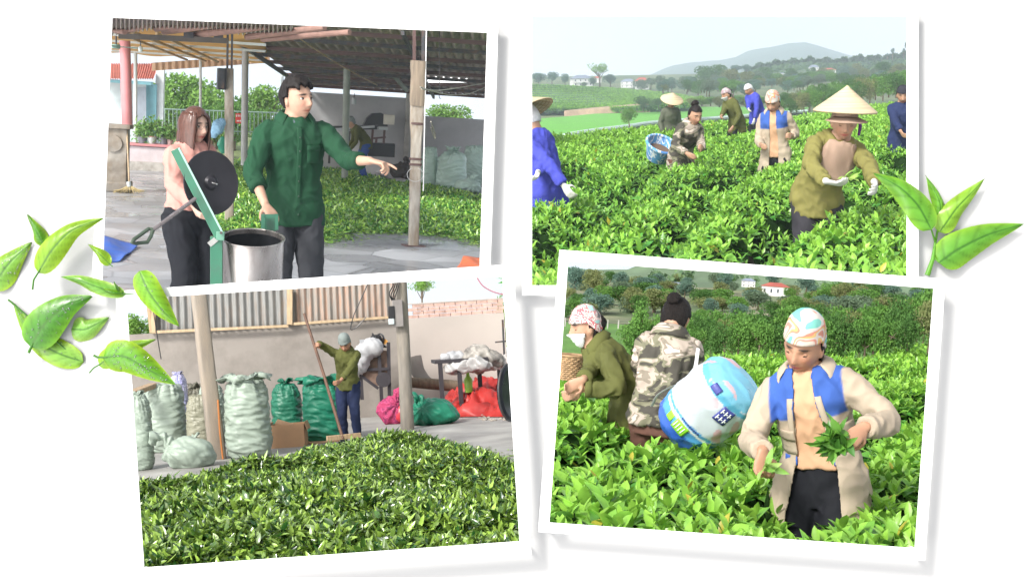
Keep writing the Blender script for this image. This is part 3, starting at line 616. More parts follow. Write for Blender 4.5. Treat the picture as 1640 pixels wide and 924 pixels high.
    def front(s, q, xo, out=0.0, infl=.03):        # point on the clothed torso front: height q, sideways xo (fraction of metres)
        c, d, x, y = s.fr(q); R_ = s.torso(infl, -.3, .52); Qs = np.linspace(-.3, .52, 22); rx = np.interp(q, Qs, [r[3] for r in R_]); ry = np.interp(q, Qs, [r[4] for r in R_])
        k = math.sqrt(max(0, 1-min(1, abs(xo*s.h)/rx)**2.3)); off = .012*math.sin((q-.2)/.26*math.pi)*s.h if (not s.male and .2 < q < .46) else 0
        return c+x*xo*s.h-y*(ry*k+off+out*s.h)
    def strip(s, name, mt, qs, x0, x1, out=.008, infl=.03, label=None, th=.004, nx=5):     # a flap of cloth on the chest: pocket, placket, collar
        qs = list(qs); G = np.array([[s.front(q, (x0(q) if callable(x0) else x0)*(1-k)+(x1(q) if callable(x1) else x1)*k, out, infl) for k in np.linspace(0, 1, nx)] for q in qs])
        mb = MB(); mb.grid(G); V, Fs, _ = mb.arrays(); o = s.put(name, V, Fs, mt, None, label); sm = o.modifiers.new('t', 'SOLIDIFY'); sm.thickness = th; sm.offset = 0; return o
    def collar(s, mt, rad=.072, ht=.05, lay=.05, q=.50, opena=.55, name='collar', label=None, infl=0):
        h = s.h; c, d, x, y = s.fr(q); mb = MB(); an = np.linspace(math.pi*opena*.5, 2*math.pi-math.pi*opena*.5, 30); G = []
        for k, (r, z) in enumerate(((rad*.96, 0), (rad*.93, ht), (rad*1.05, ht*1.05), (rad*1.28+infl, ht*.45), (rad*1.48+infl, -lay*.4))):
            row = []
            for a in an:
                f_ = abs(a-math.pi)/math.pi; zz = z-(.045*f_**2 if k else 0)-(lay*.55*f_**3 if k > 2 else 0); rr = r+(.02*f_**4 if k > 2 else 0)
                row.append(c+d*zz*h+(x*math.sin(a)*1.02-y*math.cos(a)*-1*-1)*rr*h)
            G.append(row)
        mb.grid(np.array(G)); V, Fs, _ = mb.arrays(); o = s.put(name, V, Fs, mt, None, label); sm = o.modifiers.new('t', 'SOLIDIFY'); sm.thickness = .004; sm.offset = 0; return o
    def buttons(s, qs, mt, xo=.0, r=.006, infl=.03, out=.012):
        for q in qs:
            mb = MB(); c = s.front(q, xo, out, infl); y = s.fr(q)[3]; mb.cyl(c, c-y*.004, r*s.h, n=12); s.put('button', *mb.arrays()[:2], mt)
    def pants(s, mt, infl=.012, hi=.12, name='trousers', amp=.004, label=None):
        h = s.h; mb = MB(); mb.loft(s.torso(infl, -.13, hi, 0), 24)
        for hp, kn, an in s.legs:
            p, r = smoothpts([hp+A(0, 0, .03)*h, hp, (hp+kn)/2, kn, (kn+an)/2, an+A(0, 0, .01)], (A(.085, .092, .080, .062, .058, .050)+infl)*h); mb.tube(p, r, 16)
        V, Fs, N_ = remesh(mb.arrays()[0], mb.f, s.vox*1.2, 4, .5); V = s.wrinkle(V, N_, amp*h, 7); s.put(name, V, [tuple(int(i) for i in f) for f in Fs], mt, None, label)
    def shoes(s, mt):
        for hp, kn, an in s.legs:
            h = s.h; mb = MB(); X = A(1, 0, 0); Z = A(0, 0, 1)
            mb.loft([(an+A(0, .055, -.04)*h, X, Z, .03*h, .04*h), (an+A(0, .02, -.035)*h, X, Z, .043*h, .047*h), (an+A(0, -.06, -.045)*h, X, Z, .047*h, .036*h), (an+A(0, -.14, -.055)*h, X, Z, .052*h, .027*h), (an+A(0, -.195, -.062)*h, X, Z, .035*h, .018*h)], 14); s.put('shoe', *mb.arrays()[:2], mt)
    # --- hair and headgear
    def hair_short(s, mt=None, vol=.022):
        nz = lambda D, P: vol*(.75+.35*np.clip(D[:, 2], 0, 1)+.5*np.clip(-D[:, 1], 0, 1)*np.clip(D[:, 2]-.3, 0, 1))+.007*fold(D*A(1, 1, .5), 7, 3)
        reg = lambda D, P: (D[:, 2] > .56-.10*(abs(D[:, 0]) > .5)+.07*np.sin(D[:, 0]*14)*(D[:, 1] < 0)) | ((D[:, 1] > -.12)&(D[:, 2] > .10)) | ((D[:, 1] > .25)&(D[:, 2] > -.42))
        s.head_part('hair', shell(reg, lambda D, P: nz(D, P)*np.clip((D[:, 2]+.55)*1.6, .25, 1)), mt or HAIRM)
    def hair_tied(s, mt=None, bun=(0, .08, .10), br=.04, vol=.010):
        reg = lambda D, P: (D[:, 2] > .52+.10*np.clip(1-abs(D[:, 0])*3, 0, 1)) | ((D[:, 1] > -.10)&(D[:, 2] > -.05)) | ((D[:, 1] > .2)&(D[:, 2] > -.55))
        V, Fs = shell(reg, lambda D, P: vol+.0025*fold(D*A(2, .6, 2), 6, 2)); mb = MB(); mb.add(V, Fs); V2, F2 = sphere(20, 14)
        V2 = V2*(br*(1+.18*fold(V2, 4, 2)))[:, None]; mb.add(V2*A(1.15, .95, 1)+A(*bun), F2); V, Fs, _ = mb.arrays(); s.head_part('hair', (V, Fs), mt or HAIRM)
    def scarf(s, mt, knot=True, low=.0, peak=0, tail=True, name='headscarf', label=None, vol=.013, brow=.36, back=-.35):
        def reg(D, P): return (D[:, 2] > brow-.10*np.clip(D[:, 1]+.3, 0, 1)*6) & ~((D[:, 1] < -.15)&(D[:, 2] < brow)) & (D[:, 2] > back)
        V, Fs = shell(reg, lambda D, P: vol+peak*np.clip(D[:, 2], 0, 1)**3+.004*fold(D*A(1, 1, 2.5), 3, 2)); mb = MB(); mb.add(V, Fs)
        if knot: mb.ball(A(0, .098, -.02), A(.022, .018, .018), 12); mb.loft([(A(.0, .10, -.02), A(1, 0, 0), A(0, 1, 0), .012, .006), (A(.02, .115, -.06), A(1, 0, 0), A(0, 1, 0), .022, .006), (A(.03, .11, -.10), A(1, 0, 0), A(0, 1, 0), .028, .004)], 10)
        V, Fs, _ = mb.arrays(); s.head_part(name, (V, Fs), mt, label)
    def mask(s, mt):
        s.head_part('face_mask', shell(lambda D, P: (D[:, 1] < -.30)&(P[:, 2] < -.020)&(P[:, 2] > -.112), .012), mt)
    def cone_hat(s, mt, under, r=.235, ht=.155, tilt=8, z=.055, band=None):
        Rt = rotx(math.radians(tilt)); a = np.linspace(0, 2*math.pi, 49); G = []; 
        prof = [(0.001, ht), (r*.06, ht*.93), (r*.5, ht*.49), (r*.86, ht*.14), (r*.985, .004), (r, -.004)]
        G = np.array([[[q*math.cos(t), q*math.sin(t), zz] for t in a] for q, zz in prof]); G = G@Rt.T+A(0, .01, z); mb = MB(); mb.grid(G[:, ::-1])
        V, Fs, _ = mb.arrays(); o = s.head_part('conical_hat', (V, Fs), mt); sm = o.modifiers.new('t', 'SOLIDIFY'); sm.thickness = .004; sm.offset = 1
        mi = MB(); 
        for k in range(16):
            t = k/16*2*math.pi; mi.tube([A(q*math.cos(t), q*math.sin(t), zz-.010)@Rt.T+A(0, .01, z) for q, zz in prof[1:]], .0018, 5)
        for q in np.linspace(.25, .99, 9): mi.tube([A(r*q*math.cos(t), r*q*math.sin(t), ht*(1-q)-.007)@Rt.T+A(0, .01, z) for t in np.linspace(0, 2*math.pi, 33)], .0018, 5)
        c = s.head_part('rib', mi.arrays()[:2], under); c.parent = o
    def hair_long(s, mt, length=.30, drop=A(0, 0, -1)):
        an = np.linspace(math.radians(38), math.radians(322), 46); rows = []     # 0 = straight ahead of the face
        for z in np.linspace(.10, -.02, 6): rows.append((z, 1.0))
        n = 12; G = []
        for k, z in enumerate(list(np.linspace(.085, -.03, 6))+[None]*n):
            row = []
            for a in an:
                if z is not None: R_ = math.sqrt(max(.05, 1-(z/.118)**2)); p = A(math.sin(a)*.086*R_, -math.cos(a)*.108*R_+.004, z)*s.hs; p = s.hc+s.Rh@p
                else:
                    f = (k-5)/n; b = A(math.sin(a)*.088, -math.cos(a)*.106+.004, -.03)*s.hs; b = s.hc+s.Rh@b; w = 1+.10*math.sin(f*3)-.25*f; c = s.hc+s.Rh@A(0, .01, -.03); p = c+(b-c)*A(w, w, 1)+drop*length*f*s.h+A(0, .02, 0)*f
                p = p+.004*math.sin(a*23+k*.3)*nrm(p-s.hc); row.append(p)
            G.append(row)
        m = MB(); m.grid(np.array(G)); o = s.put('hair_fall', *m.arrays()[:2], mt); o.modifiers.new('t', 'SOLIDIFY').thickness = .012
        reg = lambda D, P: (D[:, 2] > .60-.25*np.clip(abs(D[:, 0])*2-.15, 0, 1)) | ((D[:, 1] > -.25)&(D[:, 2] > -.05)); s.head_part('hair', shell(reg, lambda D, P: .016+.002*fold(D*A(3, 1, 1), 6, 1)), mt)
# ---------------------------------------------------------------- tea canopies, leaf heaps, terrain
def seg_dist(x, y, pl):
    d = np.full(x.shape, 1e9)
    for (a, b) in zip(pl[:-1], pl[1:]):
        ax, ay = a[:2]; bx, by = b[:2]; L2 = (bx-ax)**2+(by-ay)**2; t = np.clip(((x-ax)*(bx-ax)+(y-ay)*(by-ay))/L2, 0, 1)
        d = np.minimum(d, np.hypot(x-ax-t*(bx-ax), y-ay-t*(by-ay)))
    return d
def tea(panel, name, label, y0, y1, ul, ur, canopy, furrows, dens, nleaf, lsize, young, old, seed, hi_to=0., edge=None, far_gain=1.0, amp=.05, extra=None):
    r = np.random.default_rng(seed)
    xl = lambda y: (ul-TRC(panel))/F*y; xr = lambda y: (ur-TRC(panel))/F*y
    def zf(x, y):
        z = canopy+amp*fold(np.stack([x, y*.6, 0*x], 1), 1.1, 2)+.03*fold(np.stack([x, y, 0*x+3], 1), 4, 1)
        for (pl, wd, dp) in furrows: z = z-dp*np.exp(-(seg_dist(x, y, pl)/wd)**2)
        if extra: z = z+extra(x, y)
        return z
    area = .5*(y1**2-y0**2)*(ur-ul)/F; n = int(area*dens); y = np.sqrt(r.uniform(y0**2, y1**2, n)); x = xl(y)+(xr(y)-xl(y))*r.uniform(0, 1, n)
    keepy = r.uniform(0, 1, n) < np.clip((9/y)**(1-far_gain), 0, 1); x, y = x[keepy], y[keepy]
    if edge is not None: k = edge(x, y); x, y = x[k], y[k]
    n = len(x); z = zf(x, y)-np.abs(r.normal(0, .035, n)); parts = []
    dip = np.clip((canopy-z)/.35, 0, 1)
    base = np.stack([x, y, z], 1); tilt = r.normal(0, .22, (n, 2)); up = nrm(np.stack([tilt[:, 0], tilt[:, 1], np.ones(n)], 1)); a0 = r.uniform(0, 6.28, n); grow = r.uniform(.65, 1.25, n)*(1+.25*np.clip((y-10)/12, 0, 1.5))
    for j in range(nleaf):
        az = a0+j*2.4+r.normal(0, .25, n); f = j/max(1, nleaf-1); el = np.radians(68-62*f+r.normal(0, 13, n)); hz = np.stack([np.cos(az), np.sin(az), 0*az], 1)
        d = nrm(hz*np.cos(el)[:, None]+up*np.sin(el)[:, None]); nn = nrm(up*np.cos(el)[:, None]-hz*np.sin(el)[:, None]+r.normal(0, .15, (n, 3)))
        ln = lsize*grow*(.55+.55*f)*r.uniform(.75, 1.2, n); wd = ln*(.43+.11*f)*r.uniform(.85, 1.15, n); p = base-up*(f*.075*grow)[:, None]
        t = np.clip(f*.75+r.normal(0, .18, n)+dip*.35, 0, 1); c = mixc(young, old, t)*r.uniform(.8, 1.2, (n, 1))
        yel = r.uniform(0, 1, n) < .006; c[yel] = (.42, .38, .05)
        hi = y < hi_to
        for m_, h_ in ((hi, True), (~hi, False)):
            if m_.any():
                k = m_&clipk(panel, p)
                if k.any(): parts.append(leaves(p[k], d[k], nn[k], ln[k], wd[k], c[k], r.uniform(.05, .35, k.sum()), h_))
    # base sheet below the shoots, deep shade put into its dark colour
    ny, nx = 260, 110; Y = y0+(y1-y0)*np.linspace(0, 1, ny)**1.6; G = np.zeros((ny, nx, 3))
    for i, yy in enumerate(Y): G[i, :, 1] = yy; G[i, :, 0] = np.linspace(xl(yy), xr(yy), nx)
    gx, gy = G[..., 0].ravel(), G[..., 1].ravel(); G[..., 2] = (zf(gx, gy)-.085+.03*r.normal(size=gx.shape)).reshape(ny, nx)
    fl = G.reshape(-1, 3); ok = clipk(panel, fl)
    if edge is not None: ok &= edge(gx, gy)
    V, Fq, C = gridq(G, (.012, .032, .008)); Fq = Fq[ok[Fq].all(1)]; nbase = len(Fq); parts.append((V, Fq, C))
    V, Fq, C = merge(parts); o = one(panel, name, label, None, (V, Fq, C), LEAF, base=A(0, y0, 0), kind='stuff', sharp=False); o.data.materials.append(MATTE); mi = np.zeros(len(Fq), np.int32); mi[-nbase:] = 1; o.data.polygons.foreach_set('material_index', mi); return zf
def TRC(panel): return {id(TR): 1152, id(BR): 1187, id(TL): 480, id(BL): 518}[id(panel)]
def heap(panel, name, label, poly, hf, n, lsize, young, old, seed, hi_to=0, grid=(90, 90), p_=1.2):
    """loose leaves heaped on a floor; poly is the outline on the floor in local metres, hf its height"""
    r = np.random.default_rng(seed); P_ = np.array(poly); x0, x1, y0, y1 = P_[:, 0].min(), P_[:, 0].max(), P_[:, 1].min(), P_[:, 1].max()
    w_ = 1/np.maximum(1, (r.uniform(y0, y1, n*6))) ; y = r.uniform(y0, y1, n*6); x = r.uniform(x0, x1, n*6); k = inpoly(x, y, poly)&(r.uniform(0, 1, n*6) < (y0/y)**p_); x, y = x[k][:n], y[k][:n]; n = len(x)
    z = hf(x, y)+r.uniform(-.03, .035, n); p = np.stack([x, y, z], 1); k = clipk(panel, p); p = p[k]; n = len(p)
    d = nrm(np.stack([r.normal(size=n), r.normal(size=n), r.normal(0, .55, n)+.15], 1)); nn = nrm(np.stack([r.normal(0, .6, n), r.normal(0, .6, n), np.ones(n)], 1))
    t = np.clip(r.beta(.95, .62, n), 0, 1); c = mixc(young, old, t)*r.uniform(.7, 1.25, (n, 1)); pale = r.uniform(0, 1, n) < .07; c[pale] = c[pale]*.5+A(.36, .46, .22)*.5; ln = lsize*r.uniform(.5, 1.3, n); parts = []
    ns = n//40; e_ = r.integers(0, len(P_), ns); f_ = r.uniform(0, 1, (ns, 1)); sp = P_[e_]*(1-f_)+P_[(e_+1) % len(P_)]*f_+r.normal(0, .16, (ns, 2)); sp = np.stack([sp[:, 0], sp[:, 1], r.uniform(.004, .02, ns)], 1); sp = sp[clipk(panel, sp)]; ns = len(sp)
    parts.append(leaves(sp, nrm(np.stack([r.normal(size=ns), r.normal(size=ns), r.normal(0, .1, ns)], 1)), nrm(np.stack([r.normal(0, .2, ns), r.normal(0, .2, ns), np.ones(ns)], 1)), lsize*r.uniform(.6, 1.2, ns), lsize*.4, mixc(young, old, r.uniform(0, 1, ns)), .1))
    hi = p[:, 1] < hi_to
    for m_, h_ in ((hi, True), (~hi, False)):
        if m_.any(): parts.append(leaves(p[m_], d[m_], nn[m_], ln[m_], ln[m_]*r.uniform(.24, .46, m_.sum()), c[m_], r.uniform(-.45, .6, m_.sum()), h_))
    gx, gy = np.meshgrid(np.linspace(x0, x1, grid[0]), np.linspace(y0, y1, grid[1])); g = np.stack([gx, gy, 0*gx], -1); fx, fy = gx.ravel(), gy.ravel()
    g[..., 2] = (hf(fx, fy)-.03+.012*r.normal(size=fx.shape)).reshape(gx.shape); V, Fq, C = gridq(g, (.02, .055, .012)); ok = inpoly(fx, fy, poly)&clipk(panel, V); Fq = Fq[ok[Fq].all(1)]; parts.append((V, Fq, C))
    return one(panel, name, label, None, merge(parts), WETLEAF, base=A(P_[:, 0].mean(), P_[:, 1].mean(), 0), kind='stuff', sharp=False)
def polysheet(panel, pix, z=0., d=None):      # flat polygon on the ground through photo pixels
    return [panel.G(u, v, z) for u, v in pix]
def terrain(panel, name, rows, ncol_, mt, amp=.0, freq=.1, label=None, kind='structure', sub=14):
    """rows: list of (depth, [(u, v)...]) lines of the land from near to far"""
    G = []; ncol = ncol_*4
    for d, pts in rows:
        us = np.linspace(pts[0][0], pts[-1][0], ncol); vs = np.interp(us, [p[0] for p in pts], [p[1] for p in pts]); G.append([panel.P(u, v, d if np.isscalar(d) else np.interp(u, [pts[0][0], pts[-1][0]], d)) for u, v in zip(us, vs)])
    G = np.array(G); T = np.linspace(0, len(G)-1, (len(G)-1)*sub+1); i = np.minimum(T.astype(int), len(G)-2); f = (T-i)[:, None, None]; G = G[i]*(1-f)+G[i+1]*f
    fl = G.reshape(-1, 3); fl[:, 2] += amp*fold(fl*A(1, 1, 0), freq, 3); G = fl.reshape(G.shape); mb = MB(); mb.grid(G); V, Fs, _ = mb.arrays(); Fq = np.array(Fs); u, v = panel.uv(V); pl = CLIP[id(panel)]
    cx_, cy_ = np.mean([q[0] for q in pl]), np.mean([q[1] for q in pl]); ok = inpoly(u, v, pl)
    return one(panel, name, label, None, (V, Fq[ok[Fq].all(1)], None), mt, kind=kind), G
SHIRT_OLIVE = fabric('olive_cloth', (.092, .098, .030)); SHIRT_GREEN = fabric('green_cloth', (.013, .058, .028)); BLACKC = fabric('black_cloth', (.012, .013, .017)); STRAW = mat('straw', (.52, .42, .27), .7, var=.22, vscale=4, stretch=(.6, .6, 22), bump=.5, bscale=9, dist=.004)
STRAWD = mat('straw_dark', (.30, .20, .10), .8); CAMO = ramp_mat('camouflage', [(0, (.05, .045, .035)), (.40, (.05, .045, .035)), (.445, (.16, .155, .10)), (.50, (.36, .30, .25)), (.565, (.20, .17, .13)), (.61, (.52, .44, .38))], 5, stretch=(1, 1, 1.9), bump=.3, bscale=16, detail=3)
BLUEJ = fabric('violet_blue_cloth', (.055, .065, .38)); NAVY = fabric('navy_cloth', (.02, .03, .085)); MASKM = fabric('mask_cloth', (.55, .56, .55)); GLOVE = (.58, .57, .54)
PRINT1 = ramp_mat('pale_print', [(0, (.15, .42, .36)), (.36, (.50, .46, .42)), (.45, (.52, .20, .14)), (.485, (.55, .36, .14)), (.52, (.52, .46, .42)), (.56, (.50, .22, .17)), (.61, (.50, .42, .36))], 9, detail=1, dis=.3)
PRINT2 = ramp_mat('red_print', [(0, (.30, .50, .48)), (.40, (.45, .10, .12)), (.46, (.62, .60, .55)), (.52, (.35, .08, .10)), (.56, (.50, .45, .40)), (.62, (.12, .12, .12))], 22, detail=2)
PRINT3 = ramp_mat('violet_print', [(0, (.35, .25, .28)), (.45, (.45, .38, .38)), (.5, (.25, .15, .18)), (.56, (.5, .46, .44))], 20)
WHITEC = fabric('white_cloth', (.58, .58, .60))
def vest(s, V):           # tan work jacket with blue yoke: the cloth's own colours
    q, t = s.spine_coord(V); st = lambda x, w=.004: np.clip(x/w*.5+.5, 0, 1)
    def sd(a, b): k = np.clip(((V-a)@(b-a))/((b-a)@(b-a)), 0, 1)[:, None]; return np.linalg.norm(V-a-k*(b-a), axis=1)
    arm = np.zeros(len(V))
    for a, b, c_ in ((s.shL, s.elL, s.wL), (s.shR, s.elR, s.wR)): arm = np.maximum(arm, np.maximum(st(.085*s.h-sd(b, c_)), np.minimum(st(.082*s.h-sd(a, b)), st(np.abs(q[:, 0])-.160))))
    k = (st(t-.30)*(1-arm)*st(.62-t))[:, None]; return A(.40, .33, .25)*(1-k)+A(.045, .105, .36)*k
VEST = fabric('tan_blue_cloth', (1, 1, 1), vcol=True); TAN = fabric('tan_cloth', (.42, .35, .265)); BLUEV = fabric('blue_cloth', (.05, .12, .42)); PEACH = fabric('peach_cloth', (.55, .33, .20), bump=.15)
def scatter(panel, n, seed, uu, vf, dd, hh, label, group, kinds=('mid', 'dark', 'blue', 'olive', 'grey')):
    r = np.random.default_rng(seed)
    for i in range(n):
        u = r.uniform(*uu); k = r.uniform(0, 1); d = dd[0]+(dd[1]-dd[0])*k; v = vf(u, k)
        tree(panel, u, v, d, r.uniform(*hh)*(1.15-.5*k), label, kinds[r.integers(0, len(kinds))], ('round', 'bush', 'round')[r.integers(0, 3)], r.uniform(1.0, 1.5), int(r.integers(0, 99)), group)
def sprig(panel, pos, label, n, size, seed, aim=(0, 0, 1), col=((.20, .42, .06), (.10, .28, .04)), group=None, spread=1.0):
    r = np.random.default_rng(seed); a = np.tile(nrm(A(*aim)), (n, 1)); d = nrm(a+r.normal(0, .55*spread, (n, 3))); nn = nrm(r.normal(size=(n, 3))+A(0, -1, .6)); p = np.tile(pos, (n, 1))+r.normal(0, size*.12*spread, (n, 3))
    g = leaves(p, d, nn, size*r.uniform(.6, 1.2, n), size*r.uniform(.28, .42, n), mixc(col[0], col[1], r.uniform(0, 1, n)), .2, True)
    return one(panel, 'leaf_bunch', label, 'leaves', g, LEAF, base=pos, sharp=False, group=group)
# ================================================================ upper right: pickers on a tea hill, misty hills behind
YNG = (.29, .55, .07); OLD = (.07, .27, .04)
gT = lambda u, v: TR.G(u, v, .75)
fur = [([gT(1180, 440), gT(1225, 390), gT(1290, 345), gT(1330, 322)], .16, .34), ([gT(900, 270), gT(1000, 330), gT(1060, 312), gT(1200, 270), gT(1235, 256)], .22, .22), ([gT(870, 420), gT(960, 350), gT(1060, 255), gT(1110, 232)], .16, .18), ([gT(1380, 300), gT(1452, 250)], .25, .25), ([gT(1040, 440), gT(1120, 330), gT(1200, 282)], .14, .16), ([gT(1110, 225), gT(1200, 205), gT(1290, 200)], .5, .2)]
edgeu = lambda u: np.interp(u, [818, 905, 1000, 1050, 1120, 1250, 1290, 1380, 1452, 1600], [226, 217, 208, 201, 196, 188, 184, 172, 160, 150])
def tr_edge(x, y):
    u, v = TR.uv(np.stack([x, y, 0*x+.8], 1)); return v > edgeu(u)
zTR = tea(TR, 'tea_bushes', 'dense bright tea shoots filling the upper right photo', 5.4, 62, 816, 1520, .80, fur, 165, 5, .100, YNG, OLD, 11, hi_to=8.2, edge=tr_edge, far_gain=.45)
SOIL = mat('soil', (.20, .13, .08), .95, var=.3, bump=.5, bscale=8, dist=.05)
GRASSM = mat('field_green', (.07, .14, .03), .95, var=.3, vscale=.4, bump=.6, bscale=3, dist=.1, col2=(.11, .17, .05), c2scale=.15)
def clipgrid(panel, name, mb_arrays, mt, **k):
    V, Fs, C = mb_arrays; Fq = np.array([f for f in Fs]); ok = clipk(panel, V)&tr_edge(V[:, 0], V[:, 1]); Fq = Fq[ok[Fq].all(1)]; return one(panel, name, None, None, (V, Fq, None), mt, kind='structure', **k)
# soil sheet under the bushes
G = np.array([[A(x*y, y, 0) for x in np.linspace(-.17, .19, 90)] for y in np.linspace(5.4, 60, 200)]); m = MB(); m.grid(G); clipgrid(TR, 'ground', m.arrays(), SOIL, base=A(0, 30, 0))
# valley floor
VALLEY = mat('valley', (.075, .12, .035), .95, var=.3, vscale=.12, bump=.5, bscale=1, dist=.2, col2=(.14, .15, .07), c2scale=.06, c2pos=.55)
terrain(TR, 'valley_ground', [(60, [(816, 240), (1540, 240)]), (84, [(816, 230), (1540, 226)]), (143, [(816, 189), (1540, 186)]), (250, [(816, 140), (1100, 146), (1300, 132), (1540, 122)]), (400, [(816, 124), (1540, 112)])], 40, VALLEY, amp=.1, freq=.05)
PADDY = mat('paddy_green', (.11, .36, .03), .9, var=.12, vscale=.5, bump=.4, bscale=6, dist=.05)
m = MB(); pp = [(816, 228), (905, 216), (960, 208), (1050, 196), (1150, 186), (1290, 180), (1296, 172), (1110, 171.5), (1060, 174), (1000, 178), (905, 187), (816, 194)]
m.poly([TR.G(u, v, -1.9) for u, v in pp]); one(TR, 'paddy_field', None, None, m, PADDY, kind='structure', smooth=False)
# pale plastic strip along the paddy bank
m = MB(); pts = [TR.G(u, v, -1.7) for u, v in [(903, 218), (915, 215), (955, 208.5), (1010, 202), (1045, 196), (1120, 191), (1180, 187), (1240, 181), (1292, 178)]]
m.tube(smoothpts(pts, [.3]*len(pts))[0], .16, 6); one(TR, 'plastic_barrier', 'low pale plastic strip bordering the bright paddy field', 'barrier', m, mat('pale_plastic', (.55, .68, .62), .5))
m = MB(); pts = [TR.P(u, v, 146) for u, v in [(905, 188), (940, 184.5), (980, 181), (1020, 178), (1040, 174)]]; m.tube(smoothpts(pts, [.35]*5)[0], .8, 7); one(TR, 'dirt_bank', None, None, m, mat('dirt', (.34, .24, .16), .95, var=.3, vscale=1), kind='structure')
# terraced tea hill: land and rows of bushes
vt = lambda u: np.interp(u, [816, 852, 920, 1000, 1060, 1110], [137, 138.5, 141, 146, 151, 158]); vb = lambda u: np.interp(u, [816, 852, 900, 960, 1040, 1110], [182, 180, 178, 177, 173, 168])
HILLG = mat('tea_hill_soil', (.06, .14, .03), .95, var=.3, vscale=.6)
terrain(TR, 'terraced_hill', [(146, [(u, vb(u)) for u in (816, 900, 960, 1040, 1115)]), (190, [(u, vb(u)*.42+vt(u)*.58+.6) for u in (816, 900, 1000, 1060, 1112)]), (235, [(u, vt(u)+.7) for u in (816, 900, 1000, 1060, 1110)]), (260, [(u, vt(u)+9) for u in (816, 1110)])], 60, HILLG)
r = np.random.default_rng(5); parts = []
for i in range(13):
    f = i/12; us = np.linspace(816, 1112, 900); base_v = vb(us)*(1-f)+vt(us)*f; d = 147+88*f-14*np.clip(us-960, 0, 200)/200
    vv = base_v+1.2*np.sin(us*.02+f*3)*(1-f); k = 5
    for j in range(k):
        u = us+r.normal(0, .6, len(us)); P_ = np.stack([(u-0), vv+r.uniform(-1.6, 1.1, len(us)), d], 1); q = np.stack([TR.P(a, b, c) for a, b, c in P_]); n = len(q)
        dd = nrm(r.normal(size=(n, 3))+A(0, 0, 1)); t = np.clip((P_[:, 1]-vv+1.6)/2.7+r.normal(0, .15, n), 0, 1); parts.append(leaves(q, dd, nrm(r.normal(size=(n, 3))+A(0, -.5, 1)), .42, .30, mixc((.24, .46, .06), (.05, .16, .025), t), .1))
one(TR, 'terraced_tea_rows', 'rows of trimmed tea on the low hill at left', None, merge(parts), FAR_LEAF, kind='stuff', sharp=False)
# hills
FARH = mat('far_hill', (.05, .09, .05), .95, var=.15, vscale=.02, bump=0); NEARH = mat('near_hill', (.07, .12, .05), .95, var=.3, vscale=.06, bump=.4, bscale=.4, dist=.5)
out = [(1010, 126), (1040, 121), (1060, 112), (1078, 106), (1110, 101), (1150, 99), (1178, 94), (1198, 84), (1225, 78), (1260, 71), (1290, 69.5), (1312, 76), (1340, 84), (1365, 91), (1400, 96), (1452, 104), (1540, 118)]
terrain(TR, 'far_hill', [(600, [(1010, 134), (1540, 134)]), (780, [(u, v+14) for u, v in out]), (880, out), (960, [(u, v+24) for u, v in out])], 90, FARH, amp=1.0, freq=.03)
out2 = [(1180, 124), (1210, 113), (1250, 106), (1300, 102), (1340, 104), (1375, 99), (1420, 98), (1452, 92), (1540, 80)]
terrain(TR, 'near_hill', [(250, [(u, v*.3+127*.7) for u, v in out2]), (285, [(u, v*.6+127*.4) for u, v in out2]), (310, out2), (340, [(u, v+20) for u, v in out2])], 60, NEARH, amp=.4, freq=.2)
r = np.random.default_rng(8); n = 15000; t = r.uniform(0, 1, n); u = r.uniform(1195, 1500, n); vo = np.interp(u, [p[0] for p in out2], [p[1] for p in out2]); top = r.uniform(0, 1, n) < .62
v = np.where(top, vo+r.uniform(-5, 3, n)+3*np.sin(u*.35)*np.sin(u*.11), vo+(127-vo)*r.uniform(0, 1, n)); d = np.where(top, 306, 308-60*(v-vo)/np.maximum(127-vo, 1)); q = np.stack([TR.P(a, b, c) for a, b, c in zip(u, v, d)])
one(TR, 'hill_woods', 'hazy woods crowning the green hill at right', None, leaves(q, nrm(r.normal(size=(n, 3))), nrm(r.normal(size=(n, 3))+A(0, -1, 1)), .95, .8, mixc((.03, .08, .03), (.09, .16, .05), r.uniform(0, 1, n)), .1), FAR_LEAF, kind='stuff', sharp=False)
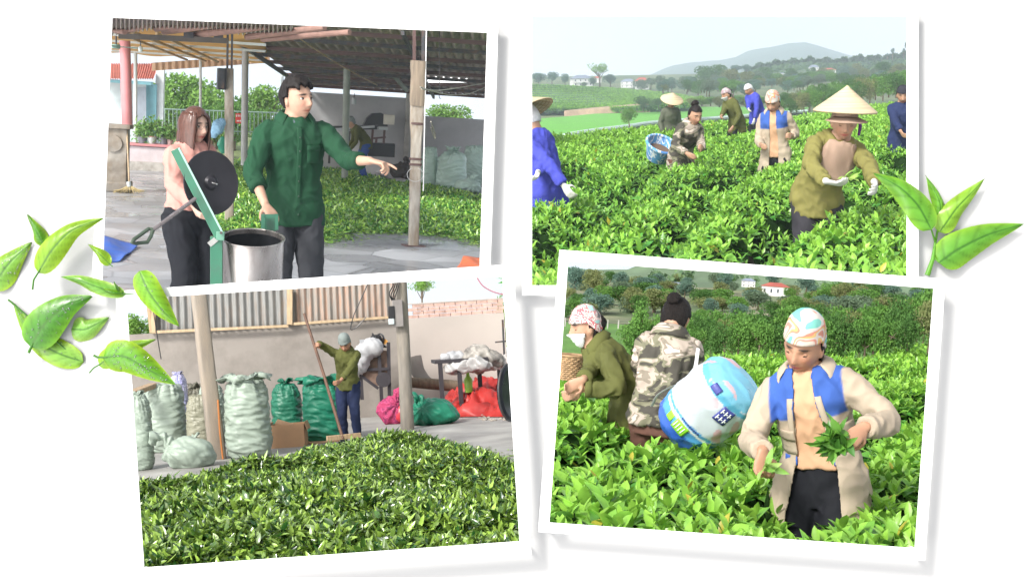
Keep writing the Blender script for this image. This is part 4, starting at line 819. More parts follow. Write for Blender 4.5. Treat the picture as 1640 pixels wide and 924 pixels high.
# houses
HW = mat('house_wall', (.62, .62, .60), .8, var=.08, vscale=2); RT = mat('red_roof', (.42, .10, .07), .7, var=.15, vscale=3); RG = mat('slate_roof', (.20, .23, .30), .7, var=.15); GLD = mat('dark_glass', (.05, .06, .08), .25)
def house(panel, u, vb_, d, wpx, hpx, label, roof, storeys=2, rot=.25, name='house', nwin=4, wallm=None, hip=.30):
    b = panel.P(u, vb_, d); k = d/F; wd, ht = wpx*k, hpx*k; dp = wd*.7; t = Thing(panel, name, label, 'house', b); R_ = rotz(rot); rh = ht*hip
    f = lambda x, y, z: b+R_@A(x, y, z)
    t.part('wall', MB().box(f(0, 0, (ht-rh)/2), (wd, dp, ht-rh), R_), wallm or HW, smooth=False)
    e = 1.12; z0 = ht-rh; m = MB(); m.add([f(-wd/2*e, -dp/2*e, z0), f(wd/2*e, -dp/2*e, z0), f(wd/2*e, dp/2*e, z0), f(-wd/2*e, dp/2*e, z0), f(-wd*.22, 0, ht), f(wd*.22, 0, ht)], [(0, 1, 5, 4), (1, 2, 5), (2, 3, 4, 5), (3, 0, 4), (3, 2, 1, 0)]); t.part('roof', m, roof, smooth=False)
    t.part('balcony', MB().box(f(0, -dp*.53, z0*.5), (wd*.9, dp*.1, z0*.05), R_).box(f(0, -dp*.57, z0*.57), (wd*.9, dp*.02, z0*.10), R_), HW, smooth=False) if storeys > 1 else None
    for s_ in range(storeys):
        for i in range(nwin):
            x = wd*(-.38+.76*i/max(1, nwin-1)); zc = z0*(s_+.55)/storeys; w_ = t.part('window', MB().box(f(x, -dp/2-.004*wd, zc), (wd*.085, wd*.02, z0/storeys*.46), R_), HW, smooth=False); t.part('pane', MB().box(f(x, -dp/2-.012*wd, zc), (wd*.062, wd*.02, z0/storeys*.38), R_), GLD, parent=w_, smooth=False)
    return t
house(TR, 931, 139, 262, 32, 18, 'white two storey house with grey roof beside the lone thin tree', RG, 2, .35)
house(TR, 957, 133, 300, 12, 10, 'small house with a reddish roof partly behind the lone thin tree', RT, 1, .1, nwin=2)
house(TR, 1006, 141, 262, 20, 14, 'low grey house left of the red roofed house on the valley edge', RG, 2, -.2, nwin=3)
house(TR, 1028, 144, 250, 20, 19, 'white house with bright red roof above the tea hill', RT, 2, .2, nwin=3)
house(TR, 1326, 121, 235, 21, 11, 'white villa with red roof among trees on the right slope', RT, 2, .1)
house(TR, 1303, 117, 262, 14, 12, 'pale unfinished house upslope left of the white villa', RG, 2, .1, nwin=3)
house(TR, 1250, 122, 240, 14, 5, 'low white shed roof among trees in mid valley', RG, 1, -.1, nwin=2)
house(TR, 1156, 133, 220, 12, 6, 'low pale blue shed among the mid valley trees', mat('blue_roof', (.25, .33, .40), .6), 1, .0, nwin=2)
# trees
gg = 'trees across the valley'
TRT = [(862, 139, 245, 26, 'blue', 'round', 1.3, 'dark tree at the left edge above the terraced tea hill'), (884, 139, 240, 25, 'blue', 'round', 1.1, 'second dark tree from the left edge above the tea hill'), (905, 139, 242, 21, 'blue', 'round', .9, 'dark tree just left of the white grey roofed house'),
       (961, 139, 235, 38, 'light', 'sparse', 1.25, 'lone thin tree with an airy flat crown against the sky'), (978, 142, 238, 24, 'blue', 'round', 1.2, 'dark round tree right of the lone thin tree'), (950, 140, 236, 16, 'blue', 'round', 1.2, 'small dark bush under the lone thin tree'), (935, 140, 236, 9, 'grey', 'bush', 1.4, 'little grey bush in front of the white grey roofed house'),
       (1056, 146, 225, 26, 'grey', 'round', 1.1, 'grey green tree right of the bright red roof'), (1076, 150, 215, 26, 'blue', 'round', 1.0, 'dark pointed tree left of the bamboo clump'), (1100, 150, 200, 32, 'grey', 'round', 1.2, 'broad grey tree in mid valley above the camouflage picker'), (1128, 148, 205, 44, 'dark', 'round', 1.0, 'tallest dark tree of the mid valley group'), (1150, 146, 204, 42, 'dark', 'round', 1.1, 'dark domed tree right of the tallest one'), (1118, 153, 180, 24, 'mid', 'bush', 1.3, 'lighter green bush in front of the dark mid valley trees'),
       (1172, 145, 190, 36, 'olive', 'round', 1.1, 'brownish olive tree right of the dark domed trees'), (1196, 143, 180, 28, 'olive', 'round', 1.2, 'low olive tree in mid valley'), (1158, 154, 120, 24, 'mid', 'tall', 1.2, 'narrow green tree behind the olive shirt picker'), (1210, 140, 200, 27, 'grey', 'round', 1.2, 'grey tree behind the blue capped picker'), (1225, 133, 220, 25, 'dark', 'round', 1.2, 'dark tree left of the low white shed'), (1244, 137, 185, 22, 'mid', 'round', 1.3, 'fresh green tree below the low white shed'),
       (1268, 131, 200, 22, 'dark', 'round', 1.2, 'dark tree right of the low white shed'), (1290, 134, 180, 20, 'dark', 'bush', 1.6, 'wide dark bush left of the white villa'), (1312, 131, 180, 19, 'mid', 'bush', 1.5, 'green bush below the white villa'), (1350, 125, 210, 20, 'blue', 'round', 1.3, 'blue green tree right of the white villa'), (1372, 122, 220, 20, 'olive', 'round', 1.2, 'yellowish tree on the slope right of the villa'), (1414, 125, 170, 29, 'dark', 'round', 1.1, 'dark cone shaped tree on the right slope'),
       (1395, 124, 200, 14, 'blue', 'bush', 1.6, 'low blue green bush left of the dark cone shaped tree'), (1440, 120, 180, 20, 'olive', 'bush', 1.5, 'olive bush at the right edge below the tall trunks'), (1178, 122, 260, 20, 'blue', 'round', 1.2, 'hazy tree at the foot of the blue hill'), (1196, 121, 262, 18, 'blue', 'round', 1.2, 'hazy tree right of the foot of the blue hill')]
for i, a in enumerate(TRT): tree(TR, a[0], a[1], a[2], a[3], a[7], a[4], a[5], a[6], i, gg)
for i, (u, v, h_) in enumerate([(1421, 104, 18), (1429, 103, 24), (1412, 106, 14), (1447, 100, 22), (1452, 98, 28)]): tree(TR, u, v, 300, h_, ['tall thin tree on the ridge, second from the left', 'tallest thin tree of the ridge left of the edge', 'leftmost short thin tree on the right ridge', 'thin tree on the ridge near the right edge', 'thin tree on the ridge cut by the right edge'][i], 'blue', 'tuft', .55, i, 'thin trees on the ridge')
tree(TR, 1008, 203, 60, 34, 'young shrub standing alone in front of the paddy field', 'mid', 'bush', .95, 2, name='shrub', cat='shrub')
tree(TR, 1030, 178, 140, 28, 'dark shrub at the left end of the paddy bank', 'dark', 'bush', 1.3, 1, 'dark shrubs on the paddy bank', 'shrub', 'shrub'); tree(TR, 1055, 175, 138, 20, 'lower dark shrub right of the paddy bank end', 'dark', 'bush', 1.6, 2, 'dark shrubs on the paddy bank', 'shrub', 'shrub')
k = 0
for row, (dd, vo, hp) in enumerate([(66, 0, 40), (80, -6, 42), (98, -12, 40)]):
    for u in np.arange(1246+row*9, 1470, 21): 
        v = np.interp(u, [1240, 1300, 1400, 1460], [186, 182, 164, 152])+vo*.6; tree(TR, u, v, dd, hp*(1+.12*math.sin(u*3))*(1 if u > 1285 else .8), '%s shrub from the left in the %s row of the thicket beyond the tea' % (ORD[int((u-1246-row*9)//21)], ['front', 'middle', 'back'][row]), ['mid', 'dark', 'olive', 'mid', 'dark'][k % 5], 'bush', .8, k, 'shrubs of the thicket', 'shrub', 'shrub'); k += 1
for i, u in enumerate(range(1110, 1250, 14)): tree(TR, u, 172-(i % 3), 110, 17+3*(i % 2), '%s low pale shrub from the left in the strip behind the paddy' % ORD[i], ['olive', 'light', 'mid'][i % 3], 'bush', 1.5, i, 'pale shrubs behind the paddy', 'shrub', 'shrub')
scatter(TR, 90, 78, (1060, 1455), lambda u, k: np.interp(u, [1060, 1250, 1455], [156-22*k, 156-30*k, 140-22*k]), (120, 235), (17, 26), 'indistinct tree of the wooded valley behind the tea pickers', 'wooded valley trees, upper right photo')
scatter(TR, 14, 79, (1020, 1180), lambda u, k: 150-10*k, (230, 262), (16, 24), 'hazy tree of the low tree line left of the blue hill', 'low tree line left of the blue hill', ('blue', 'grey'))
# people
def at(panel, u, d, z=0.): p = panel.P(u, 300 if panel in (TL, TR) else 600, d); return A(p[0], p[1], z)
Q = TR.P
p = Person(TR, at(TR, 874, 10.3, .04), -115, 'person in a violet blue jacket and conical hat at the left edge, back turned', 1.62, lean=14, head=(0, 24, 0), lw=Q(905, 300, 10.0), rw=Q(858, 292, 9.9), lpole=(.3, .9, 0), rpole=(-.3, .9, 0), vox=.012, gloves=GLOVE, bulk=1.0, group='tea pickers in the upper right photo')
p.top(BLUEJ, infl=.034, hem=-.24, flare=.05, name='jacket', amp=.007); p.pants(BLACKC); p.scarf(WHITEC, False, brow=.2, back=-.9, name='white_scarf', vol=.02); p.cone_hat(STRAW, STRAWD, tilt=6)
p = Person(TR, at(TR, 1090, 15.6, -.02), 38, 'person in a camouflage shirt with a hair bun, bending over the tea', 1.58, lean=30, side=4, head=(-5, 22, 0), lw=Q(1124, 236, 15.2), rw=Q(1100, 246, 15.1), bulk=.9, vox=.012, eyes='down', group='tea pickers in the upper right photo')
p.top(CAMO, infl=.035, hem=-.18, flare=.03, name='shirt', amp=.006); p.collar(CAMO, infl=.01); p.pants(fabric('brown_trousers', (.12, .06, .045))); p.hair_tied(bun=(0, .05, .125), br=.042)
p = Person(TR, at(TR, 1072, 25, .0), 25, 'small far picker in a conical hat behind the camouflage shirt', 1.5, lean=15, head=(0, 20, 0), vox=.018, eyes='down', group='tea pickers in the upper right photo')
p.top(fabric('grey_green_cloth', (.10, .11, .08)), infl=.03, name='shirt'); p.pants(BLACKC); p.scarf(WHITEC, False, brow=.2, back=-.8); p.cone_hat(STRAW, STRAWD)
p = Person(TR, at(TR, 1180, 24, .12), -58, 'person in an olive shirt, print headscarf and white mask reaching left', 1.55, lean=26, head=(0, 20, 0), lw=Q(1174, 203, 23.7), rw=Q(1150, 201, 23.3), vox=.014, eyes='down', group='tea pickers in the upper right photo')
p.top(SHIRT_OLIVE, infl=.03, name='shirt', hem=-.2); p.pants(BLACKC); p.scarf(PRINT3); p.hair_tied(br=.035, bun=(0, .09, .04)); p.mask(MASKM)
p = Person(TR, at(TR, 1213, 27, .18), -50, 'person in a blue jacket bending behind the tan and blue jacket', 1.55, lean=28, head=(0, 25, 0), lw=Q(1208, 193, 26.6), rw=Q(1200, 188, 26.3), vox=.016, eyes='down', group='tea pickers in the upper right photo', gloves=GLOVE)
p.top(BLUEJ, infl=.035, name='jacket', hem=-.2); p.pants(BLACKC); p.scarf(WHITEC, brow=.3)
p = Person(TR, at(TR, 1242, 15.3, .03), -12, 'smiling person in a tan and blue work jacket standing in the tea', 1.62, lean=8, side=-2, head=(-8, 26, 3), lw=Q(1268, 217, 15.1), rw=Q(1219, 232, 15.05), lpole=(.35, .6, -.8), rpole=(-.35, .6, -.8), bulk=.88, vox=.011, smile=True, eyes='down', group='tea pickers in the upper right photo')
p.top(VEST, infl=.030, hem=-.26, flare=.05, name='jacket', colf=vest, opening=lambda t: .04+.04*np.clip(.4-t, 0, .6)); p.top(PEACH, infl=.021, arms=False, hem=-.06, name='undershirt'); p.pants(BLACKC); p.scarf(PRINT1, peak=.03, brow=.33); p.hair_tied(br=.002); p.collar(TAN, infl=.02)
p = Person(TR, at(TR, 1308, 9.5, -.02), 6, 'person in an olive jacket and wide conical hat picking with white gloves', 1.70, lean=30, side=17, head=(-2, 12, 4), lw=Q(1408, 306, 8.75), rw=Q(1324, 291, 8.85), lpole=(.8, .4, .1), rpole=(-.8, .5, -.1), rhand=dict(dir=(.75, -.6, -.15), palm=(0.3, .2, .8)), vox=.009, gloves=GLOVE, eyes='down', bulk=1.0, group='tea pickers in the upper right photo', headoff=(0, .01, 0))
p.top(fabric('yellow_olive_cloth', (.19, .175, .055)), infl=.030, hem=-.12, flare=.01, name='jacket', amp=.008); p.pants(fabric('charcoal_cloth', (.035, .033, .04))); p.cone_hat(STRAW, STRAWD, r=.205, ht=.165, tilt=-10, z=.075); p.scarf(fabric('dusty_pink_cloth', (.34, .235, .175), bump=.8, bscale=5, dist=.05), False, brow=.16, back=-.95, name='sun_hood', vol=.014)
DP = _MATS['dusty_pink_cloth']
G = np.array([[(lambda q: p.fr(q)[0]+p.fr(q)[2]*math.sin(a)*(.118+.42*(.52-q))*p.h-p.fr(q)[3]*math.cos(a)*(.135+.36*(.52-q))*p.h)(.535-f*(.26-.13*(a/.95)**2)) for a in np.linspace(-.95, .95, 22)] for f in np.linspace(0, 1, 9)]); G += .026*fold(G.reshape(-1, 3)*A(1, 1, .25), 16, 2).reshape(9, 22, 1); m = MB(); m.grid(G); o = p.put('neck_drape', *m.arrays()[:2], DP); sm = o.modifiers.new('t', 'SOLIDIFY'); sm.thickness = .005
hb = p.head_part('visor', ((lambda G: (lambda m: m.arrays()[:2])(MB().grid(G)))(np.array([[A(math.sin(a)*(.085+.07*k)*1.0, -math.cos(a)*(.10+.085*k), .062-.02*k-.012*abs(a)) for a in np.linspace(-1.1, 1.1, 18)] for k in np.linspace(0, 1, 5)]))), DP); hb.modifiers.new('t', 'SOLIDIFY').thickness = .004
p.strip('pocket', _MATS['yellow_olive_cloth'], np.linspace(.20, .27, 5), .05, .13, .012, .042); p.strip('pocket', _MATS['yellow_olive_cloth'], np.linspace(.20, .27, 5), -.13, -.05, .012, .042)
p.put('hat_ribbon', *MB().tube([p.hc+p.Rh@A(.10, 0, .03), p.hc+p.Rh@A(.12, .01, -.02), p.hc+p.Rh@A(.115, .0, -.09)], [.012, .014, .01], 6, sq=.3).arrays()[:2], fabric('purple_cloth', (.10, .03, .16)))
hw = p.base+p.Rz@p.hands['tipR']; sprig(TR, hw, 'freshly picked pale tea tips held in the white glove under the wide hat', 7, .10, 3, (.5, -.3, .5), ((.40, .55, .14), (.25, .45, .08)))
p = Person(TR, at(TR, 1443, 18, .0), -8, 'person in a navy top and dark cap at the right edge', 1.66, lean=10, head=(0, 20, 0), lw=Q(1462, 214, 17.6), rw=Q(1444, 214, 17.5), vox=.012, eyes='down', group='tea pickers in the upper right photo')
p.top(NAVY, infl=.03, name='sweater'); p.pants(NAVY); p.hair_tied(br=.03, bun=(0, .09, .0)); p.scarf(fabric('dark_cap', (.03, .03, .04)), False)
# blue rimmed basket carried behind the camouflage shirt
c = Q(1060, 231, 15.7); t = Thing(TR, 'basket', 'round basket with a blue and white rim at the back of the camouflage shirt', 'basket', c-A(0, 0, .2)); Rb = rotx(.5)@roty(.35); N_ = Rb@A(0, 0, 1); X = Rb@A(1, 0, 0); Y = Rb@A(0, 1, 0)
BB = ramp_mat('blue_white_band', [(0, (.1, .3, .55)), (.48, (.62, .66, .68)), (.55, (.08, .22, .5))], 16, stretch=(1, 1, .3))
t.part('wall', MB().loft([(c-N_*.22, X, Y, .13, .13), (c-N_*.1, X, Y, .17, .17), (c, X, Y, .20, .20), (c-N_*.01, X, Y, .185, .185), (c-N_*.1, X, Y, .155, .155)], 24), BB)
t.part('rim', MB().tube([c+(X*math.cos(a)+Y*math.sin(a))*.195 for a in np.linspace(0, 2*math.pi, 33)], .018, 8), BB); t.part('lining', MB().loft([(c-N_*.1, X, Y, .152, .152), (c-N_*.09, X, Y, .02, .02)], 24), mat('brown_weave', (.14, .09, .06), .9))
# ================================================================ lower right: three pickers close by
gB = lambda u, v: BR.G(u, v, .70)
furB = [([gB(1262, 900), gB(1300, 830), gB(1330, 760), gB(1340, 720)], .13, .22), ([gB(1300, 770), gB(1250, 720)], .15, .12), ([gB(860, 770), gB(940, 742), gB(1010, 728), gB(1080, 700), gB(1180, 660)], .16, .30), ([gB(1330, 770), gB(1400, 700), gB(1500, 660)], .16, .25), ([gB(1005, 700), gB(1040, 690)], .12, .2), ([gB(1170, 640), gB(1500, 612)], .3, .12)]
eB = lambda u: np.interp(u, [820, 905, 960, 1010, 1100, 1200, 1300, 1400, 1500], [610, 622, 622, 600, 572, 573, 578, 574, 552])
def br_edge(x, y):
    u, v = BR.uv(np.stack([x, y, 0*x+.8], 1)); return v > eB(u)
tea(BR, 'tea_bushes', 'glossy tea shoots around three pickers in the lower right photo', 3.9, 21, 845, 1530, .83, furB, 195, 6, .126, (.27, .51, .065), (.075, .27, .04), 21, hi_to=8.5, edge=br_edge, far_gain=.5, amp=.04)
G = np.array([[A(x*y, y, 0) for x in np.linspace(-.19, .19, 90)] for y in np.linspace(3.9, 21, 160)]); m = MB(); m.grid(G); V, Fs, C = m.arrays(); Fq = np.array(Fs); ok = clipk(BR, V)&br_edge(V[:, 0], V[:, 1]); one(BR, 'ground', None, None, (V, Fq[ok[Fq].all(1)], None), SOIL, base=A(0, 10, 0), kind='structure')
# land behind, rising to the hills
GR2 = mat('bank_grass', (.09, .20, .035), .95, var=.25, vscale=1.2, bump=.7, bscale=12, dist=.05)
terrain(BR, 'meadow', [(15, [(840, 690), (1560, 690)]), (20, [(840, 630), (1560, 640)]), (27, [(840, 545), (1560, 560)]), (34, [(840, 515), (1560, 530)])], 40, GR2, amp=.03, freq=.8)
terrain(BR, 'valley_ground', [(33.5, [(840, 517), (1560, 533)]), (46, [(840, 478), (1560, 512)]), (58, [(840, 460), (1200, 478), (1560, 492)]), (66, [(840, 448), (1200, 462), (1560, 474)])], 40, mat('valley_b', (.10, .15, .06), .95, var=.3, vscale=.5, bump=.5, bscale=3, dist=.1, col2=(.22, .20, .13), c2scale=.25, c2pos=.52), amp=.05, freq=.4)
BH = mat('hill_green', (.12, .18, .10), .95, var=.25, vscale=.3, bump=.5, bscale=2, dist=.1)
terrain(BR, 'hill', [(64, [(840, 455), (1200, 466), (1560, 480)]), (73, [(840, 436), (960, 438), (1200, 440), (1330, 448), (1560, 466)]), (80, [(840, 424), (950, 432), (1005, 431), (1030, 421), (1060, 408), (1200, 395), (1560, 390)]), (83, [(840, 440), (1560, 440)])], 60, BH, amp=.06, freq=.3)
m = MB(); m.poly([BR.G(u, v, .02)+A(0, 0, .0) for u, v in [(858, 596), (900, 594), (948, 588), (1000, 600), (1003, 560), (960, 548), (858, 548)]]); 
RD = mat('dry_earth', (.40, .31, .21), .95, var=.25, vscale=.8, bump=.4, bscale=6, dist=.05)
terrain(BR, 'dirt_road', [(29, [(840, 536), (940, 542), (1060, 548), (1240, 552)]), (36, [(840, 510), (940, 512), (1060, 522), (1240, 530)])], 24, RD, amp=.02, freq=.5)
# bushes of the dark belt behind the field
k = 0
for row, (dd, dv, hp) in enumerate([(17.2, 0, 84), (20, -8, 92), (23.5, -14, 88)]):
    for u in np.arange(1010+row*13, 1540, 34):
        vb_ = np.interp(u, [1000, 1200, 1320, 1420, 1500], [580, 584, 590, 584, 560])+dv; ht = hp*(1+.10*math.sin(u*1.7+row))*np.interp(u, [1000, 1150, 1250, 1500], [.8, .9, 1.05, 1.10]); tree(BR, u, vb_, dd, ht, '%s shrub from the left in the %s row of the dark belt' % (ORD[int((u-1010-row*13)//34)], ['front', 'middle', 'back'][row]), ['mid', 'dark', 'olive', 'mid', 'dark', 'mid'][k % 6], 'bush', .62, k, 'shrubs of the dark belt', 'shrub', 'shrub'); k += 1
tree(BR, 1021, 592, 17, 112, 'slim young tree between the print headscarf and the hair bun', 'mid', 'tall', .62, 1)
BRT = [(918, 478, 52, 62, 'blue', 'round', .75, 'tall blue green tree at the upper left corner of the lower right photo'), (945, 482, 50, 56, 'olive', 'round', .9, 'brownish tree beside the blue green tree at the corner'), (965, 505, 44, 50, 'mid', 'round', 1.0, 'mid green tree above the print headscarf'), (925, 510, 40, 40, 'mid', 'bush', 1.2, 'green bush at the left edge below the tall blue green tree'), (995, 470, 56, 38, 'blue', 'round', .95, 'round blue green tree under the patch of sky'), (1026, 474, 58, 32, 'blue', 'round', 1.0, 'smaller blue green tree right of the patch of sky'), (975, 486, 48, 28, 'light', 'bush', 1.2, 'pale green bush between two darker trees at left'),
       (1010, 500, 42, 44, 'olive', 'round', 1.15, 'wide olive brown tree behind the slim young tree'), (1045, 508, 40, 48, 'olive', 'round', 1.15, 'olive tree left of the hair bun'), (1066, 492, 46, 36, 'mid', 'round', 1.1, 'green tree just above the hair bun at left'), (1120, 500, 46, 40, 'dark', 'round', 1.1, 'dark tree right of the hair bun'), (1096, 478, 54, 30, 'blue', 'round', 1.1, 'hazy tree above the hair bun'), (1150, 498, 45, 30, 'mid', 'bush', 1.3, 'green bush left of the white villa garden'), (1118, 524, 30, 34, 'mid', 'bush', 1.2, 'bush right of the hair bun near the road end'),
       (1180, 505, 40, 36, 'mid', 'bush', 1.2, 'rounded bush below the pale ruined house'), (1206, 492, 46, 26, 'dark', 'round', 1.1, 'dark tree left of the white villa'), (1236, 508, 40, 30, 'dark', 'bush', 1.3, 'dark bush straight below the white villa'), (1262, 484, 48, 24, 'mid', 'round', 1.1, 'green tree right of the white villa'), (1290, 472, 55, 34, 'blue', 'round', 1.2, 'hazy blue tree above the printed headscarf at right'), (1320, 492, 46, 34, 'mid', 'round', 1.2, 'green tree right of the teal scarf tip'), (1350, 492, 44, 40, 'olive', 'round', 1.2, 'yellow olive tree in the middle of the right slope'), (1378, 488, 48, 30, 'mid', 'round', 1.1, 'green tree left of the dark cone shaped tree'), (1402, 492, 46, 40, 'dark', 'round', .85, 'dark cone shaped tree in front of the pale slope'), (1440, 494, 46, 26, 'blue', 'bush', 1.2, 'blue green bush right of the cone shaped tree'), (1468, 494, 45, 36, 'blue', 'round', 1.0, 'tree near the upper right corner of the lower right photo'), (1492, 500, 42, 34, 'dark', 'round', 1.0, 'dark tree cut by the right frame edge'), (1160, 470, 60, 34, 'blue', 'round', 1.2, 'hazy tree on the slope left of the ruined house'), (1240, 456, 66, 20, 'blue', 'bush', 1.5, 'faint bush on the slope above the white villa'), (900, 520, 36, 40, 'dark', 'bush', 1.0, 'dark bush hidden behind the left frame edge')]
for i, a in enumerate(BRT): tree(BR, a[0], a[1], a[2], a[3], a[7], a[4], a[5], a[6], i, 'trees behind the three pickers')
r = np.random.default_rng(31); n = 9000; u = r.uniform(1040, 1520, n); d = r.uniform(66, 79, n); v = np.interp(d, [66, 79], [1, 0])*48+np.interp(u, [1040, 1520], [412, 428])+3*np.sin(u*.2); u = u+0*v; kk = fold(np.stack([u*.02, d*.1, 0*u], 1), 3, 2) > .05
q = np.stack([BR.P(a, b, c) for a, b, c in zip(u[kk], v[kk], d[kk])]); q[:, 2] += r.uniform(0, .5, len(q)); q = q[clipk(BR, q+A(0, 0, .35))]
one(BR, 'hill_woods', 'scattered woods on the hill behind the white villa', None, leaves(q, nrm(r.normal(size=(len(q), 3))), nrm(r.normal(size=(len(q), 3))+A(0, -1, 1)), .30, .26, mixc((.07, .13, .07), (.14, .22, .10), r.uniform(0, 1, len(q))), .1), FAR_LEAF, kind='stuff', sharp=False)
scatter(BR, 110, 77, (905, 1500), lambda u, k: np.interp(u, [900, 1200, 1500], [512-58*k, 516-56*k, 520-46*k]), (36, 68), (26, 44), 'indistinct tree of the wooded valley behind the three pickers', 'wooded valley trees, lower right photo')
house(BR, 1241, 474, 52, 40, 21, 'white villa with two red gabled roofs behind the shrub belt', RT, 1, -.1, nwin=4)
house(BR, 1106, 462, 62, 14, 9, 'small white gabled house above the hair bun', RG, 1, .2, nwin=2); house(BR, 1198, 460, 62, 20, 14, 'pale unfinished house on the slope left of the white villa', RG, 2, .1, nwin=3); house(BR, 1084, 458, 64, 24, 6, 'long low grey shed roof left of the small white house', RG, 1, 0, nwin=3)
house(BR, 912, 500, 44, 24, 12, 'grey shed roof at the left edge among trees', RG, 1, .1, nwin=2); house(BR, 985, 502, 47, 60, 10, 'long low grey farm shed behind the young tree', mat('old_roof', (.26, .24, .22), .8), 1, 0.05, nwin=5)
# fence posts by the dirt road
t = Thing(BR, 'fence', 'rough fence of pale posts along the dirt road behind the pickers', 'fence', BR.P(960, 528, 30))
for i, u in enumerate(range(905, 1245, 17)):
    a = BR.P(u, np.interp(u, [905, 1240], [523, 540]), 30); t.part('post', MB().cyl(a, a+A(0, 0, .22), .016, n=6), CONC)
t.part('rail', MB().tube([BR.P(u, np.interp(u, [905, 1240], [523, 540])-9, 30) for u in (905, 1070, 1236)], .006, 5), STEELD)
# ---- people
Q = BR.P; gp = 'tea pickers in the lower right photo'
p = Person(BR, at(BR, 1328, 5.75, .0), -14, 'smiling person in an open tan and blue work jacket holding picked leaves', 1.66, lean=13, side=-12, head=(-12, 24, 10), lw=Q(1384, 684, 5.36), rw=Q(1222, 722, 5.38), lpole=(.8, .5, -.4), rpole=(-.6, .7, -.4), lhand=dict(dir=(-.35, -.55, -.45), palm=(-.6, .1, -.5)), rhand=dict(dir=(.05, -.25, -.9), palm=(.5, -.6, .1)), rcurl=.85, lcurl=.75, vox=.0072, smile=True, eyes='down', bulk=.92, group=gp, skin=(.50, .27, .17))
p.top(VEST, infl=.034, hem=-.27, flare=.075, name='jacket', colf=vest, opening=lambda t: .045+.055*np.clip(.42-t, 0, .75)/.4, amp=.006, thick=.024)
p.top(PEACH, infl=.023, arms=False, hem=.055, name='undershirt', neck=.50, amp=.006); p.pants(BLACKC, infl=.012); p.scarf(PRINT1, peak=.040, brow=.34, vol=.013); p.hair_tied(br=.002); p.collar(TAN, rad=.085, lay=.085, ht=.035, infl=.012, opena=.62)
p.strip('pocket', TAN, np.linspace(.13, .235, 6), .075, .165, .010, .034); p.strip('pocket', BLUEV, np.linspace(.075, .12, 4), .080, .16, .006, .034); p.strip('pocket', TAN, np.linspace(.13, .235, 6), -.165, -.075, .010, .034); p.strip('pocket', BLUEV, np.linspace(.075, .12, 4), -.16, -.08, .006, .034)
for q0 in (.235, ): p.strip('pocket_flap', TAN, np.linspace(q0-.03, q0+.02, 5), .070, .170, .016, .034); p.strip('pocket_flap', TAN, np.linspace(q0-.03, q0+.02, 5), -.170, -.070, .016, .034)
edge_ = lambda s_: (lambda q: s_*(.045+.055*np.clip(.42-q, 0, .75)/.4))
for s_ in (1, -1): p.strip('placket', TAN, np.linspace(-.20, .40, 24), edge_(s_), (lambda e: (lambda q: e(q)+s_*.026))(edge_(s_)), .006, .034, nx=4)
hR = p.base+p.Rz@p.hands['R']; hL = p.base+p.Rz@p.hands['L']
sprig(BR, hR+A(.0, -.03, .03), 'few pale tea tips pinched in the lowered hand of the tan jacket', 8, .085, 5, (.4, -.5, .25), ((.42, .58, .16), (.22, .45, .08)), 'picked leaves in hands')
sprig(BR, hL+A(-.035, -.03, .0), 'thick bunch of dark tea leaves gripped against the tan jacket', 60, .105, 6, (-.25, -.5, .15), ((.16, .36, .05), (.05, .17, .03)), 'picked leaves in hands', 1.5)
p = Person(BR, at(BR, 1060, 7.5, .02), 163, 'person in a camouflage shirt and brown trousers, back turned, hair in a bun', 1.62, lean=10, side=-2, head=(0, 24, 0), lw=Q(1034, 635, 7.95), rw=Q(1102, 640, 8.0), lpole=(.8, .3, -.3), rpole=(-.8, .3, -.3), vox=.009, eyes='down', bulk=1.0, group=gp)
p.top(CAMO, infl=.030, hem=-.07, flare=.03, name='shirt', amp=.008); p.collar(CAMO, infl=.01, rad=.08); p.pants(fabric('brown_trousers', (.12, .06, .045)), infl=.012); p.hair_tied(bun=(0, .094, .078), br=.038, vol=.014)
for hp, kn, an in p.legs[:1]: 
    for dx in (.0, .018): 
        pp, rr_ = smoothpts([hp+A(.098, dx-.01, .0), (hp+kn)/2+A(.092, dx-.01, 0), kn+A(.078, dx-.01, 0), an+A(.066, dx-.01, 0)], [.0045]*4); p.put('stripe', *MB().tube(pp, rr_, 5).arrays()[:2], WHITEC)
p = Person(BR, at(BR, 1018, 7.9, .02), -72, 'person in an olive shirt, red printed headscarf and white mask bending over the tea', 1.60, lean=44, head=(8, 10, 0), lw=Q(930, 622, 7.5), rw=Q(922, 638, 7.2), lpole=(.3, .8, -.2), rpole=(-.6, .8, -.3), lhand=dict(dir=(-.1, -.8, -.5)), rhand=dict(dir=(-.1, -.8, -.5)), lcurl=.6, vox=.009, eyes='down', bulk=1.05, group=gp)
p.top(SHIRT_OLIVE, infl=.028, hem=-.20, flare=.03, name='shirt', amp=.007, sleeve=.93); p.collar(SHIRT_OLIVE, infl=.01, rad=.08); p.pants(BLACKC); p.scarf(PRINT2, peak=.015, brow=.25, vol=.016); p.hair_tied(bun=(0, .085, .02), br=.05); p.mask(MASKM)
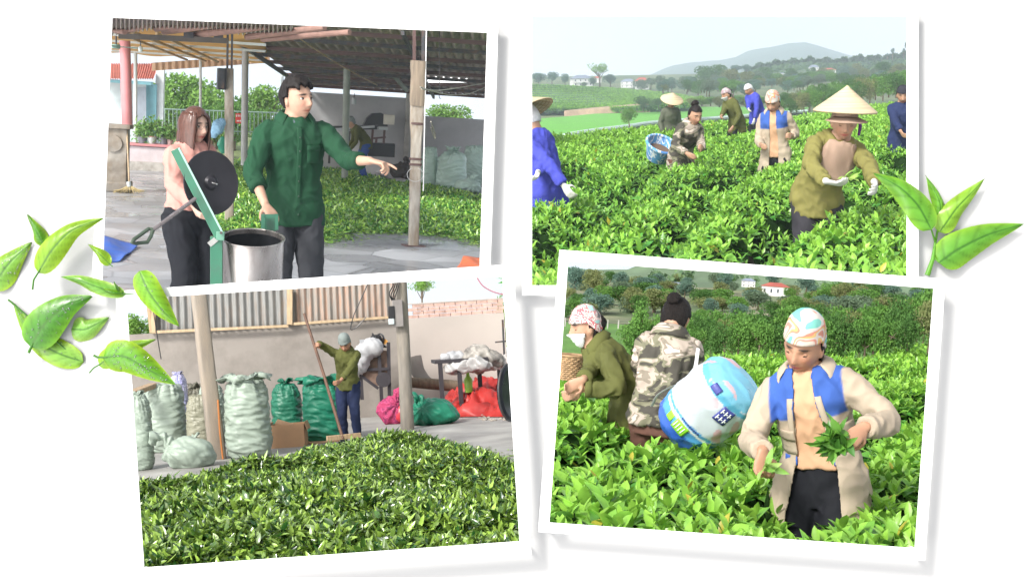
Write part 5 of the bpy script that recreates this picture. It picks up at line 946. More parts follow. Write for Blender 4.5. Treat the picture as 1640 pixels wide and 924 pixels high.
# the bag slung behind the camouflage shirt
BK = 1.13; c = Q(1134, 650, 6.75); n_ = nrm(A(.62, -.35, .62)); X = nrm(np.cross(n_, (0, 1, .3))); Y = np.cross(n_, X); t = Thing(BR, 'carrier_bag', 'big blue and white printed plastic sack slung behind the camouflage shirt', 'bag', c-A(0, 0, .2))
rings = [(c+n_*z*BK, X, Y, r_*BK, r_*.92*BK, .9) for z, r_ in ((-.225, .02), (-.222, .12), (-.18, .155), (-.05, .175), (.08, .175), (.17, .165), (.215, .125), (.235, .03))]
m = MB(); m.loft(rings, 40); V, Fs, N_ = remesh(m.arrays()[0], m.f, .010, 3); V = V+N_*(.007*fold(V, 8, 2)+.003*(1-2.4*np.abs(fold(V, 16, 1))))[:, None]; rel = (V-c)/BK; zz = rel@n_
C = np.tile(A(.50, .55, .59), (len(V), 1)); wv = .012*fold(V, 8, 1); C[zz < -.06+wv] = (.08, .30, .60); C[zz < -.13+wv] = (.03, .10, .42); C[zz < -.21] = (.02, .05, .2); C[(zz > -.085)&(zz < -.07)] = (.7, .72, .74); C[(zz > .14)&(fold(V, 10, 2) > -.1)] = (.10, .36, .52); C[(zz > .17)] = (.16, .42, .56); C[(fold(V, 9, 1, 4) > .62)&(zz > -.05)] = (.55, .35, .38)
t.part('sack', (V, [tuple(int(i) for i in f) for f in Fs], C), mat('printed_plastic', vcol=True, rough=.32, bump=.7, bscale=5, dist=.03, ridge=True), sharp=False)
def on_bag(z, ang, out=.004): i = np.interp(z, [-.222, -.18, -.05, .08, .17, .215], [.12, .155, .175, .175, .165, .125])+out; return c+(n_*z+(X*math.cos(ang)+Y*math.sin(ang)*.92)*i)*BK
vd = nrm(A(0, 0, 1.8)-c); a0 = math.atan2(vd@Y, vd@X)
def patch(name, z0, z1, a1, a2, mt, out=.011):
    G = np.array([[on_bag(z, a, out) for a in np.linspace(a1, a2, 9)] for z in np.linspace(z0, z1, 6)]); m = MB(); m.grid(G); t.part(name, m, mt).modifiers.new('t', 'SOLIDIFY').thickness = .002
LB = mat('label_navy', (.05, .06, .26), .4); LGN = mat('label_green', (.25, .62, .04), .4); LW = mat('label_white', (.75, .76, .78), .4)
# which way is right on the picture: increasing angle or not
sgn = 1 if (on_bag(0, a0+.3)-on_bag(0, a0))[0] > 0 else -1
patch('printed_label', .06, .145, a0+sgn*.30, a0+sgn*.68, LB)
for i in range(3):
    for j in range(2):
        z0 = .072+.036*j; a1 = a0+sgn*(.34+.11*i); patch('printed_sign', z0, z0+.026, a1, a1+sgn*.03, LW, .015); patch('printed_sign', z0+.009, z0+.015, a1, a1+sgn*.075, LW, .015)
patch('printed_label', .15, .185, a0-sgn*.35, a0-sgn*.05, LB); patch('printed_label', -.135, -.075, a0-sgn*.22, a0+sgn*.22, LGN); patch('printed_label', -.13, -.085, a0-sgn*.52, a0-sgn*.30, LGN)
for i in range(4): patch('printed_sign', -.125, -.085, a0+sgn*(-.17+.09*i), a0+sgn*(-.145+.09*i), LW, .015)
for i in range(9): patch('printed_sign', -.062, -.054, a0+sgn*(-.15+.07*i), a0+sgn*(-.11+.07*i), LB, .011)
pp, rr_ = smoothpts([Q(1118, 558, 7.25), Q(1114, 590, 7.1), Q(1104, 615, 6.9)], [.010]*3); t.part('strap', MB().tube(pp, rr_, 6, sq=.3), WHITEC)
pp, rr_ = smoothpts([Q(1102, 612, 7.0), Q(1076, 618, 7.15), Q(1052, 632, 7.2), Q(1044, 650, 7.3)], [.010]*4); t.part('strap', MB().tube(pp, rr_, 6, sq=.3), WHITEC)
# wicker basket at the left edge
c = Q(913, 590, 8.2); t = Thing(BR, 'wicker_basket', 'woven wicker basket left of the olive shirt, at the frame edge', 'basket', c-A(0, 0, .07)); WK = mat('wicker', (.33, .21, .11), .75, var=.3, vscale=30, bump=.3)
for k in range(11):
    z = -.07+.014*k; rr_ = .060+.0028*k; a = np.linspace(0, 2*math.pi, 61); m = MB(); m.tube([c+A(rr_*math.cos(q)*(1+.05*math.sin(q*14+k*math.pi)), rr_*math.sin(q)*(1+.05*math.sin(q*14+k*math.pi)), z) for q in a], .0072, 6); t.part('woven_band', m, WK)
t.part('rim', MB().tube([c+A(.095*math.cos(q), .095*math.sin(q), .088) for q in np.linspace(0, 2*math.pi, 33)], .0085, 8), WK)
for k in range(14): a = k/14*6.283; t.part('stake', MB().cyl(c+A(.058*math.cos(a), .058*math.sin(a), -.075), c+A(.094*math.cos(a), .094*math.sin(a), .09), .0045, n=6), WK)
# ================================================================ lower left: leaf heap and sacks in a yard
Q = BL.P; gL = BL.G
CEM = mat('cement_floor', (.33, .32, .30), .7, var=.22, vscale=1.3, bump=.2, bscale=20, col2=(.22, .21, .20), c2scale=.8, c2pos=.53); PLASTER = mat('plaster', (.26, .235, .21), .9, var=.14, vscale=.8, bump=.3, bscale=12, col2=(.19, .17, .15), c2scale=.9, c2pos=.54, c2w=.08)
PLASTER2 = mat('pale_plaster', (.50, .45, .405), .9, var=.10, vscale=.8, bump=.3, bscale=12, col2=(.46, .41, .37), c2scale=.6, c2pos=.56, c2w=.15)
def clipped(panel, name, label, cat_, G, mt, **k):
    m = MB(); m.grid(G); V, Fs, C = m.arrays(); Fq = np.array(Fs); ok = clipk(panel, V); return one(panel, name, label, cat_, (V, Fq[ok[Fq].all(1)], None), mt, **k)
G = np.array([[A(x*y, y, 0) for x in np.linspace(-.21, .21, 90)] for y in np.linspace(6.5, 29, 120)]); clipped(BL, 'floor', None, None, G, CEM, kind='structure')
# stone paving at the left
# back walls
wy = 23.0
def wallgrid(panel, u0, u1, vtop, vbot, d, nu=120, nv=60, thick=.12):
    G = []
    for f in np.linspace(0, 1, nv):
        G.append([panel.P(u, (vbot(u) if callable(vbot) else vbot)*(1-f)+(vtop(u) if callable(vtop) else vtop)*f, d) for u in np.linspace(u0, u1, nu)])
    return np.array(G)
wt = lambda u: np.interp(u, [150, 240, 470, 640, 860], [540, 536, 521, 508, 495]); fl = lambda u: BL.uv(np.array([[(u-518)/F*wy, wy, 0]]))[1][0]+ -(u-518)*0
def flb(d): return lambda u: 532+F*1.6/d-(u-518)*math.tan(math.radians(3.45))
m = MB(); a, b = Q(150, wt(150), wy), Q(650, wt(650), wy); zt = (a[2]+b[2])/2; m.box(((a[0]+b[0])/2, wy+.08, zt/2), (b[0]-a[0], .16, zt)); one(BL, 'back_wall', 'stained grey plaster wall behind the sacks, below corrugated sheets', 'wall', m, PLASTER, smooth=False)
# pale wall at right with bricks on top
m = MB(); wy2 = 25.0; a, b = Q(652, 500, wy2), Q(806, 500, wy2); z1 = (Q(660, 512, wy2)[2]+Q(795, 500, wy2)[2])/2; m.box(((a[0]+b[0])/2, wy2, z1/2), (b[0]-a[0], .16, z1))
t = Thing(BL, 'yard_wall', 'pale plaster yard wall with a brick top right of the meter post', 'wall', A((a[0]+b[0])/2, wy2, 0)); t.part('wall', m, PLASTER2, smooth=False)
BRK = mat('brick', (.55, .37, .31), .9, var=.25, vscale=9, bump=.3); m = MB(); r = np.random.default_rng(2)
for row in range(4):
    x = a[0]+(row % 2)*.11
    while x < b[0]-.05: m.box((x+.105, wy2-.002, z1+.035+row*.07), (.205, .15, .062), col=(1, 1, 1)); x += .215
t.part('brick_course', m, BRK, smooth=False); t.part('coping', MB().box(((a[0]+b[0])/2, wy2, z1+.292), (b[0]-a[0], .17, .025)), PLASTER2, smooth=False)
# corrugated sheets above the wall, with wooden frames
SHEET = mat('zinc_sheet', (.20, .20, .19), .5, metal=.2, var=.15, vscale=4, stretch=(4, 1, .6), bump=.1, col2=(.20, .16, .13), c2scale=3, c2pos=.62)
def corr(panel, u0, u1, vt_, vb_, d, pitch, amp, name='sheet'):
    n = int((u1-u0)/1.0); us = np.linspace(u0, u1, n); G = np.zeros((3, n, 3))
    for i, f in enumerate((0, .5, 1)):
        for j, u in enumerate(us): p = panel.P(u, vb_(u)*(1-f)+vt_(u)*f, d); ph = (p[0]/pitch) % 1; G[i, j] = p+A(0, -amp*(math.sin(ph*6.283)), 0)
    m = MB(); m.grid(G); return m
vb2 = lambda u: wt(u)-1; vt2 = lambda u: np.interp(u, [180, 820], [473, 440])-2.5
t = Thing(BL, 'corrugated_sheeting', 'grey corrugated metal sheets closing the gap above the plaster wall', 'sheeting', Q(440, 520, wy-.1))
t.part('sheet', corr(BL, 244, 462, vt2, vb2, wy-.06, .13, .022), SHEET, smooth=True, sharp=False); t.part('sheet', corr(BL, 466, 638, vt2, vb2, wy-.04, .115, .022), mat('rusty_zinc_sheet', (.27, .245, .215), .5, metal=.2, var=.2, vscale=4, stretch=(5, 1, .5), bump=.1, col2=(.33, .20, .14), c2scale=4, c2pos=.55), sharp=False)
PALEW = mat('pale_wood', (.42, .31, .19), .7, var=.2, stretch=(4, 4, 1))
for (a, b, w_) in (((243, 532), (462, 522), .05), ((466, 519), (640, 507), .05), ((464, 462), (464, 520), .10), ((246, 470), (246, 533), .07)): t.part('batten', MB().beam(Q(*a, wy-.14), Q(*b, wy-.14), w_, w_), PALEW, smooth=False, bevel=.004)
t.part('batten', MB().beam(Q(236, 472, wy-.1), Q(243, 533, wy-.1), .10, .06), WOODP, smooth=False)
# posts
def post(panel, name, label, a, b, d, w0, w1, mt, sq=True, rot=0):
    A_, B_ = panel.P(*a, d), panel.P(*b, d); A_[2] = 0 if A_[2] < .3 else A_[2]; m = MB(); n = 10; pts = [A_+(B_-A_)*k/n for k in range(n+1)]
    X = rotz(rot)@A(1, 0, 0); Y = rotz(rot)@A(0, 1, 0); m.loft([(p, X, Y, w0*(1-k/n)+w1*k/n, w0*(1-k/n)+w1*k/n, .35 if sq else 1) for k, p in enumerate(pts)], 24); V, Fs, C = m.arrays(); V = V+.004*fold(V, 6, 2)[:, None]; return V, Fs, C
t = Thing(BL, 'concrete_post', 'leaning square concrete post among the pale green sacks', 'post', BL.G(349, 738)); dpost = 17.2
t.part('shaft', post(BL, '', '', (349, 738), (317, 463), dpost, .105, .095, CONC, True, .3), mat('old_concrete', (.29, .25, .205), .85, var=.2, vscale=4, bump=.4, bscale=40, col2=(.27, .22, .17), c2scale=2, stretch=(3, 3, .6)))
t.part('cable', MB().tube([Q(349, 640, dpost-.12), Q(352, 690, dpost-.13), Q(357, 735, dpost-.12)], .012, 6), mat('orange_cable', (.45, .16, .04), .6))
dp2 = 19.6
t = Thing(BL, 'meter_post', 'round concrete post carrying an electricity meter box and cables', 'post', Q(652, 672, dp2)*A(1, 1, 0))
t.part('shaft', post(BL, '', '', (652, 674), (641, 445), dp2, .105, .10, CONC, False), mat('mossy_concrete', (.25, .225, .195), .85, var=.2, bump=.4, bscale=40, col2=(.24, .21, .17), c2scale=2.5, stretch=(3, 3, .6)))
mb_ = Q(637, 502, dp2-.14); bx = t.part('meter_box', MB().box(mb_, (.16, .12, .42)), mat('grey_box', (.22, .2, .19), .6), smooth=False, bevel=.01); t.part('cover', MB().box(mb_+A(-.10, -.03, .02), (.10, .10, .20)), BLACKP, parent=bx, smooth=False, bevel=.01); t.part('glass', MB().box(mb_+A(-.11, -.05, -.12), (.09, .09, .09)), mat('meter_glass', (.45, .5, .5), .2), parent=bx, smooth=False, bevel=.008)
r = np.random.default_rng(4)
for i in range(4): t.part('cable', MB().tube(*smoothpts([Q(630+i*2, 485, dp2-.15), Q(622+i*3, 470+3*i, dp2-.2), Q(630+3*i, 458, dp2-.15), Q(628+4*i, 446, dp2-.1)], [.009]*4), 6), BLACKP)
one(BL, 'hanging_cable', 'thin dark cable looping down in front of the corrugated sheets', 'cable', MB().tube(*smoothpts([Q(591, 450, wy-.3), Q(578, 480, wy-.3), Q(566, 505, wy-.3), Q(560, 530, wy-.3), Q(572, 524, wy-.3), Q(586, 508, wy-.3)], [.010]*6), 6), BLACKP)
one(BL, 'hanging_wire', 'thin wire hanging down the wall at left above the white bag', 'wire', MB().tube(*smoothpts([Q(246, 500, wy-.3), Q(252, 540, wy-.3), Q(258, 575, wy-.3)], [.009]*3), 6), BLACKP)
one(BL, 'hanging_tube', 'thin reddish hose arcing across the bright sky beside the frame', 'hose', MB().tube(*smoothpts([Q(760, 438, 22), Q(772, 458, 22), Q(790, 468, 22), Q(812, 473, 22)], [.013]*4), 6), mat('pink_hose', (.42, .16, .20), .5))
# --- sacks
SG = mat('sage_plastic', ridge=True, col=(.30, .36, .30), rough=.42, var=.10, vscale=5, bump=.8, bscale=5, stretch=(1, 1, 2.0), dist=.04, spec=.4, transl=.08); SGD = mat('olive_plastic', ridge=True, col=(.12, .115, .085), rough=.5, var=.15, bump=.8, bscale=5, dist=.04); SGG = mat('green_plastic', ridge=True, col=(.012, .18, .105), rough=.40, var=.15, vscale=4, bump=.8, bscale=4, dist=.05, transl=.08); SDG = mat('dark_green_plastic', ridge=True, col=(.012, .13, .075), rough=.45, var=.15, bump=.5, bscale=14, dist=.02); WPL = mat('white_plastic', (.40, .40, .41), .4, var=.08, bump=.9, bscale=5, dist=.05, ridge=True)
def sack(panel, name, label, b, rx, ry, ht, mt, seed, top='tied', lean=(0, 0), group=None, sag=.0, extra=None, rotn=0, amp=1.0):
    r = np.random.default_rng(seed); t = Thing(panel, name, label, 'sack', b, group); X = A(math.cos(rotn), math.sin(rotn), 0); Y = A(-math.sin(rotn), math.cos(rotn), 0); L_ = A(lean[0], lean[1], 0)
    prof = [(0, .72), (.015, .88), (.10, 1.02), (.3, 1.04), (.55, 1.0), (.78, .97), (.90, .86)] + ([(.97, .60), (1.0, .22)] if top != 'flat' else [(.96, .75), (.985, .4)])
    m = MB(); m.loft([(b+A(0, 0, ht*z)+L_*z, X, Y, rx*w_, ry*w_, .82) for z, w_ in prof], 40)
    V, Fs, N_ = remesh(m.arrays()[0], m.f, max(.014, rx*.055), 3); q = (V-b)/ht; k_ = seed % 7
    rad = np.abs(1-2.2*np.abs(fold(np.stack([np.arctan2(V[:, 1]-b[1], V[:, 0]-b[0])*1.3, q[:, 2]*.6, q[:, 0]*0], 1)+seed, 2.2, 1, k_))); tp = np.clip((q[:, 2]-.62)/.38, 0, 1)
    V = V+N_*((.018*fold(V*A(1, 1, 1.8)+seed, 7/(rx*3.2), 2, k_)+.012*(1-2.4*np.abs(fold(V*A(.7, .7, 2.2)+seed*2, 10/(rx*3.2), 1, k_))))*rx*3.0*amp)[:, None]-N_*(rad*tp*.05*rx*3)[:, None]
    V[:, 2] = np.maximum(V[:, 2], b[2]+.002); t.part('body', (V, [tuple(int(i) for i in f) for f in Fs], None), mt, sharp=False)
    if top in ('tied', 'ruffle'):
        c = b+A(0, 0, ht*.97)+L_*.97; m = MB(); n = 36; G = []
        for k, (rr, z) in enumerate(((.20, -.04), (.12, .02), (.15, .07), (.34, .14), (.46, .17)) if top == 'tied' else ((.85, -.10), (.80, .0), (.90, .05), (1.02, .02), (1.08, -.07))):
            G.append([c+(X*math.cos(a)*rx+Y*math.sin(a)*ry)*rr*(1+(.28 if k > 1 else .08)*math.sin(a*5+seed)*math.cos(a*3+k+seed)+.10*math.sin(a*11+k))+A(0, 0, rx*1.4*(z+(.10*math.sin(a*4+seed*2+k) if k > 1 else 0))) for a in np.linspace(0, 2*math.pi, n+1)])
        m.grid(np.array(G)); o = t.part('mouth', m, mt, sharp=False); o.modifiers.new('t', 'SOLIDIFY').thickness = .006
    if extra: extra(t, b, ht)
    return t
def SK(u, vb_, wpx, hpx, label, mt, seed, d=None, **k):
    b = BL.G(u, vb_, 0) if d is None else A(Q(u, 600, d)[0], d, 0); kk = b[1]/F; b = b+A(0, wpx*kk*.3, 0)*0; return sack(BL, k.pop('name', 'sack'), label, b, wpx*kk/2*1.0, wpx*kk/2*.9, hpx*kk, mt, seed, **k)
gs_ = 'filled plastic sacks in the lower left photo'
SK(400, 731, 68, 128, 'tallest pale green sack with a ruffled open top, right of the leaning post', SG, 1, top='ruffle', group=gs_)
SK(262, 716, 58, 108, 'big smooth sage sack standing behind the tied one at left', SG, 2, d=19.0, top='flat', group=gs_)
SK(226, 752, 40, 118, 'sage sack tied at the top, cut by the left frame edge', SG, 3, top='tied', group=gs_)
SK(318, 712, 44, 90, 'olive grey sack left of the leaning post', mat('khaki_plastic', ridge=True, col=(.22, .215, .155), rough=.45, bump=.8, bscale=5, dist=.04), 4, d=18.6, top='flat', group=gs_)
SK(313, 676, 56, 78, 'dark olive sack far behind the leaning post, against the wall', SGD, 5, d=21.2, top='tied', group=gs_)
SK(284, 690, 30, 110, 'white and violet plastic bag sticking up behind the sage sacks', mat('violet_white_plastic', (.38, .37, .46), .4, bump=.5, bscale=14, dist=.02, col2=(.28, .28, .50), c2scale=5), 6, d=20.2, top='tied', group=gs_)
SK(238, 700, 50, 84, 'pale sack standing far left behind the two front ones', SG, 12, d=20.6, top='tied', group=gs_)
SK(336, 700, 40, 92, 'pale sack in the dark gap just behind the leaning post', SG, 13, d=20.0, top='flat', group=gs_)
SK(456, 690, 46, 92, 'dark green sack behind the bright green one', SDG, 7, d=19.3, top='tied', group=gs_)
SK(516, 700, 64, 100, 'bright emerald green sack beside the man with the rake', SGG, 8, d=18.8, top='ruffle', group=gs_, lean=(-.03, 0))
# slumped sack with twisted neck
def slump(panel, name, label, c, rx, ry, rz, mt, seed, neck=(-.5, 0, .5), group=None):
    t = Thing(panel, name, label, 'sack', c*A(1, 1, 0)+A(0, 0, 0), group); m = MB(); m.ball(c+A(0, 0, rz*.85), (rx, ry, rz), 36); m.ball(c+A(rx*.35, 0, rz*.6), (rx*.7, ry*.9, rz*.7), 24); n_ = A(*neck); m.tube([c+A(n_[0]*rx*.6, 0, rz*1.2), c+A(n_[0]*rx*1.1, -.02, rz*1.5)+A(0, 0, n_[2]*.2), c+A(n_[0]*rx*1.7, -.03, rz*1.6+n_[2]*rz*.6)], [rz*.55, rz*.22, rz*.5], 14)
    V, Fs, N_ = remesh(m.arrays()[0], m.f, .016, 3); g = np.arctan2(V[:, 2]-c[2]-rz*1.3, V[:, 0]-c[0]-n_[0]*rx); V = V+N_*(.028*fold(V+seed, 6, 2)+.016*np.sin(g*11+seed)*(np.exp(-((V[:, 0]-c[0]-n_[0]*rx)/(rx*.9))**2))-.012*np.abs(fold(V+seed, 12, 1)))[:, None]; V[:, 2] = np.maximum(V[:, 2], c[2]+.002); t.part('body', (V, [tuple(int(i) for i in f) for f in Fs], None), mt, sharp=False); return t
slump(BL, 'sack', 'slumped sage sack with a twisted neck lying left of the leaning post', BL.G(303, 748), .32, .24, .21, SG, 3, (-.85, 0, .55), gs_)
slump(BL, 'sack', 'teal green bag lying right of the meter post', Q(692, 665, 20.2)*A(1, 1, 0), .42, .3, .22, SGG, 5, (-.4, 0, .7), gs_)
slump(BL, 'sack', 'crumpled grey bag lying low between the standing sacks at left', A(Q(292, 600, 18.2)[0], 18.2, 0), .18, .15, .13, SG, 9, (.5, 0, .4), gs_)
slump(BL, 'patterned_bag', 'magenta patterned cloth bag left of the meter post', Q(627, 655, 21)*A(1, 1, 0), .24, .2, .26, ramp_mat('magenta_print', [(0, (.35, .03, .10)), (.5, (.45, .06, .16)), (.56, (.22, .02, .08))], 14), 7, (.4, 0, .8)); one(BL, 'red_bag', 'small red bag on the floor against the meter post', 'bag', (lambda g: (g[0]+.015*fold(g[0], 8, 2)[:, None], g[1], g[2]))(MB().ball(Q(640, 655, 20.9)*A(1, 1, 0)+A(.05, 0, .16), (.16, .12, .17), 24).arrays()), mat('red_plastic', (.50, .03, .05), .4, bump=.5, bscale=14, dist=.02))
t = Thing(BL, 'wood_plank', 'rough brown plank leaning over the sacks at left under the wet leaf', 'plank', Q(228, 625, 18)); t.part('board', MB().beam(Q(205, 632, 18.2), Q(245, 617, 19.0), .16, .07), WOODP, smooth=False, bevel=.01)
# red tarpaulin and gravel
def tarp(panel, name, label, pix, hts, mt, seed, amp=.09, nx=60, z0=0., cat_='tarpaulin'):
    a, b, c, d = [panel.G(*q) for q in pix]; G = np.zeros((nx, nx, 3)); f = np.linspace(0, 1, nx); 
    for i, s_ in enumerate(f): G[i] = (a+(b-a)*s_)[None]*(1-f[:, None])+(d+(c-d)*s_)[None]*f[:, None]
    fl_ = G.reshape(-1, 3); U = np.repeat(f, nx); Vv = np.tile(f, nx); env = np.sin(math.pi*U)**.35*np.sin(math.pi*Vv)**.35; n1 = fold(fl_+seed, 2.2, 3); n2 = 1-2.2*np.abs(fold(fl_+seed*2, 3.5, 2, 5)); fl_[:, 2] = z0+.01+env*np.maximum(0, hts+amp*(n1+n2)); fl_[:, 0] += .08*fold(fl_+9, 3, 2); fl_[:, 1] += .15*fold(fl_+19, 2, 2)
    m = MB(); m.grid(fl_.reshape(nx, nx, 3)); o = one(panel, name, label, cat_, m, mt, sharp=False); o.modifiers.new('t', 'SOLIDIFY').thickness = .006; return o
REDT = mat('red_tarp', (.42, .03, .025), .45, var=.12, bump=.9, bscale=3.5, dist=.06, ridge=True); tarp(BL, 'red_tarpaulin', 'crumpled orange red tarpaulin heaped on the floor by the right frame edge', [(700, 668), (850, 668), (850, 640), (725, 645)], .24, REDT, 3, .22)
r = np.random.default_rng(12); n = 700; u = r.uniform(720, 840, n); v = np.interp(u, [720, 840], [640, 634])+r.uniform(-14, 38, n)*np.where(u > 760, 1, .4); q = np.array([gL(a, b) for a, b in zip(u, v)]); m = MB()
SV, SF = sphere(6, 4)
for p_ in q[:520]: s_ = r.uniform(.02, .07); m.add(SV*A(s_, s_, s_*.6)*r.uniform(.7, 1.3, 3)+p_+A(0, 0, s_*.2), SF)
one(BL, 'gravel', 'stony rubble on the floor around the red tarpaulin', None, m, mat('stones', (.30, .26, .22), .9, var=.4, vscale=8), kind='stuff', smooth=False)
post_l = MB().tube([Q(655, 612, 24), Q(720, 617, 24), Q(770, 620, 24)], [.10, .11, .09], 12); one(BL, 'wood_log', 'brown log lying along the foot of the pale wall', 'log', post_l, BARK)
one(BL, 'tyre_piece', 'curved grey slab leaning on the wall beside the meter post', 'slab', MB().tube(*smoothpts([Q(662, 572, 24.4), Q(668, 594, 24.3), Q(680, 608, 24.2), Q(692, 612, 24.1)], [.16, .14, .11, .06]), 10, sq=.4), PLASTER)
# table with heaped bags
t = Thing(BL, 'work_table', 'dark steel table in front of the pale wall, bags heaped on it', 'table', Q(735, 640, 22)*A(1, 1, 0)); z = .95; DK = mat('dark_paint', (.03, .025, .03), .5)
pa = Q(704, 583, 22); pb = Q(737, 580, 22)
t.part('table_top', MB().box((pa[0]*.3+Q(805, 580, 22)[0]*.7-.35, 22.2, z), (Q(800, 580, 22)[0]-pa[0], .8, .06)), DK, smooth=False)
for (u, d) in ((706, 21.85), (736, 21.85), (768, 22.6), (800, 22.6)): x = Q(u, 600, d)[0]; t.part('leg', MB().box((x, d, (z-.03)/2), (.075, .075, z-.03)), DK, smooth=False)
r = np.random.default_rng(3)
for i, (u, v, rx, mt_, lb) in enumerate([(745, 585, .30, mat('bag_grey', (.38, .37, .36), .4, bump=.9, bscale=4, dist=.06, ridge=True), 'grey crumpled bag hanging over the near end of the table'), (768, 576, .42, mat('bag_mixed', (.40, .37, .33), .5, bump=.9, bscale=4, dist=.06, ridge=True, col2=(.12, .11, .10), c2scale=3), 'grey and brown striped sheet crumpled on the middle of the table'), (795, 580, .34, mat('bag_brown', (.30, .25, .22), .5, bump=.9, bscale=4, dist=.06, ridge=True, col2=(.45, .42, .40), c2scale=3), 'brownish bundle at the far end of the table'), (732, 572, .20, WPL, 'small white bag at the left end of the heap on the table')]):
    c = Q(u, v, 21.9+.1*i); m = MB(); 
    for k in range(5): m.ball(c+r.normal(0, .35, 3)*A(rx, rx*.4, rx*.35), (rx*.6, rx*.5, rx*.38), 16)
    V, Fs, N_ = remesh(m.arrays()[0], m.f, .02, 2); V = V+N_*(.05*fold(V+i, 5, 3)+.03*(1-2*np.abs(fold(V+i, 9, 1))))[:, None]; one(BL, 'crumpled_bag', lb, 'bag', (V, [tuple(int(a) for a in f) for f in Fs], None), mt_, group='bags heaped on the steel table', sharp=False)
one(BL, 'plastic_bottle', 'yellow green plastic bottle under the table', 'bottle', MB().loft([(Q(750, 612, 22.3)+A(0, 0, z_), A(1, 0, 0), A(0, 1, 0), r_, r_) for z_, r_ in ((-.18, .07), (.05, .075), (.12, .03), (.18, .03))], 14), mat('lime_plastic', (.30, .55, .06), .4))
# black round pan at the right edge
c = Q(822, 628, 17.5); t = Thing(BL, 'drum_lid', 'black round drum edge cut by the right frame', 'drum', c-A(0, 0, .4)); X = A(.5, .85, 0); t.part('disc', MB().loft([(c+A(-.05, .03, 0)*k, nrm(X), A(0, 0, 1), r_, r_*1.0) for k, r_ in ((0, .12), (.3, .36), (1, .40), (1.6, .38), (2.2, .2))], 40), mat('black_metal', (.012, .014, .02), .35, metal=.4)); t.part('rim', MB().tube([c+A(-.05, .03, 0)+(nrm(X)*math.cos(a)+A(0, 0, 1)*math.sin(a))*.40 for a in np.linspace(0, 6.283, 40)], .015, 8), STEELD)
# tea sorting hopper behind the man
t = Thing(BL, 'hopper_machine', 'brown steel hopper machine on legs with a motor, behind the man with the rake', 'machine', Q(600, 640, 21.8)*A(1, 1, 0)); RU = mat('rusty_brown', (.25, .17, .13), .6, metal=.3, var=.25, vscale=5, bump=.2, col2=(.12, .07, .05), c2scale=4); d = 21.8
T_ = lambda u, v, dd=0: Q(u, v, d+dd)
m = MB(); m.poly([T_(574, 592), T_(578, 575), T_(590, 562), T_(606, 560), T_(621, 562), T_(621, 590)], (0, .6, 0)); t.part('hopper', m, RU, smooth=False)
m = MB(); m.poly([T_(574, 593, -.03), T_(621, 591, -.03), T_(620, 600, -.03), T_(605, 618, -.03), T_(576, 600, -.03)], (0, .55, 0)); t.part('chute', m, RU, smooth=False)
t.part('rail', MB().beam(T_(570, 593, -.06), T_(624, 590, -.06), .05, .05), DK, smooth=False)
for (u, vt_, vb_, dd) in ((622, 548, 640, -.04), (607, 560, 616, -.05), (578, 600, 640, 0), (610, 618, 652, -.3)): t.part('leg', MB().beam(T_(u, vt_, dd), T_(u+2, vb_, dd), .06, .06, up=(0, 1, 0)), DK, smooth=False)
t.part('brace', MB().beam(T_(576, 600, -.05), T_(606, 622, -.05), .05, .04, up=(0, 1, 0)), DK, smooth=False); t.part('wheel', MB().cyl(T_(614, 608, -.12), T_(614, 608, .05), .13, n=24), DK)
t.part('motor', MB().cyl(T_(592, 548, .1), T_(606, 546, .1), .085, n=16).box(T_(582, 550, .1), (.12, .12, .14)), mat('motor_grey', (.45, .46, .48), .4, metal=.3)); m = MB()
for i in range(7): rr = np.random.default_rng(i); m.tube(*smoothpts([T_(596+rr.uniform(-4, 8), 545, .05), T_(600+rr.uniform(-9, 9), 535+rr.uniform(-3, 4), 0), T_(610+rr.uniform(-8, 6), 541+rr.uniform(-5, 5), -.05), T_(612+rr.uniform(-6, 8), 556, 0)], [.016]*4), 6)
t.part('cable', m, BLACKP); t.part('plate', MB().beam(T_(611, 543, 0), T_(619, 549, 0), .08, .03, up=(0, 1, 0)), mat('orange_plate', (.6, .28, .05), .5), smooth=False)
c = T_(580, 566, -.1); m = MB(); [m.ball(c+A(dx, 0, dz), (.20, .14, .17), 18) for dx, dz in ((-.06, -.1), (.05, .02), (.18, .08), (-.12, -.2))]; V, Fs, N_ = remesh(m.arrays()[0], m.f, .02, 2); V = V+N_*(.04*fold(V, 6, 3))[:, None]; one(BL, 'plastic_bag', 'clear white plastic bag draped on the brown hopper behind the man', 'bag', (V, [tuple(int(a) for a in f) for f in Fs], None), WPL, sharp=False)
# cardboard box and slipper card
CB = mat('cardboard', (.42, .25, .14), .85, var=.08, bump=.1); b = BL.G(464, 716); k = b[1]/F; b = b+A(0, .15, 0); wd, ht, dp = 52*k, 36*k, .34; R_ = rotz(-.12); t = Thing(BL, 'cardboard_box', 'open cardboard box with torn flaps between the sage and green sacks', 'box', b); f = lambda x, y, z: b+R_@A(x, y, z)
for c_, s_ in (((0, -dp/2, ht/2), (wd, .012, ht)), ((0, dp/2, ht/2), (wd, .012, ht)), ((-wd/2, 0, ht/2), (.012, dp-.02, ht)), ((wd/2, 0, ht/2), (.012, dp-.02, ht)), ((0, 0, .01), (wd-.02, dp-.02, .012))): t.part('side_panel', MB().box(f(*c_), s_, R_), CB, smooth=False)
for c_, s_, ro in (((-wd*.12, -dp*.1, ht*1.02), (wd*.5, .16, .008), roty(.35)@rotx(.3)), ((-wd*.58, 0, ht*.93), (.12, dp, .008), roty(-1.1)), ((wd*.56, 0, ht*.9), (.12, dp, .008), roty(1.25))): t.part('flap', MB().box(f(*c_), s_, R_@ro), CB, smooth=False)
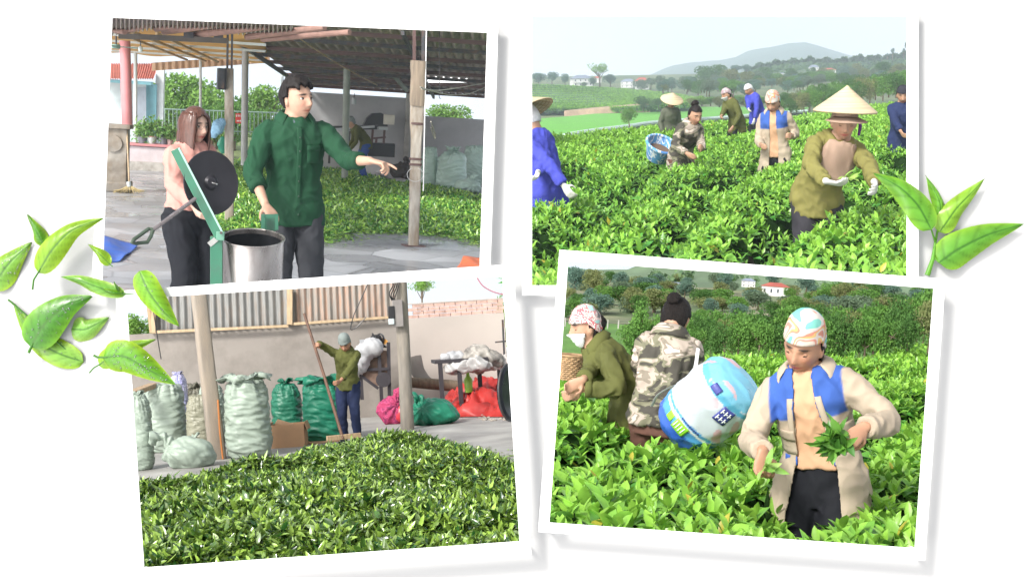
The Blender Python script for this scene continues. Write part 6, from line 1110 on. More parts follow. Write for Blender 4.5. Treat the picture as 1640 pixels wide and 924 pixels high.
one(BL, 'cardboard_sheet', 'loose flat piece of cardboard right of the cardboard box', 'cardboard', MB().box(BL.G(512, 708)+A(0, 0, .012), (.42, .5, .012), rotz(.4)), CB, smooth=False)
# the green beyond at left and trees over the wall
tree(BL, 214, 562, 27, 70, 'pale sunlit foliage seen in the gap left of the corrugated sheets', 'light', 'bush', 1.2, 1); tree(BL, 676, 500, 32, 60, 'overhanging twig of leaves above the brick topped wall, left one', 'light', 'sparse', 1.0, 2, 'foliage above the brick topped wall'); tree(BL, 812, 590, 28, 120, 'bright foliage seen past the right end of the brick topped wall', 'light', 'tall', .5, 1)
one(BL, 'gate_post', 'thin dark gate post past the right end of the pale wall', 'post', MB().tube([Q(809, 600, 24), Q(805, 512, 24)], .02, 6).beam(Q(793, 548, 24), Q(812, 546, 24), .03, .03), STEELD)
# ---- the leaf heap
hp = [gL(u, v)[:2] for u, v in [(150, 835), (160, 818), (232, 792), (300, 775), (380, 762), (445, 750), (505, 732), (560, 717), (640, 711), (700, 714), (760, 728), (800, 742), (840, 764), (880, 815), (900, 1000), (120, 1000)]]
far_ = [gL(u, v)[:2] for u, v in [(160, 818), (232, 792), (300, 775), (380, 762), (445, 750), (505, 732), (560, 717), (640, 711), (700, 714), (760, 728), (800, 742), (870, 805)]]
def hB(x, y):
    e = seg_dist(x, y, far_); z = .16*np.clip(e/1.2, 0, 1)**.8; s3 = np.stack([x, y, 0*x], 1)
    rid = [gL(380, 765)[:2], gL(470, 735)[:2], gL(600, 712)[:2], gL(720, 722)[:2], gL(830, 760)[:2]]; z = z+.08*np.exp(-(seg_dist(x, y, rid)/.7)**2)*np.clip(e/.4, 0, 1)-.30*np.exp(-(seg_dist(x, y, [gL(300, 800)[:2], gL(480, 770)[:2], gL(640, 800)[:2], gL(740, 835)[:2]])/.38)**2)
    z = z+.15*fold(s3, 1.3, 3)*np.clip(e/.5, 0, 1)+.045*fold(s3, 5, 2); m_ = .05*np.clip(e/.3, 0, 1); return m_+.02*np.logaddexp(0, (z-m_)/.02)
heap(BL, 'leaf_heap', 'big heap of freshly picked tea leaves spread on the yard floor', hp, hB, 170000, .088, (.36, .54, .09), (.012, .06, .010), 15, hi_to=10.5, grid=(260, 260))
# man with the rake
d = 18.2; b = A(Q(556, 600, d)[0], d, 0); gP = None
p = Person(BL, b, -8, 'person in olive shirt and navy trousers pushing the leaf heap with a long pole', 1.60, True, lean=20, side=4, head=(-8, 34, 0), lw=Q(534, 627, 17.75), rw=Q(511, 553, 17.8), lpole=(.9, .3, -.3), rpole=(-.6, .6, .5), vox=.011, eyes='down', bulk=.92, lcurl=.95, rcurl=.95, rhand=dict(dir=(-.3, -.7, .1)), lhand=dict(dir=(-.5, -.7, -.2)), skin=(.42, .22, .14))
p.top(SHIRT_OLIVE, infl=.03, hem=-.12, flare=.03, name='shirt', sleeve=.86, amp=.007); p.collar(SHIRT_OLIVE, infl=.01); p.pants(fabric('navy_denim', (.018, .026, .065)), infl=.014); p.shoes(BLACKC); p.hair_short(vol=.006); p.scarf(fabric('grey_cap_cloth', (.20, .23, .22)), False, peak=.045, brow=.30, vol=.014, name='cap'); p.strip('pocket', SHIRT_OLIVE, np.linspace(.25, .33, 4), .05, .12, .012, .03)
a, b_ = Q(487, 502, 18.0), Q(549, 702, 17.5); t = Thing(BL, 'wooden_rake', 'long brown wooden pole held slanting by the man over the leaf heap', 'rake', b_); t.part('handle', MB().tube([a, (a+b_)/2+A(.01, 0, 0), b_], [.020, .021, .022], 10), mat('dark_pole', (.13, .065, .04), .5, var=.3)); t.part('head', MB().beam(b_+A(-.22, -.05, .02), b_+A(.25, .1, .02), .05, .07), WOODP, smooth=False, bevel=.006)
# ================================================================ upper left: the open shed, the tea roaster, two people talking
Q = TL.P; gL = TL.G
FLR = mat('wet_stone_floor', (.34, .35, .37), .30, var=.12, vscale=.9, bump=.06, bscale=8, dist=.02, col2=(.24, .25, .27), c2scale=.6, c2pos=.5, c2w=.1, spec=.6)
_n = FLR.node_tree; _N = _n.nodes; _L = _n.links.new; _b = _N['Principled BSDF']     # irregular slabs with joints
_v = _N.new('ShaderNodeTexVoronoi'); _v.feature = 'DISTANCE_TO_EDGE'; _v.inputs['Scale'].default_value = 1.9; _vc = _N.new('ShaderNodeTexVoronoi'); _vc.inputs['Scale'].default_value = 1.9; _tc = _N.new('ShaderNodeTexCoord'); _L(_tc.outputs['Object'], _v.inputs['Vector']); _L(_tc.outputs['Object'], _vc.inputs['Vector'])
_m = _N.new('ShaderNodeMapRange'); _m.inputs[1].default_value = 0; _m.inputs[2].default_value = .03; _m.inputs[3].default_value = .62; _m.inputs[4].default_value = 1; _L(_v.outputs['Distance'], _m.inputs[0])
_bw = _N.new('ShaderNodeSeparateXYZ'); _L(_vc.outputs['Color'], _bw.inputs[0]); _m2 = _N.new('ShaderNodeMapRange'); _m2.inputs[3].default_value = .82; _m2.inputs[4].default_value = 1.25; _L(_bw.outputs[0], _m2.inputs[0]); _mm = _N.new('ShaderNodeMath'); _mm.operation = 'MULTIPLY'; _L(_m.outputs[0], _mm.inputs[0]); _L(_m2.outputs[0], _mm.inputs[1])
_src = _b.inputs['Base Color'].links[0].from_socket; _s = _N.new('ShaderNodeVectorMath'); _s.operation = 'SCALE'; _L(_src, _s.inputs[0]); _L(_mm.outputs[0], _s.inputs['Scale']); _L(_s.outputs[0], _b.inputs['Base Color'])
_m3 = _N.new('ShaderNodeMapRange'); _m3.inputs[3].default_value = .12; _m3.inputs[4].default_value = .5; _L(_bw.outputs[1], _m3.inputs[0]); _L(_m3.outputs[0], _b.inputs['Roughness'])
G = np.array([[A(x*y, y, 0) for x in np.linspace(-.19, .19, 120)] for y in np.concatenate([np.linspace(9.8, 14, 120), np.linspace(14.1, 34, 90)])]); clipped(TL, 'floor', None, None, G, FLR, kind='structure')
GND = mat('yard_ground', (.16, .20, .07), .95, var=.3); G = np.array([[A(x*y, y, -.05) for x in np.linspace(-.19, .19, 10)] for y in np.linspace(33, 120, 20)]); m = MB(); m.grid(G); one(TL, 'ground', None, None, m, GND, kind='structure')
WALLG = mat('dark_render', (.46, .46, .47), .9, var=.15, vscale=.6, bump=.2, bscale=10, col2=(.31, .31, .32), c2scale=.5)
def wallbox(u0, u1, vt, d, label, mt, name='wall', th=.15): a, b = Q(u0, vt, d), Q(u1, vt, d); z = (a[2]+b[2])/2; one(TL, name, label, 'wall', MB().box(((a[0]+b[0])/2, d+th/2, z/2), (b[0]-a[0], th, z)), mt, smooth=False)
wallbox(484, 652, 152, 30, 'dark grey wall behind the machine in the shed', WALLG); wallbox(652.5, 800, 189, 30.05, 'lower dark grey wall behind the sacks at the right of the shed', WALLG)
one(TL, 'wall_pier', 'pale pier where the two dark grey walls meet', 'pier', MB().beam(Q(655, 150, 29.9)*A(1, 1, 0), Q(655, 148, 29.9), .12, .1, up=(0, 1, 0)), CONC, smooth=False)
# big corrugated roof
ROOF = mat('fibre_cement', (.48, .39, .33), .85, var=.25, vscale=2.5, bump=.3, bscale=20, col2=(.26, .22, .21), c2scale=1.2, c2pos=.52, c2w=.15)
zr = lambda y: 2.02+(30.4-y)*.078; ver = lambda y: .14-(30-y)*.155
Y = np.linspace(19.5, 30.4, 14); S_ = np.linspace(0, 6.2, 620); ur_ = lambda y: Q(806, 100, y)[0]; G = np.array([[A(ver(y)+s_+(0 if i % 2 else 0), y, zr(y)+.035*math.sin(s_/.165*6.283)) for s_ in S_] for i, y in enumerate(Y)])
t = Thing(TL, 'shed_roof', 'brown corrugated shed roof sloping down to the back, dark beams below', 'roof', A(2, 30, 2)); m = MB(); G[:, :, 0] = np.minimum(G[:, :, 0], np.array([ur_(y) for y in Y])[:, None]); m.grid(G); t.part('sheet', m, ROOF, sharp=False)
RST = mat('red_oxide_steel', (.10, .055, .05), .6, var=.3, vscale=3)
for i, y in enumerate((20.4, 21.6, 23.0, 24.1, 25.2, 26.3, 27.4, 28.5, 29.6)): t.part('purlin', MB().beam(A(ver(y)-.05, y, zr(y)-.085), A(ur_(y), y, zr(y)-.085), .05, .07), STEELD if i % 2 else RST, smooth=False)
for s_ in (.02, 3.0): t.part('rafter', MB().beam(A(ver(19.5)+s_, 19.5, zr(19.5)-.14), A(ver(30)+s_, 30, zr(30)-.14), .05, .07), STEELD, smooth=False)
one(TL, 'sky_gap_glow', 'glowing white strip added for the bright sky gap under the roof at right', 'lamp', MB().beam(Q(682, 128, 27), Q(755, 128, 27), .05, .12), mat('gap_glow', (.95, .97, 1), .5, bump=0, emit=2.5), smooth=False)  # emissive strip added where bright sky shows between wall and roof
# posts of the shed
PWHx = mat('pale_wire', (.5, .5, .5), .6)
t = Thing(TL, 'concrete_pillar', 'old concrete pillar with rusty straps and a bare steel top, right of the pointing hand', 'pillar', gL(662, 394)); b = gL(662, 394); dp = b[1]; X = A(1, 0, 0); Y = A(0, 1, 0); PIL = mat('pillar_concrete', (.42, .39, .34), .85, var=.22, vscale=5, bump=.4, bscale=40, col2=(.25, .20, .15), c2scale=3, stretch=(3, 3, .8))
top_ = Q(670, 98, dp); m = MB(); pts = [b+(top_-b)*k/12 for k in range(13)]; m.loft([(p_, X, Y, (.062 if k < 8 else .075)+.003*math.sin(k*5), .065, .3) for k, p_ in enumerate(pts)], 20); t.part('shaft', m, PIL)
t.part('wrap', MB().loft([(b+(top_-b)*k, X, Y, .084+.006*math.sin(k*40), .08, .4) for k in (.76, .80, .86, .92, .97, 1.0)], 20), mat('weathered_wood', (.24, .19, .14), .85, var=.35, vscale=4, stretch=(6, 6, .7), bump=.6, bscale=25))
for z_ in (.44, .47, .66): t.part('strap', MB().loft([(b+(top_-b)*z_, X, Y, .074, .074, .4), (b+(top_-b)*(z_+.012), X, Y, .074, .074, .4)], 20), RST)
for dx in (-.045, .055): t.part('steel_channel', MB().beam(top_+A(dx, 0, -.05), Q(670+dx*6, 30, dp)+A(dx, 0, 0), .035, .04, up=(0, 1, 0)), RST if dx < 0 else STEELD, smooth=False)
t.part('white_conduit', MB().tube([b+A(.078, -.06, .65), Q(683, 48, dp-.06)], .007, 6), WHITE_CARD); t.part('wire_ring', MB().tube([Q(665+13*math.cos(a), 280+11*math.sin(a), dp-.08-.02*math.sin(a)) for a in np.linspace(.3, 5.9, 20)], .0032, 6), PWHx)
t.part('base_plate', MB().box(b+A(0, 0, .006), (.24, .2, .012), .2), RST, smooth=False)
def rod(u1, v1, u2, v2, d, r_, name, label, cat_, mt, n=16): a, b_ = Q(u1, v1, d), Q(u2, v2, d); one(TL, name, label, cat_, MB().cyl(a, b_, r_, n=n), mt)
PGR = mat('grey_green_paint', (.26, .29, .25), .6, var=.15); PWH = mat('pale_paint', (.50, .55, .55), .5, var=.08); PNK = mat('pink_paint', (.50, .20, .21), .55, var=.1)
rod(557, 46, 552, 290, 25.5, .068, 'steel_post', 'round grey green post left of the pale lamp on the dark wall', 'post', PGR)
one(TL, 'roof_brace', 'long slanting steel brace from the round grey green post to the wall pier', 'brace', MB().beam(Q(566, 48, 25.3), Q(652, 146, 27.5), .06, .07), PGR, smooth=False)
rod(393, 60, 391, 265, 24, .062, 'steel_post', 'grey post just left of the man in green, under the awning edge', 'post', mat('grey_paint', (.33, .34, .34), .6)); rod(321, 84, 321, 190, 29, .030, 'steel_post', 'thin pale post under the middle of the yellow awning', 'post', PWH); rod(217, 72, 217, 235, 28.5, .04, 'steel_post', 'thin pale post right of the pink column', 'post', PWH); rod(452, 108, 452, 150, 29, .03, 'steel_post', 'short pale post tip above the hair of the man', 'post', PWH)
for i_, (a, b_) in enumerate((((470, 56), (604, 137)),)): one(TL, 'rope', 'pale rope slung diagonally under the corrugated roof', 'rope', MB().tube(*smoothpts([Q(462, 50, 20), Q(535, 100, 22), Q(604, 137, 25)], [.010]*3), 6), PALEW)
for j, pts_ in enumerate([[(675, 143, 13.4), (700, 146, 16), (730, 142, 20), (785, 132, 26)], [(673, 140, 13.4), (690, 146, 16), (720, 153, 20), (750, 152, 22), (782, 138, 26)], [(690, 195, 14), (697, 215, 15), (697, 225, 15), (690, 205, 14.5)]]): one(TL, 'cable', ['upper pale cable running right from the concrete pillar', 'lower sagging cable running right from the concrete pillar', 'short loop of cable hanging beside the concrete pillar'][j], 'cable', MB().tube(*smoothpts([Q(*p_) for p_ in pts_], [.008]*len(pts_)), 6), mat('faded_cable', (.35, .33, .27), .7))
one(TL, 'wire', 'thin vertical wire hanging from the roof right of the pillar', 'wire', MB().tube(*smoothpts([Q(704, 48, 20), Q(704, 120, 20), Q(703, 158, 20), Q(706, 158, 20)], [.006]*4), 6), STEELD)
t = Thing(TL, 'hanging_lamp', 'small white lamp hanging on the dark wall beside the round post', 'lamp', Q(567, 168, 29.6)); t.part('shade', MB().loft([(Q(567, 167, 29.6), X, Y, .055, .055), (Q(567, 158, 29.6), X, Y, .055, .055), (Q(567, 156, 29.6), X, Y, .03, .03)], 14), PWH); t.part('hook', MB().tube([Q(567, 156, 29.6), Q(568, 150, 29.6)], .008, 6), STEELD)
# left: pole with speaker, awning, near roof
b = Q(369, 300, 16)*A(1, 1, 0); tp = Q(367, 110, 16); t = Thing(TL, 'concrete_pole', 'square pale concrete pole with a black speaker, behind the round lid', 'pole', b); t.part('shaft', MB().loft([(b+(tp-b)*k/8, X, Y, .055, .055, .3) for k in range(9)], 16), PIL)
for u in (364, 371): t.part('steel_angle', MB().beam(Q(u, 112, 16), Q(u+1, 34, 16), .026, .03, up=(0, 1, 0)), STEELD, smooth=False)
t = Thing(TL, 'loudspeaker', 'black box speaker hanging beside the pale concrete pole', 'speaker', Q(355, 142, 15.9)); t.part('cabinet', MB().box(Q(355, 127, 15.9), (.10, .10, .26), .3), BLACKP, smooth=False, bevel=.006); t.part('grille', MB().box(Q(355, 127, 15.84)+A(-.01, -.01, 0), (.08, .03, .23), .3), STEELD, smooth=False)
one(TL, 'roof_beam', 'dark horizontal steel beam across the top left of the shed', 'beam', MB().beam(Q(190, 58, 16), Q(366, 66, 16), .05, .065), mat('beam_steel', (.08, .07, .06), .6, var=.3), smooth=False)
t = Thing(TL, 'near_roof', 'brown sheet roof with round wooden rafters at the upper left corner', 'roof', Q(300, 40, 14)); m = MB(); G = np.array([[Q(u, v, d)+A(0, 0, .03*math.sin(u*.9)) for u in np.linspace(165, 470, 240)] for v, d in ((20, 12.5), (38, 14.5), (56, 17))]); 
for j, u in enumerate(np.linspace(165, 470, 240)): G[2, j] = Q(u, np.interp(u, [165, 250, 365, 440, 470], [58, 46, 52, 62, 60]), 17)+A(0, 0, .02*math.sin(u*.9))
m.grid(G); t.part('sheet', m, ROOF, sharp=False); LOG = mat('rafter_wood', (.26, .15, .12), .75, var=.25, stretch=(2, 2, 2), bump=.3)
for (u1, v1, u2, v2, r_) in ((196, 50, 262, 30, .05), (250, 46, 325, 32, .045), (262, 51, 385, 34, .045), (300, 58, 430, 42, .045), (395, 60, 520, 44, .04), (420, 64, 560, 52, .035), (158, 45, 200, 52, .03)): t.part('rafter', MB().cyl(Q(u1, v1, 16.2), Q(u2, v2, 15.2), r_, n=10), LOG)
for u in (302, 350): t.part('block', MB().box(Q(u, 57, 16), (.11, .09, .07)), STEELD, smooth=False)
t = Thing(TL, 'awning', 'yellow orange tarpaulin awning with a striped valance on thin steel trusses', 'awning', Q(300, 100, 28)); AW = mat('awning_cloth', (.46, .25, .07), .8, var=.15, vscale=1.5, bump=.2, bscale=4, dist=.03, transl=.22); AWV = ramp_mat('valance', [(0, (.42, .26, .17)), (.5, (.50, .36, .24))], 8, stretch=(9, 1, .3))
G = np.array([[np.array(Q(u0*(1-f)+u1*f, 0, d))*A(1, 1, 0)+A(0, 0, z+.02*math.sin(f*20+d)) for f in np.linspace(0, 1, 50)] for d, z, u0, u1 in ((17.2, 2.50, 165, 380), (20, 2.49, 165, 425), (24, 2.48, 165, 430), (30, 2.46, 165, 432))]); m = MB(); m.grid(G); t.part('cloth', m, AW, sharp=False)
m = MB(); G = np.array([[Q(u, vt_, 30)+A(0, .02*math.sin(u*.6), 0) for u in np.linspace(243, 432, 120)] for vt_ in (np.interp(0, [0], [98]), 104, 111)]); 
for j, u in enumerate(np.linspace(243, 432, 120)):
    for i, f in enumerate((0, .5, 1)): G[i, j] = Q(u, np.interp(u, [243, 432], [101, 88])+f*13, 30)+A(0, .02*math.sin(u*.6), 0)
m.grid(G); t.part('valance', m, AWV, sharp=False)
for d in (20, 22.5, 25, 27.5): t.part('truss_bar', MB().beam(A(Q(165, 100, d)[0], d, 2.43), A(Q(425, 100, d)[0], d, 2.43), .03, .04), PWH, smooth=False)
for u1, u2 in ((210, 330), (250, 350), (178, 300)): t.part('truss_chord', MB().beam(Q(u1, 70, 18)*A(1, 1, 0)+A(0, 0, 2.40), Q(u2, 95, 29)*A(1, 1, 0)+A(0, 0, 2.38), .03, .04), PALEW, smooth=False)
t = Thing(TL, 'ceiling_fan', 'green grey ceiling fan under the awning at the far left', 'fan', Q(186, 72, 19)); t.part('rod', MB().cyl(Q(186, 58, 19), Q(186, 74, 19), .012), STEELD); hub = Q(186, 75, 19); t.part('hub', MB().cyl(hub+A(0, 0, .03), hub-A(0, 0, .03), .06), mat('fan_green', (.16, .26, .22), .5))
for k in range(3): a = k*2.09+.3; t.part('blade', MB().beam(hub, hub+A(math.cos(a), math.sin(a), .0)*.36, .08, .012), _MATS['fan_green'], smooth=False)
t = Thing(TL, 'hanging_bulb', 'white bulb with a cap hanging under the awning, right of the fan', 'lamp', Q(225, 82, 19)); t.part('bulb', MB().ball(Q(225, 79, 19), (.035, .035, .045), 12), PWH); t.part('cable', MB().cyl(Q(225, 77, 19), Q(225, 66, 19), .008), STEELD)
# pink column on a stone pier, broom
b = gL(187, 308); t = Thing(TL, 'stone_pier', 'grey carved stone gate pier with mossy base at the left frame edge', 'pier', b); STN = mat('old_stone', (.28, .26, .23), .9, var=.3, vscale=4, bump=.6, bscale=14, dist=.03, col2=(.17, .13, .09), c2scale=2.5); zt = Q(187, 200, b[1])[2]; w_ = .40
t.part('shaft', MB().box(b+A(-.06, .2, zt*.5-.03), (w_, .36, zt-.06)), STN, smooth=False, bevel=.012); t.part('cap', MB().box(b+A(-.06, .2, zt-.03), (w_+.1, .46, .07)), STN, smooth=False, bevel=.01); t.part('medallion', MB().cyl(b+A(-.06, .03, zt*.72), b+A(-.06, -.01, zt*.72), .13, n=24), STN); t.part('base', MB().box(b+A(-.06, .2, .08), (w_+.1, .46, .16)), STN, smooth=False, bevel=.02)
rod(200, 66, 204, 204, b[1]+.35, .085, 'pink_column', 'round pink column standing on the stone pier', 'column', PNK)
t = Thing(TL, 'broom', 'straw broom leaning on the stone pier, bristles down', 'broom', gL(207, 310)); d = gL(207, 310)[1]; t.part('handle', MB().cyl(Q(203, 205, d+.2), Q(207, 294, d), .014), PALEW); t.part('collar', MB().cyl(Q(206, 291, d), Q(207, 299, d), .035), PWH); m = MB(); r = np.random.default_rng(1)
for i in range(90): a = r.uniform(-1, 1); m.tube([Q(207, 297, d), Q(207+a*14, 304, d+r.uniform(-.05, .05)), Q(206+a*26, 309+r.uniform(-3, 2.5)-abs(a)*2, d+r.uniform(-.1, .1))], [.010, .009, .004], 4)
t.part('bristles', m, mat('broom_straw', (.40, .32, .16), .85))
# pink step wall with pots; paving beyond
b0, b1 = Q(209, 0, 27)*A(1, 1, 0), Q(345, 0, 27)*A(1, 1, 0); t = Thing(TL, 'low_wall', 'low pale wall with a pink top behind the seated pots', 'wall', b0); zt = Q(260, 234, 27)[2]; t.part('wall', MB().box(((b0[0]+b1[0])/2, 27.3, zt/2-.02), (b1[0]-b0[0], .5, zt-.04)), mat('pinkish_white', (.52, .46, .48), .8), smooth=False); t.part('coping', MB().box(((b0[0]+b1[0])/2, 27.3, zt), (b1[0]-b0[0]+.06, .6, .05)), PNK, smooth=False); t.part('plinth', MB().box(((b0[0]+b1[0])/2, 27.2, .09), (b1[0]-b0[0]+.06, .6, .18)), CONC, smooth=False)
for i, (u, w_, lb, mt_) in enumerate([(243, 15, 'white flower pot with a red band on the low pink topped wall', PWH), (228, 14, 'dark grey flower pot left of the white one', mat('pot_grey', (.16, .17, .20), .6)), (262, 13, 'dark grey flower pot right of the white one', mat('pot_grey', (.2, .2, .2), .6)), (272, 10, 'small pinkish flower pot beside the woman on the low wall', mat('pot_pink', (.5, .36, .34), .6)), (337, 12, 'brown flower pot right of the woman in pink', mat('pot_brown', (.30, .2, .13), .7))]):
    c = Q(u, 234, 27.2); k = 27/F; t = Thing(TL, 'flower_pot', lb, 'flower pot', c, 'pots on the low wall'); t.part('pot', MB().loft([(c, X, Y, w_*.36*k, w_*.36*k), (c+A(0, 0, w_*k), X, Y, w_*.5*k, w_*.5*k), (c+A(0, 0, w_*k*1.02), X, Y, w_*.44*k, w_*.44*k), (c+A(0, 0, w_*k*.9), X, Y, w_*.4*k, w_*.4*k)], 16), mt_)
    if i == 0: t.part('band', MB().cyl(c+A(0, 0, w_*k*.93), c+A(0, 0, w_*k*1.0), w_*.505*k), RT)
    rr = np.random.default_rng(i); n = 260; pp = c+A(0, 0, w_*k*1.0)+rr.normal(0, 1, (n, 3))*A(w_*.55, w_*.4, w_*.55)*k+A(0, 0, w_*.7*k); t.part('plant', leaves(pp, nrm(rr.normal(size=(n, 3))+A(0, 0, .6)), nrm(rr.normal(size=(n, 3))), .10, .04, mixc((.10, .26, .05), (.25, .40, .12), rr.uniform(0, 1, n)), .2), FAR_LEAF, sharp=False, kind='stuff')
# house with red tiles and teal wall
TEAL = mat('teal_wall', (.20, .42, .47), .8, var=.1); d = 34; t = Thing(TL, 'teal_house', 'teal house with a red tiled roof and barred gate behind the pink column', 'house', Q(215, 240, d)*A(1, 1, 0)); bx = lambda u0, u1, v0, v1, dd=0, th=.3: MB().box(((Q(u0, v0, d)[0]+Q(u1, v0, d)[0])/2, d+dd+th/2, (Q((u0+u1)/2, v0, d)[2]+Q((u0+u1)/2, v1, d)[2])/2), (Q(u1, v0, d)[0]-Q(u0, v0, d)[0], th, abs(Q((u0+u1)/2, v0, d)[2]-Q((u0+u1)/2, v1, d)[2])))
t.part('wall', bx(150, 236, 130, 238, .3), PWH, smooth=False); t.part('wall', bx(234, 251, 135, 240), TEAL, smooth=False); t.part('gable', bx(249, 262, 112, 240, .1), mat('white_gable', (.6, .63, .63), .8), smooth=False); m = MB(); G = np.array([[Q(u, v, d_)+A(0, 0, .05*abs(math.sin(u*.85))) for u in np.linspace(150, 246+8*(1-f), 150)] for v, d_, f in ((129, 33.4, 1), (118, 34.3, .5), (104, 35.4, 0))]); m.grid(G); t.part('roof', m, mat('red_tiles', (.42, .12, .08), .8, var=.2, bump=.5, bscale=10), sharp=False)
t.part('eave', bx(150, 246, 129, 134, -.5, .4), TEAL, smooth=False)
for i in range(9): u = 219+i*1.8; t.part('gate_bar', MB().cyl(Q(u, 140, d-.2), Q(u, 218, d-.2), .012, n=6), mat('gate_grey', (.3, .33, .38), .5))
t = Thing(TL, 'railing', 'grey green yard railing with thin bars under the trees', 'railing', Q(380, 220, 31)*A(1, 1, 0)); GRL = mat('railing_green', (.22, .32, .28), .6)
for v in (177, 209): t.part('rail', MB().tube([Q(262, v-2, 31), Q(500, v+6, 31)], .018, 6), GRL)
for u in np.arange(264, 500, 6.5): t.part('bar', MB().cyl(Q(u, 174+(u-262)*.034, 31), Q(u, 212+(u-262)*.034, 31), .011, n=5), GRL)
for i, (u, vb_, dd, hp_, kd, fm, wd_, lb) in enumerate([(290, 240, 44, 140, 'light', 'round', 1.0, 'bright leafy tree behind the yard railing at left'), (345, 245, 42, 120, 'light', 'bush', .9, 'pale green tree between the thin post and the concrete pole'), (320, 235, 36, 76, 'mid', 'bush', 1.1, 'bushy green plant behind the head of the woman'), (375, 240, 40, 95, 'mid', 'bush', .8, 'green bush behind the pale concrete pole'), (425, 240, 44, 108, 'light', 'round', .9, 'light tree behind the man in green at left'), (410, 235, 36, 70, 'mid', 'bush', .9, 'darker green bush at the railing left of the man'), (500, 235, 46, 60, 'light', 'bush', .9, 'pale bush in the gap left of the dark wall'), (190, 215, 42, 60, 'light', 'round', 1.2, 'pale tree seen through the opening behind the pink column'), (720, 215, 46, 56, 'light', 'bush', 1.6, 'pale bushes beyond the lower dark wall at right'), (265, 230, 40, 90, 'light', 'bush', .6, 'light shrub right of the teal wall')]): tree(TL, u, vb_, dd, hp_, lb, kd, fm, wd_, i, 'trees beyond the shed')
t = Thing(TL, 'red_sign', 'small red sign with white lettering strokes between pole and grey post', 'sign', Q(383, 197, 27)); t.part('board', MB().box(Q(383, 190, 27), (.15, .03, .21)), mat('sign_red', (.6, .04, .03), .5), smooth=False)
for i in range(4): t.part('letter', MB().box(Q(379+i*2.6, 186, 26.97), (.014, .012, .045)).box(Q(380+i*2.4, 194, 26.97), (.02, .012, .03)), WHITE_CARD, smooth=False)
V, Fs, N_ = remesh((lambda m: (m.ball(Q(349, 205, 15.8), (.07, .07, .13), 20, rot=roty(.5)), m.ball(Q(343, 212, 15.8), (.05, .05, .07), 16)) and m.arrays()[0])(mm := MB()), mm.f, .01, 2); V = V+N_*(.02*fold(V, 14, 2))[:, None]; one(TL, 'cloth_bundle', 'pale blue cloth bundle hanging at the left side of the concrete pole', 'cloth', (V, [tuple(int(a) for a in f) for f in Fs], None), mat('pale_blue_cloth', (.20, .36, .50), .8, bump=.4, bscale=20), sharp=False)
one(TL, 'green_cloth', 'small bright green cloth hanging low behind the concrete pole', 'cloth', (lambda g: (g[0]+.02*fold(g[0], 12, 2)[:, None], g[1], g[2]))(MB().ball(Q(356, 233, 16.3), (.06, .03, .11), 16).arrays()), SGG)
# --- leaf pile on the floor
hp = [gL(u, v)[:2] for u, v in [(335, 372), (345, 300), (350, 262), (430, 258), (505, 262), (560, 272), (600, 286), (640, 297), (700, 302), (790, 322), (800, 396), (768, 388), (720, 380), (650, 374), (600, 373), (585, 367), (560, 374), (530, 386), (500, 388), (440, 372)]]
def hT(x, y): 
    e = seg_dist(x, y, hp+[hp[0]]); return .07*np.clip(e/.7, 0, 1)**.7+.02*fold(np.stack([x, y, 0*x], 1), 1.3, 2)*np.clip(e/.5, 0, 1)+.03*np.clip(e/.3, 0, 1)*fold(np.stack([x, y, 0*x+2], 1), 4, 2)
heap(TL, 'leaf_pile', 'wide low pile of fresh tea leaves drying on the shed floor', hp, hT, 100000, .085, (.46, .72, .11), (.05, .22, .03), 25, grid=(200, 200), p_=.5)
# sacks at the right
SGT = mat('teal_grey_plastic', (.42, .56, .50), .42, var=.10, bump=.8, bscale=5, stretch=(1, 1, 2), dist=.04, ridge=True)
def SKT(u, vb_, wpx, hpx, label, seed, **k): b = gL(u, vb_); kk = b[1]/F; sack(TL, 'sack', label, b, wpx*kk/2, wpx*kk*.45, hpx*kk, SGT, seed, group='sacks in the upper left photo', **k)
SKT(686, 300, 26, 66, 'pale teal sack half hidden by the concrete pillar', 1, top='flat'); SKT(722, 303, 46, 62, 'wide pale teal sack with a white top right of the pillar', 2, top='tied'); SKT(760, 298, 42, 66, 'tall pale teal sack cut by the right frame edge', 3, top='flat')
c = gL(748, 309); c[2] = 0; slump(TL, 'sack', 'slumped teal sack in front of the tall one at the frame edge', c, .30, .2, .15, SGT, 6, (.3, 0, .8), 'sacks in the upper left photo')
c = gL(660, 296)+A(.1, 1.2, 0); slump(TL, 'dark_heap', 'dark brown heap of dried leaves behind the pillar', c, .5, .4, .24, mat('dark_heap', (.05, .04, .035), .95, bump=.8, bscale=20, dist=.03), 4, (-.2, 0, .5))
def sheetq(name, label, pix, mt, th=.012, z0=.02, dz=(0, 0, 0, 0)): P_ = [gL(*q)+A(0, 0, z0+e) for q, e in zip(pix, dz)]; o = one(TL, name, label, 'tarpaulin', (lambda m: m)(MB().grid(np.array([[P_[0]*(1-a)*(1-b_)+P_[1]*a*(1-b_)+P_[2]*a*b_+P_[3]*(1-a)*b_+A(0, 0, .018*math.sin(a*6+b_*4)*math.sin(b_*5+1)) for a in np.linspace(0, 1, 24)] for b_ in np.linspace(0, 1, 24)]))), mt, sharp=False); o.modifiers.new('t', 'SOLIDIFY').thickness = .008
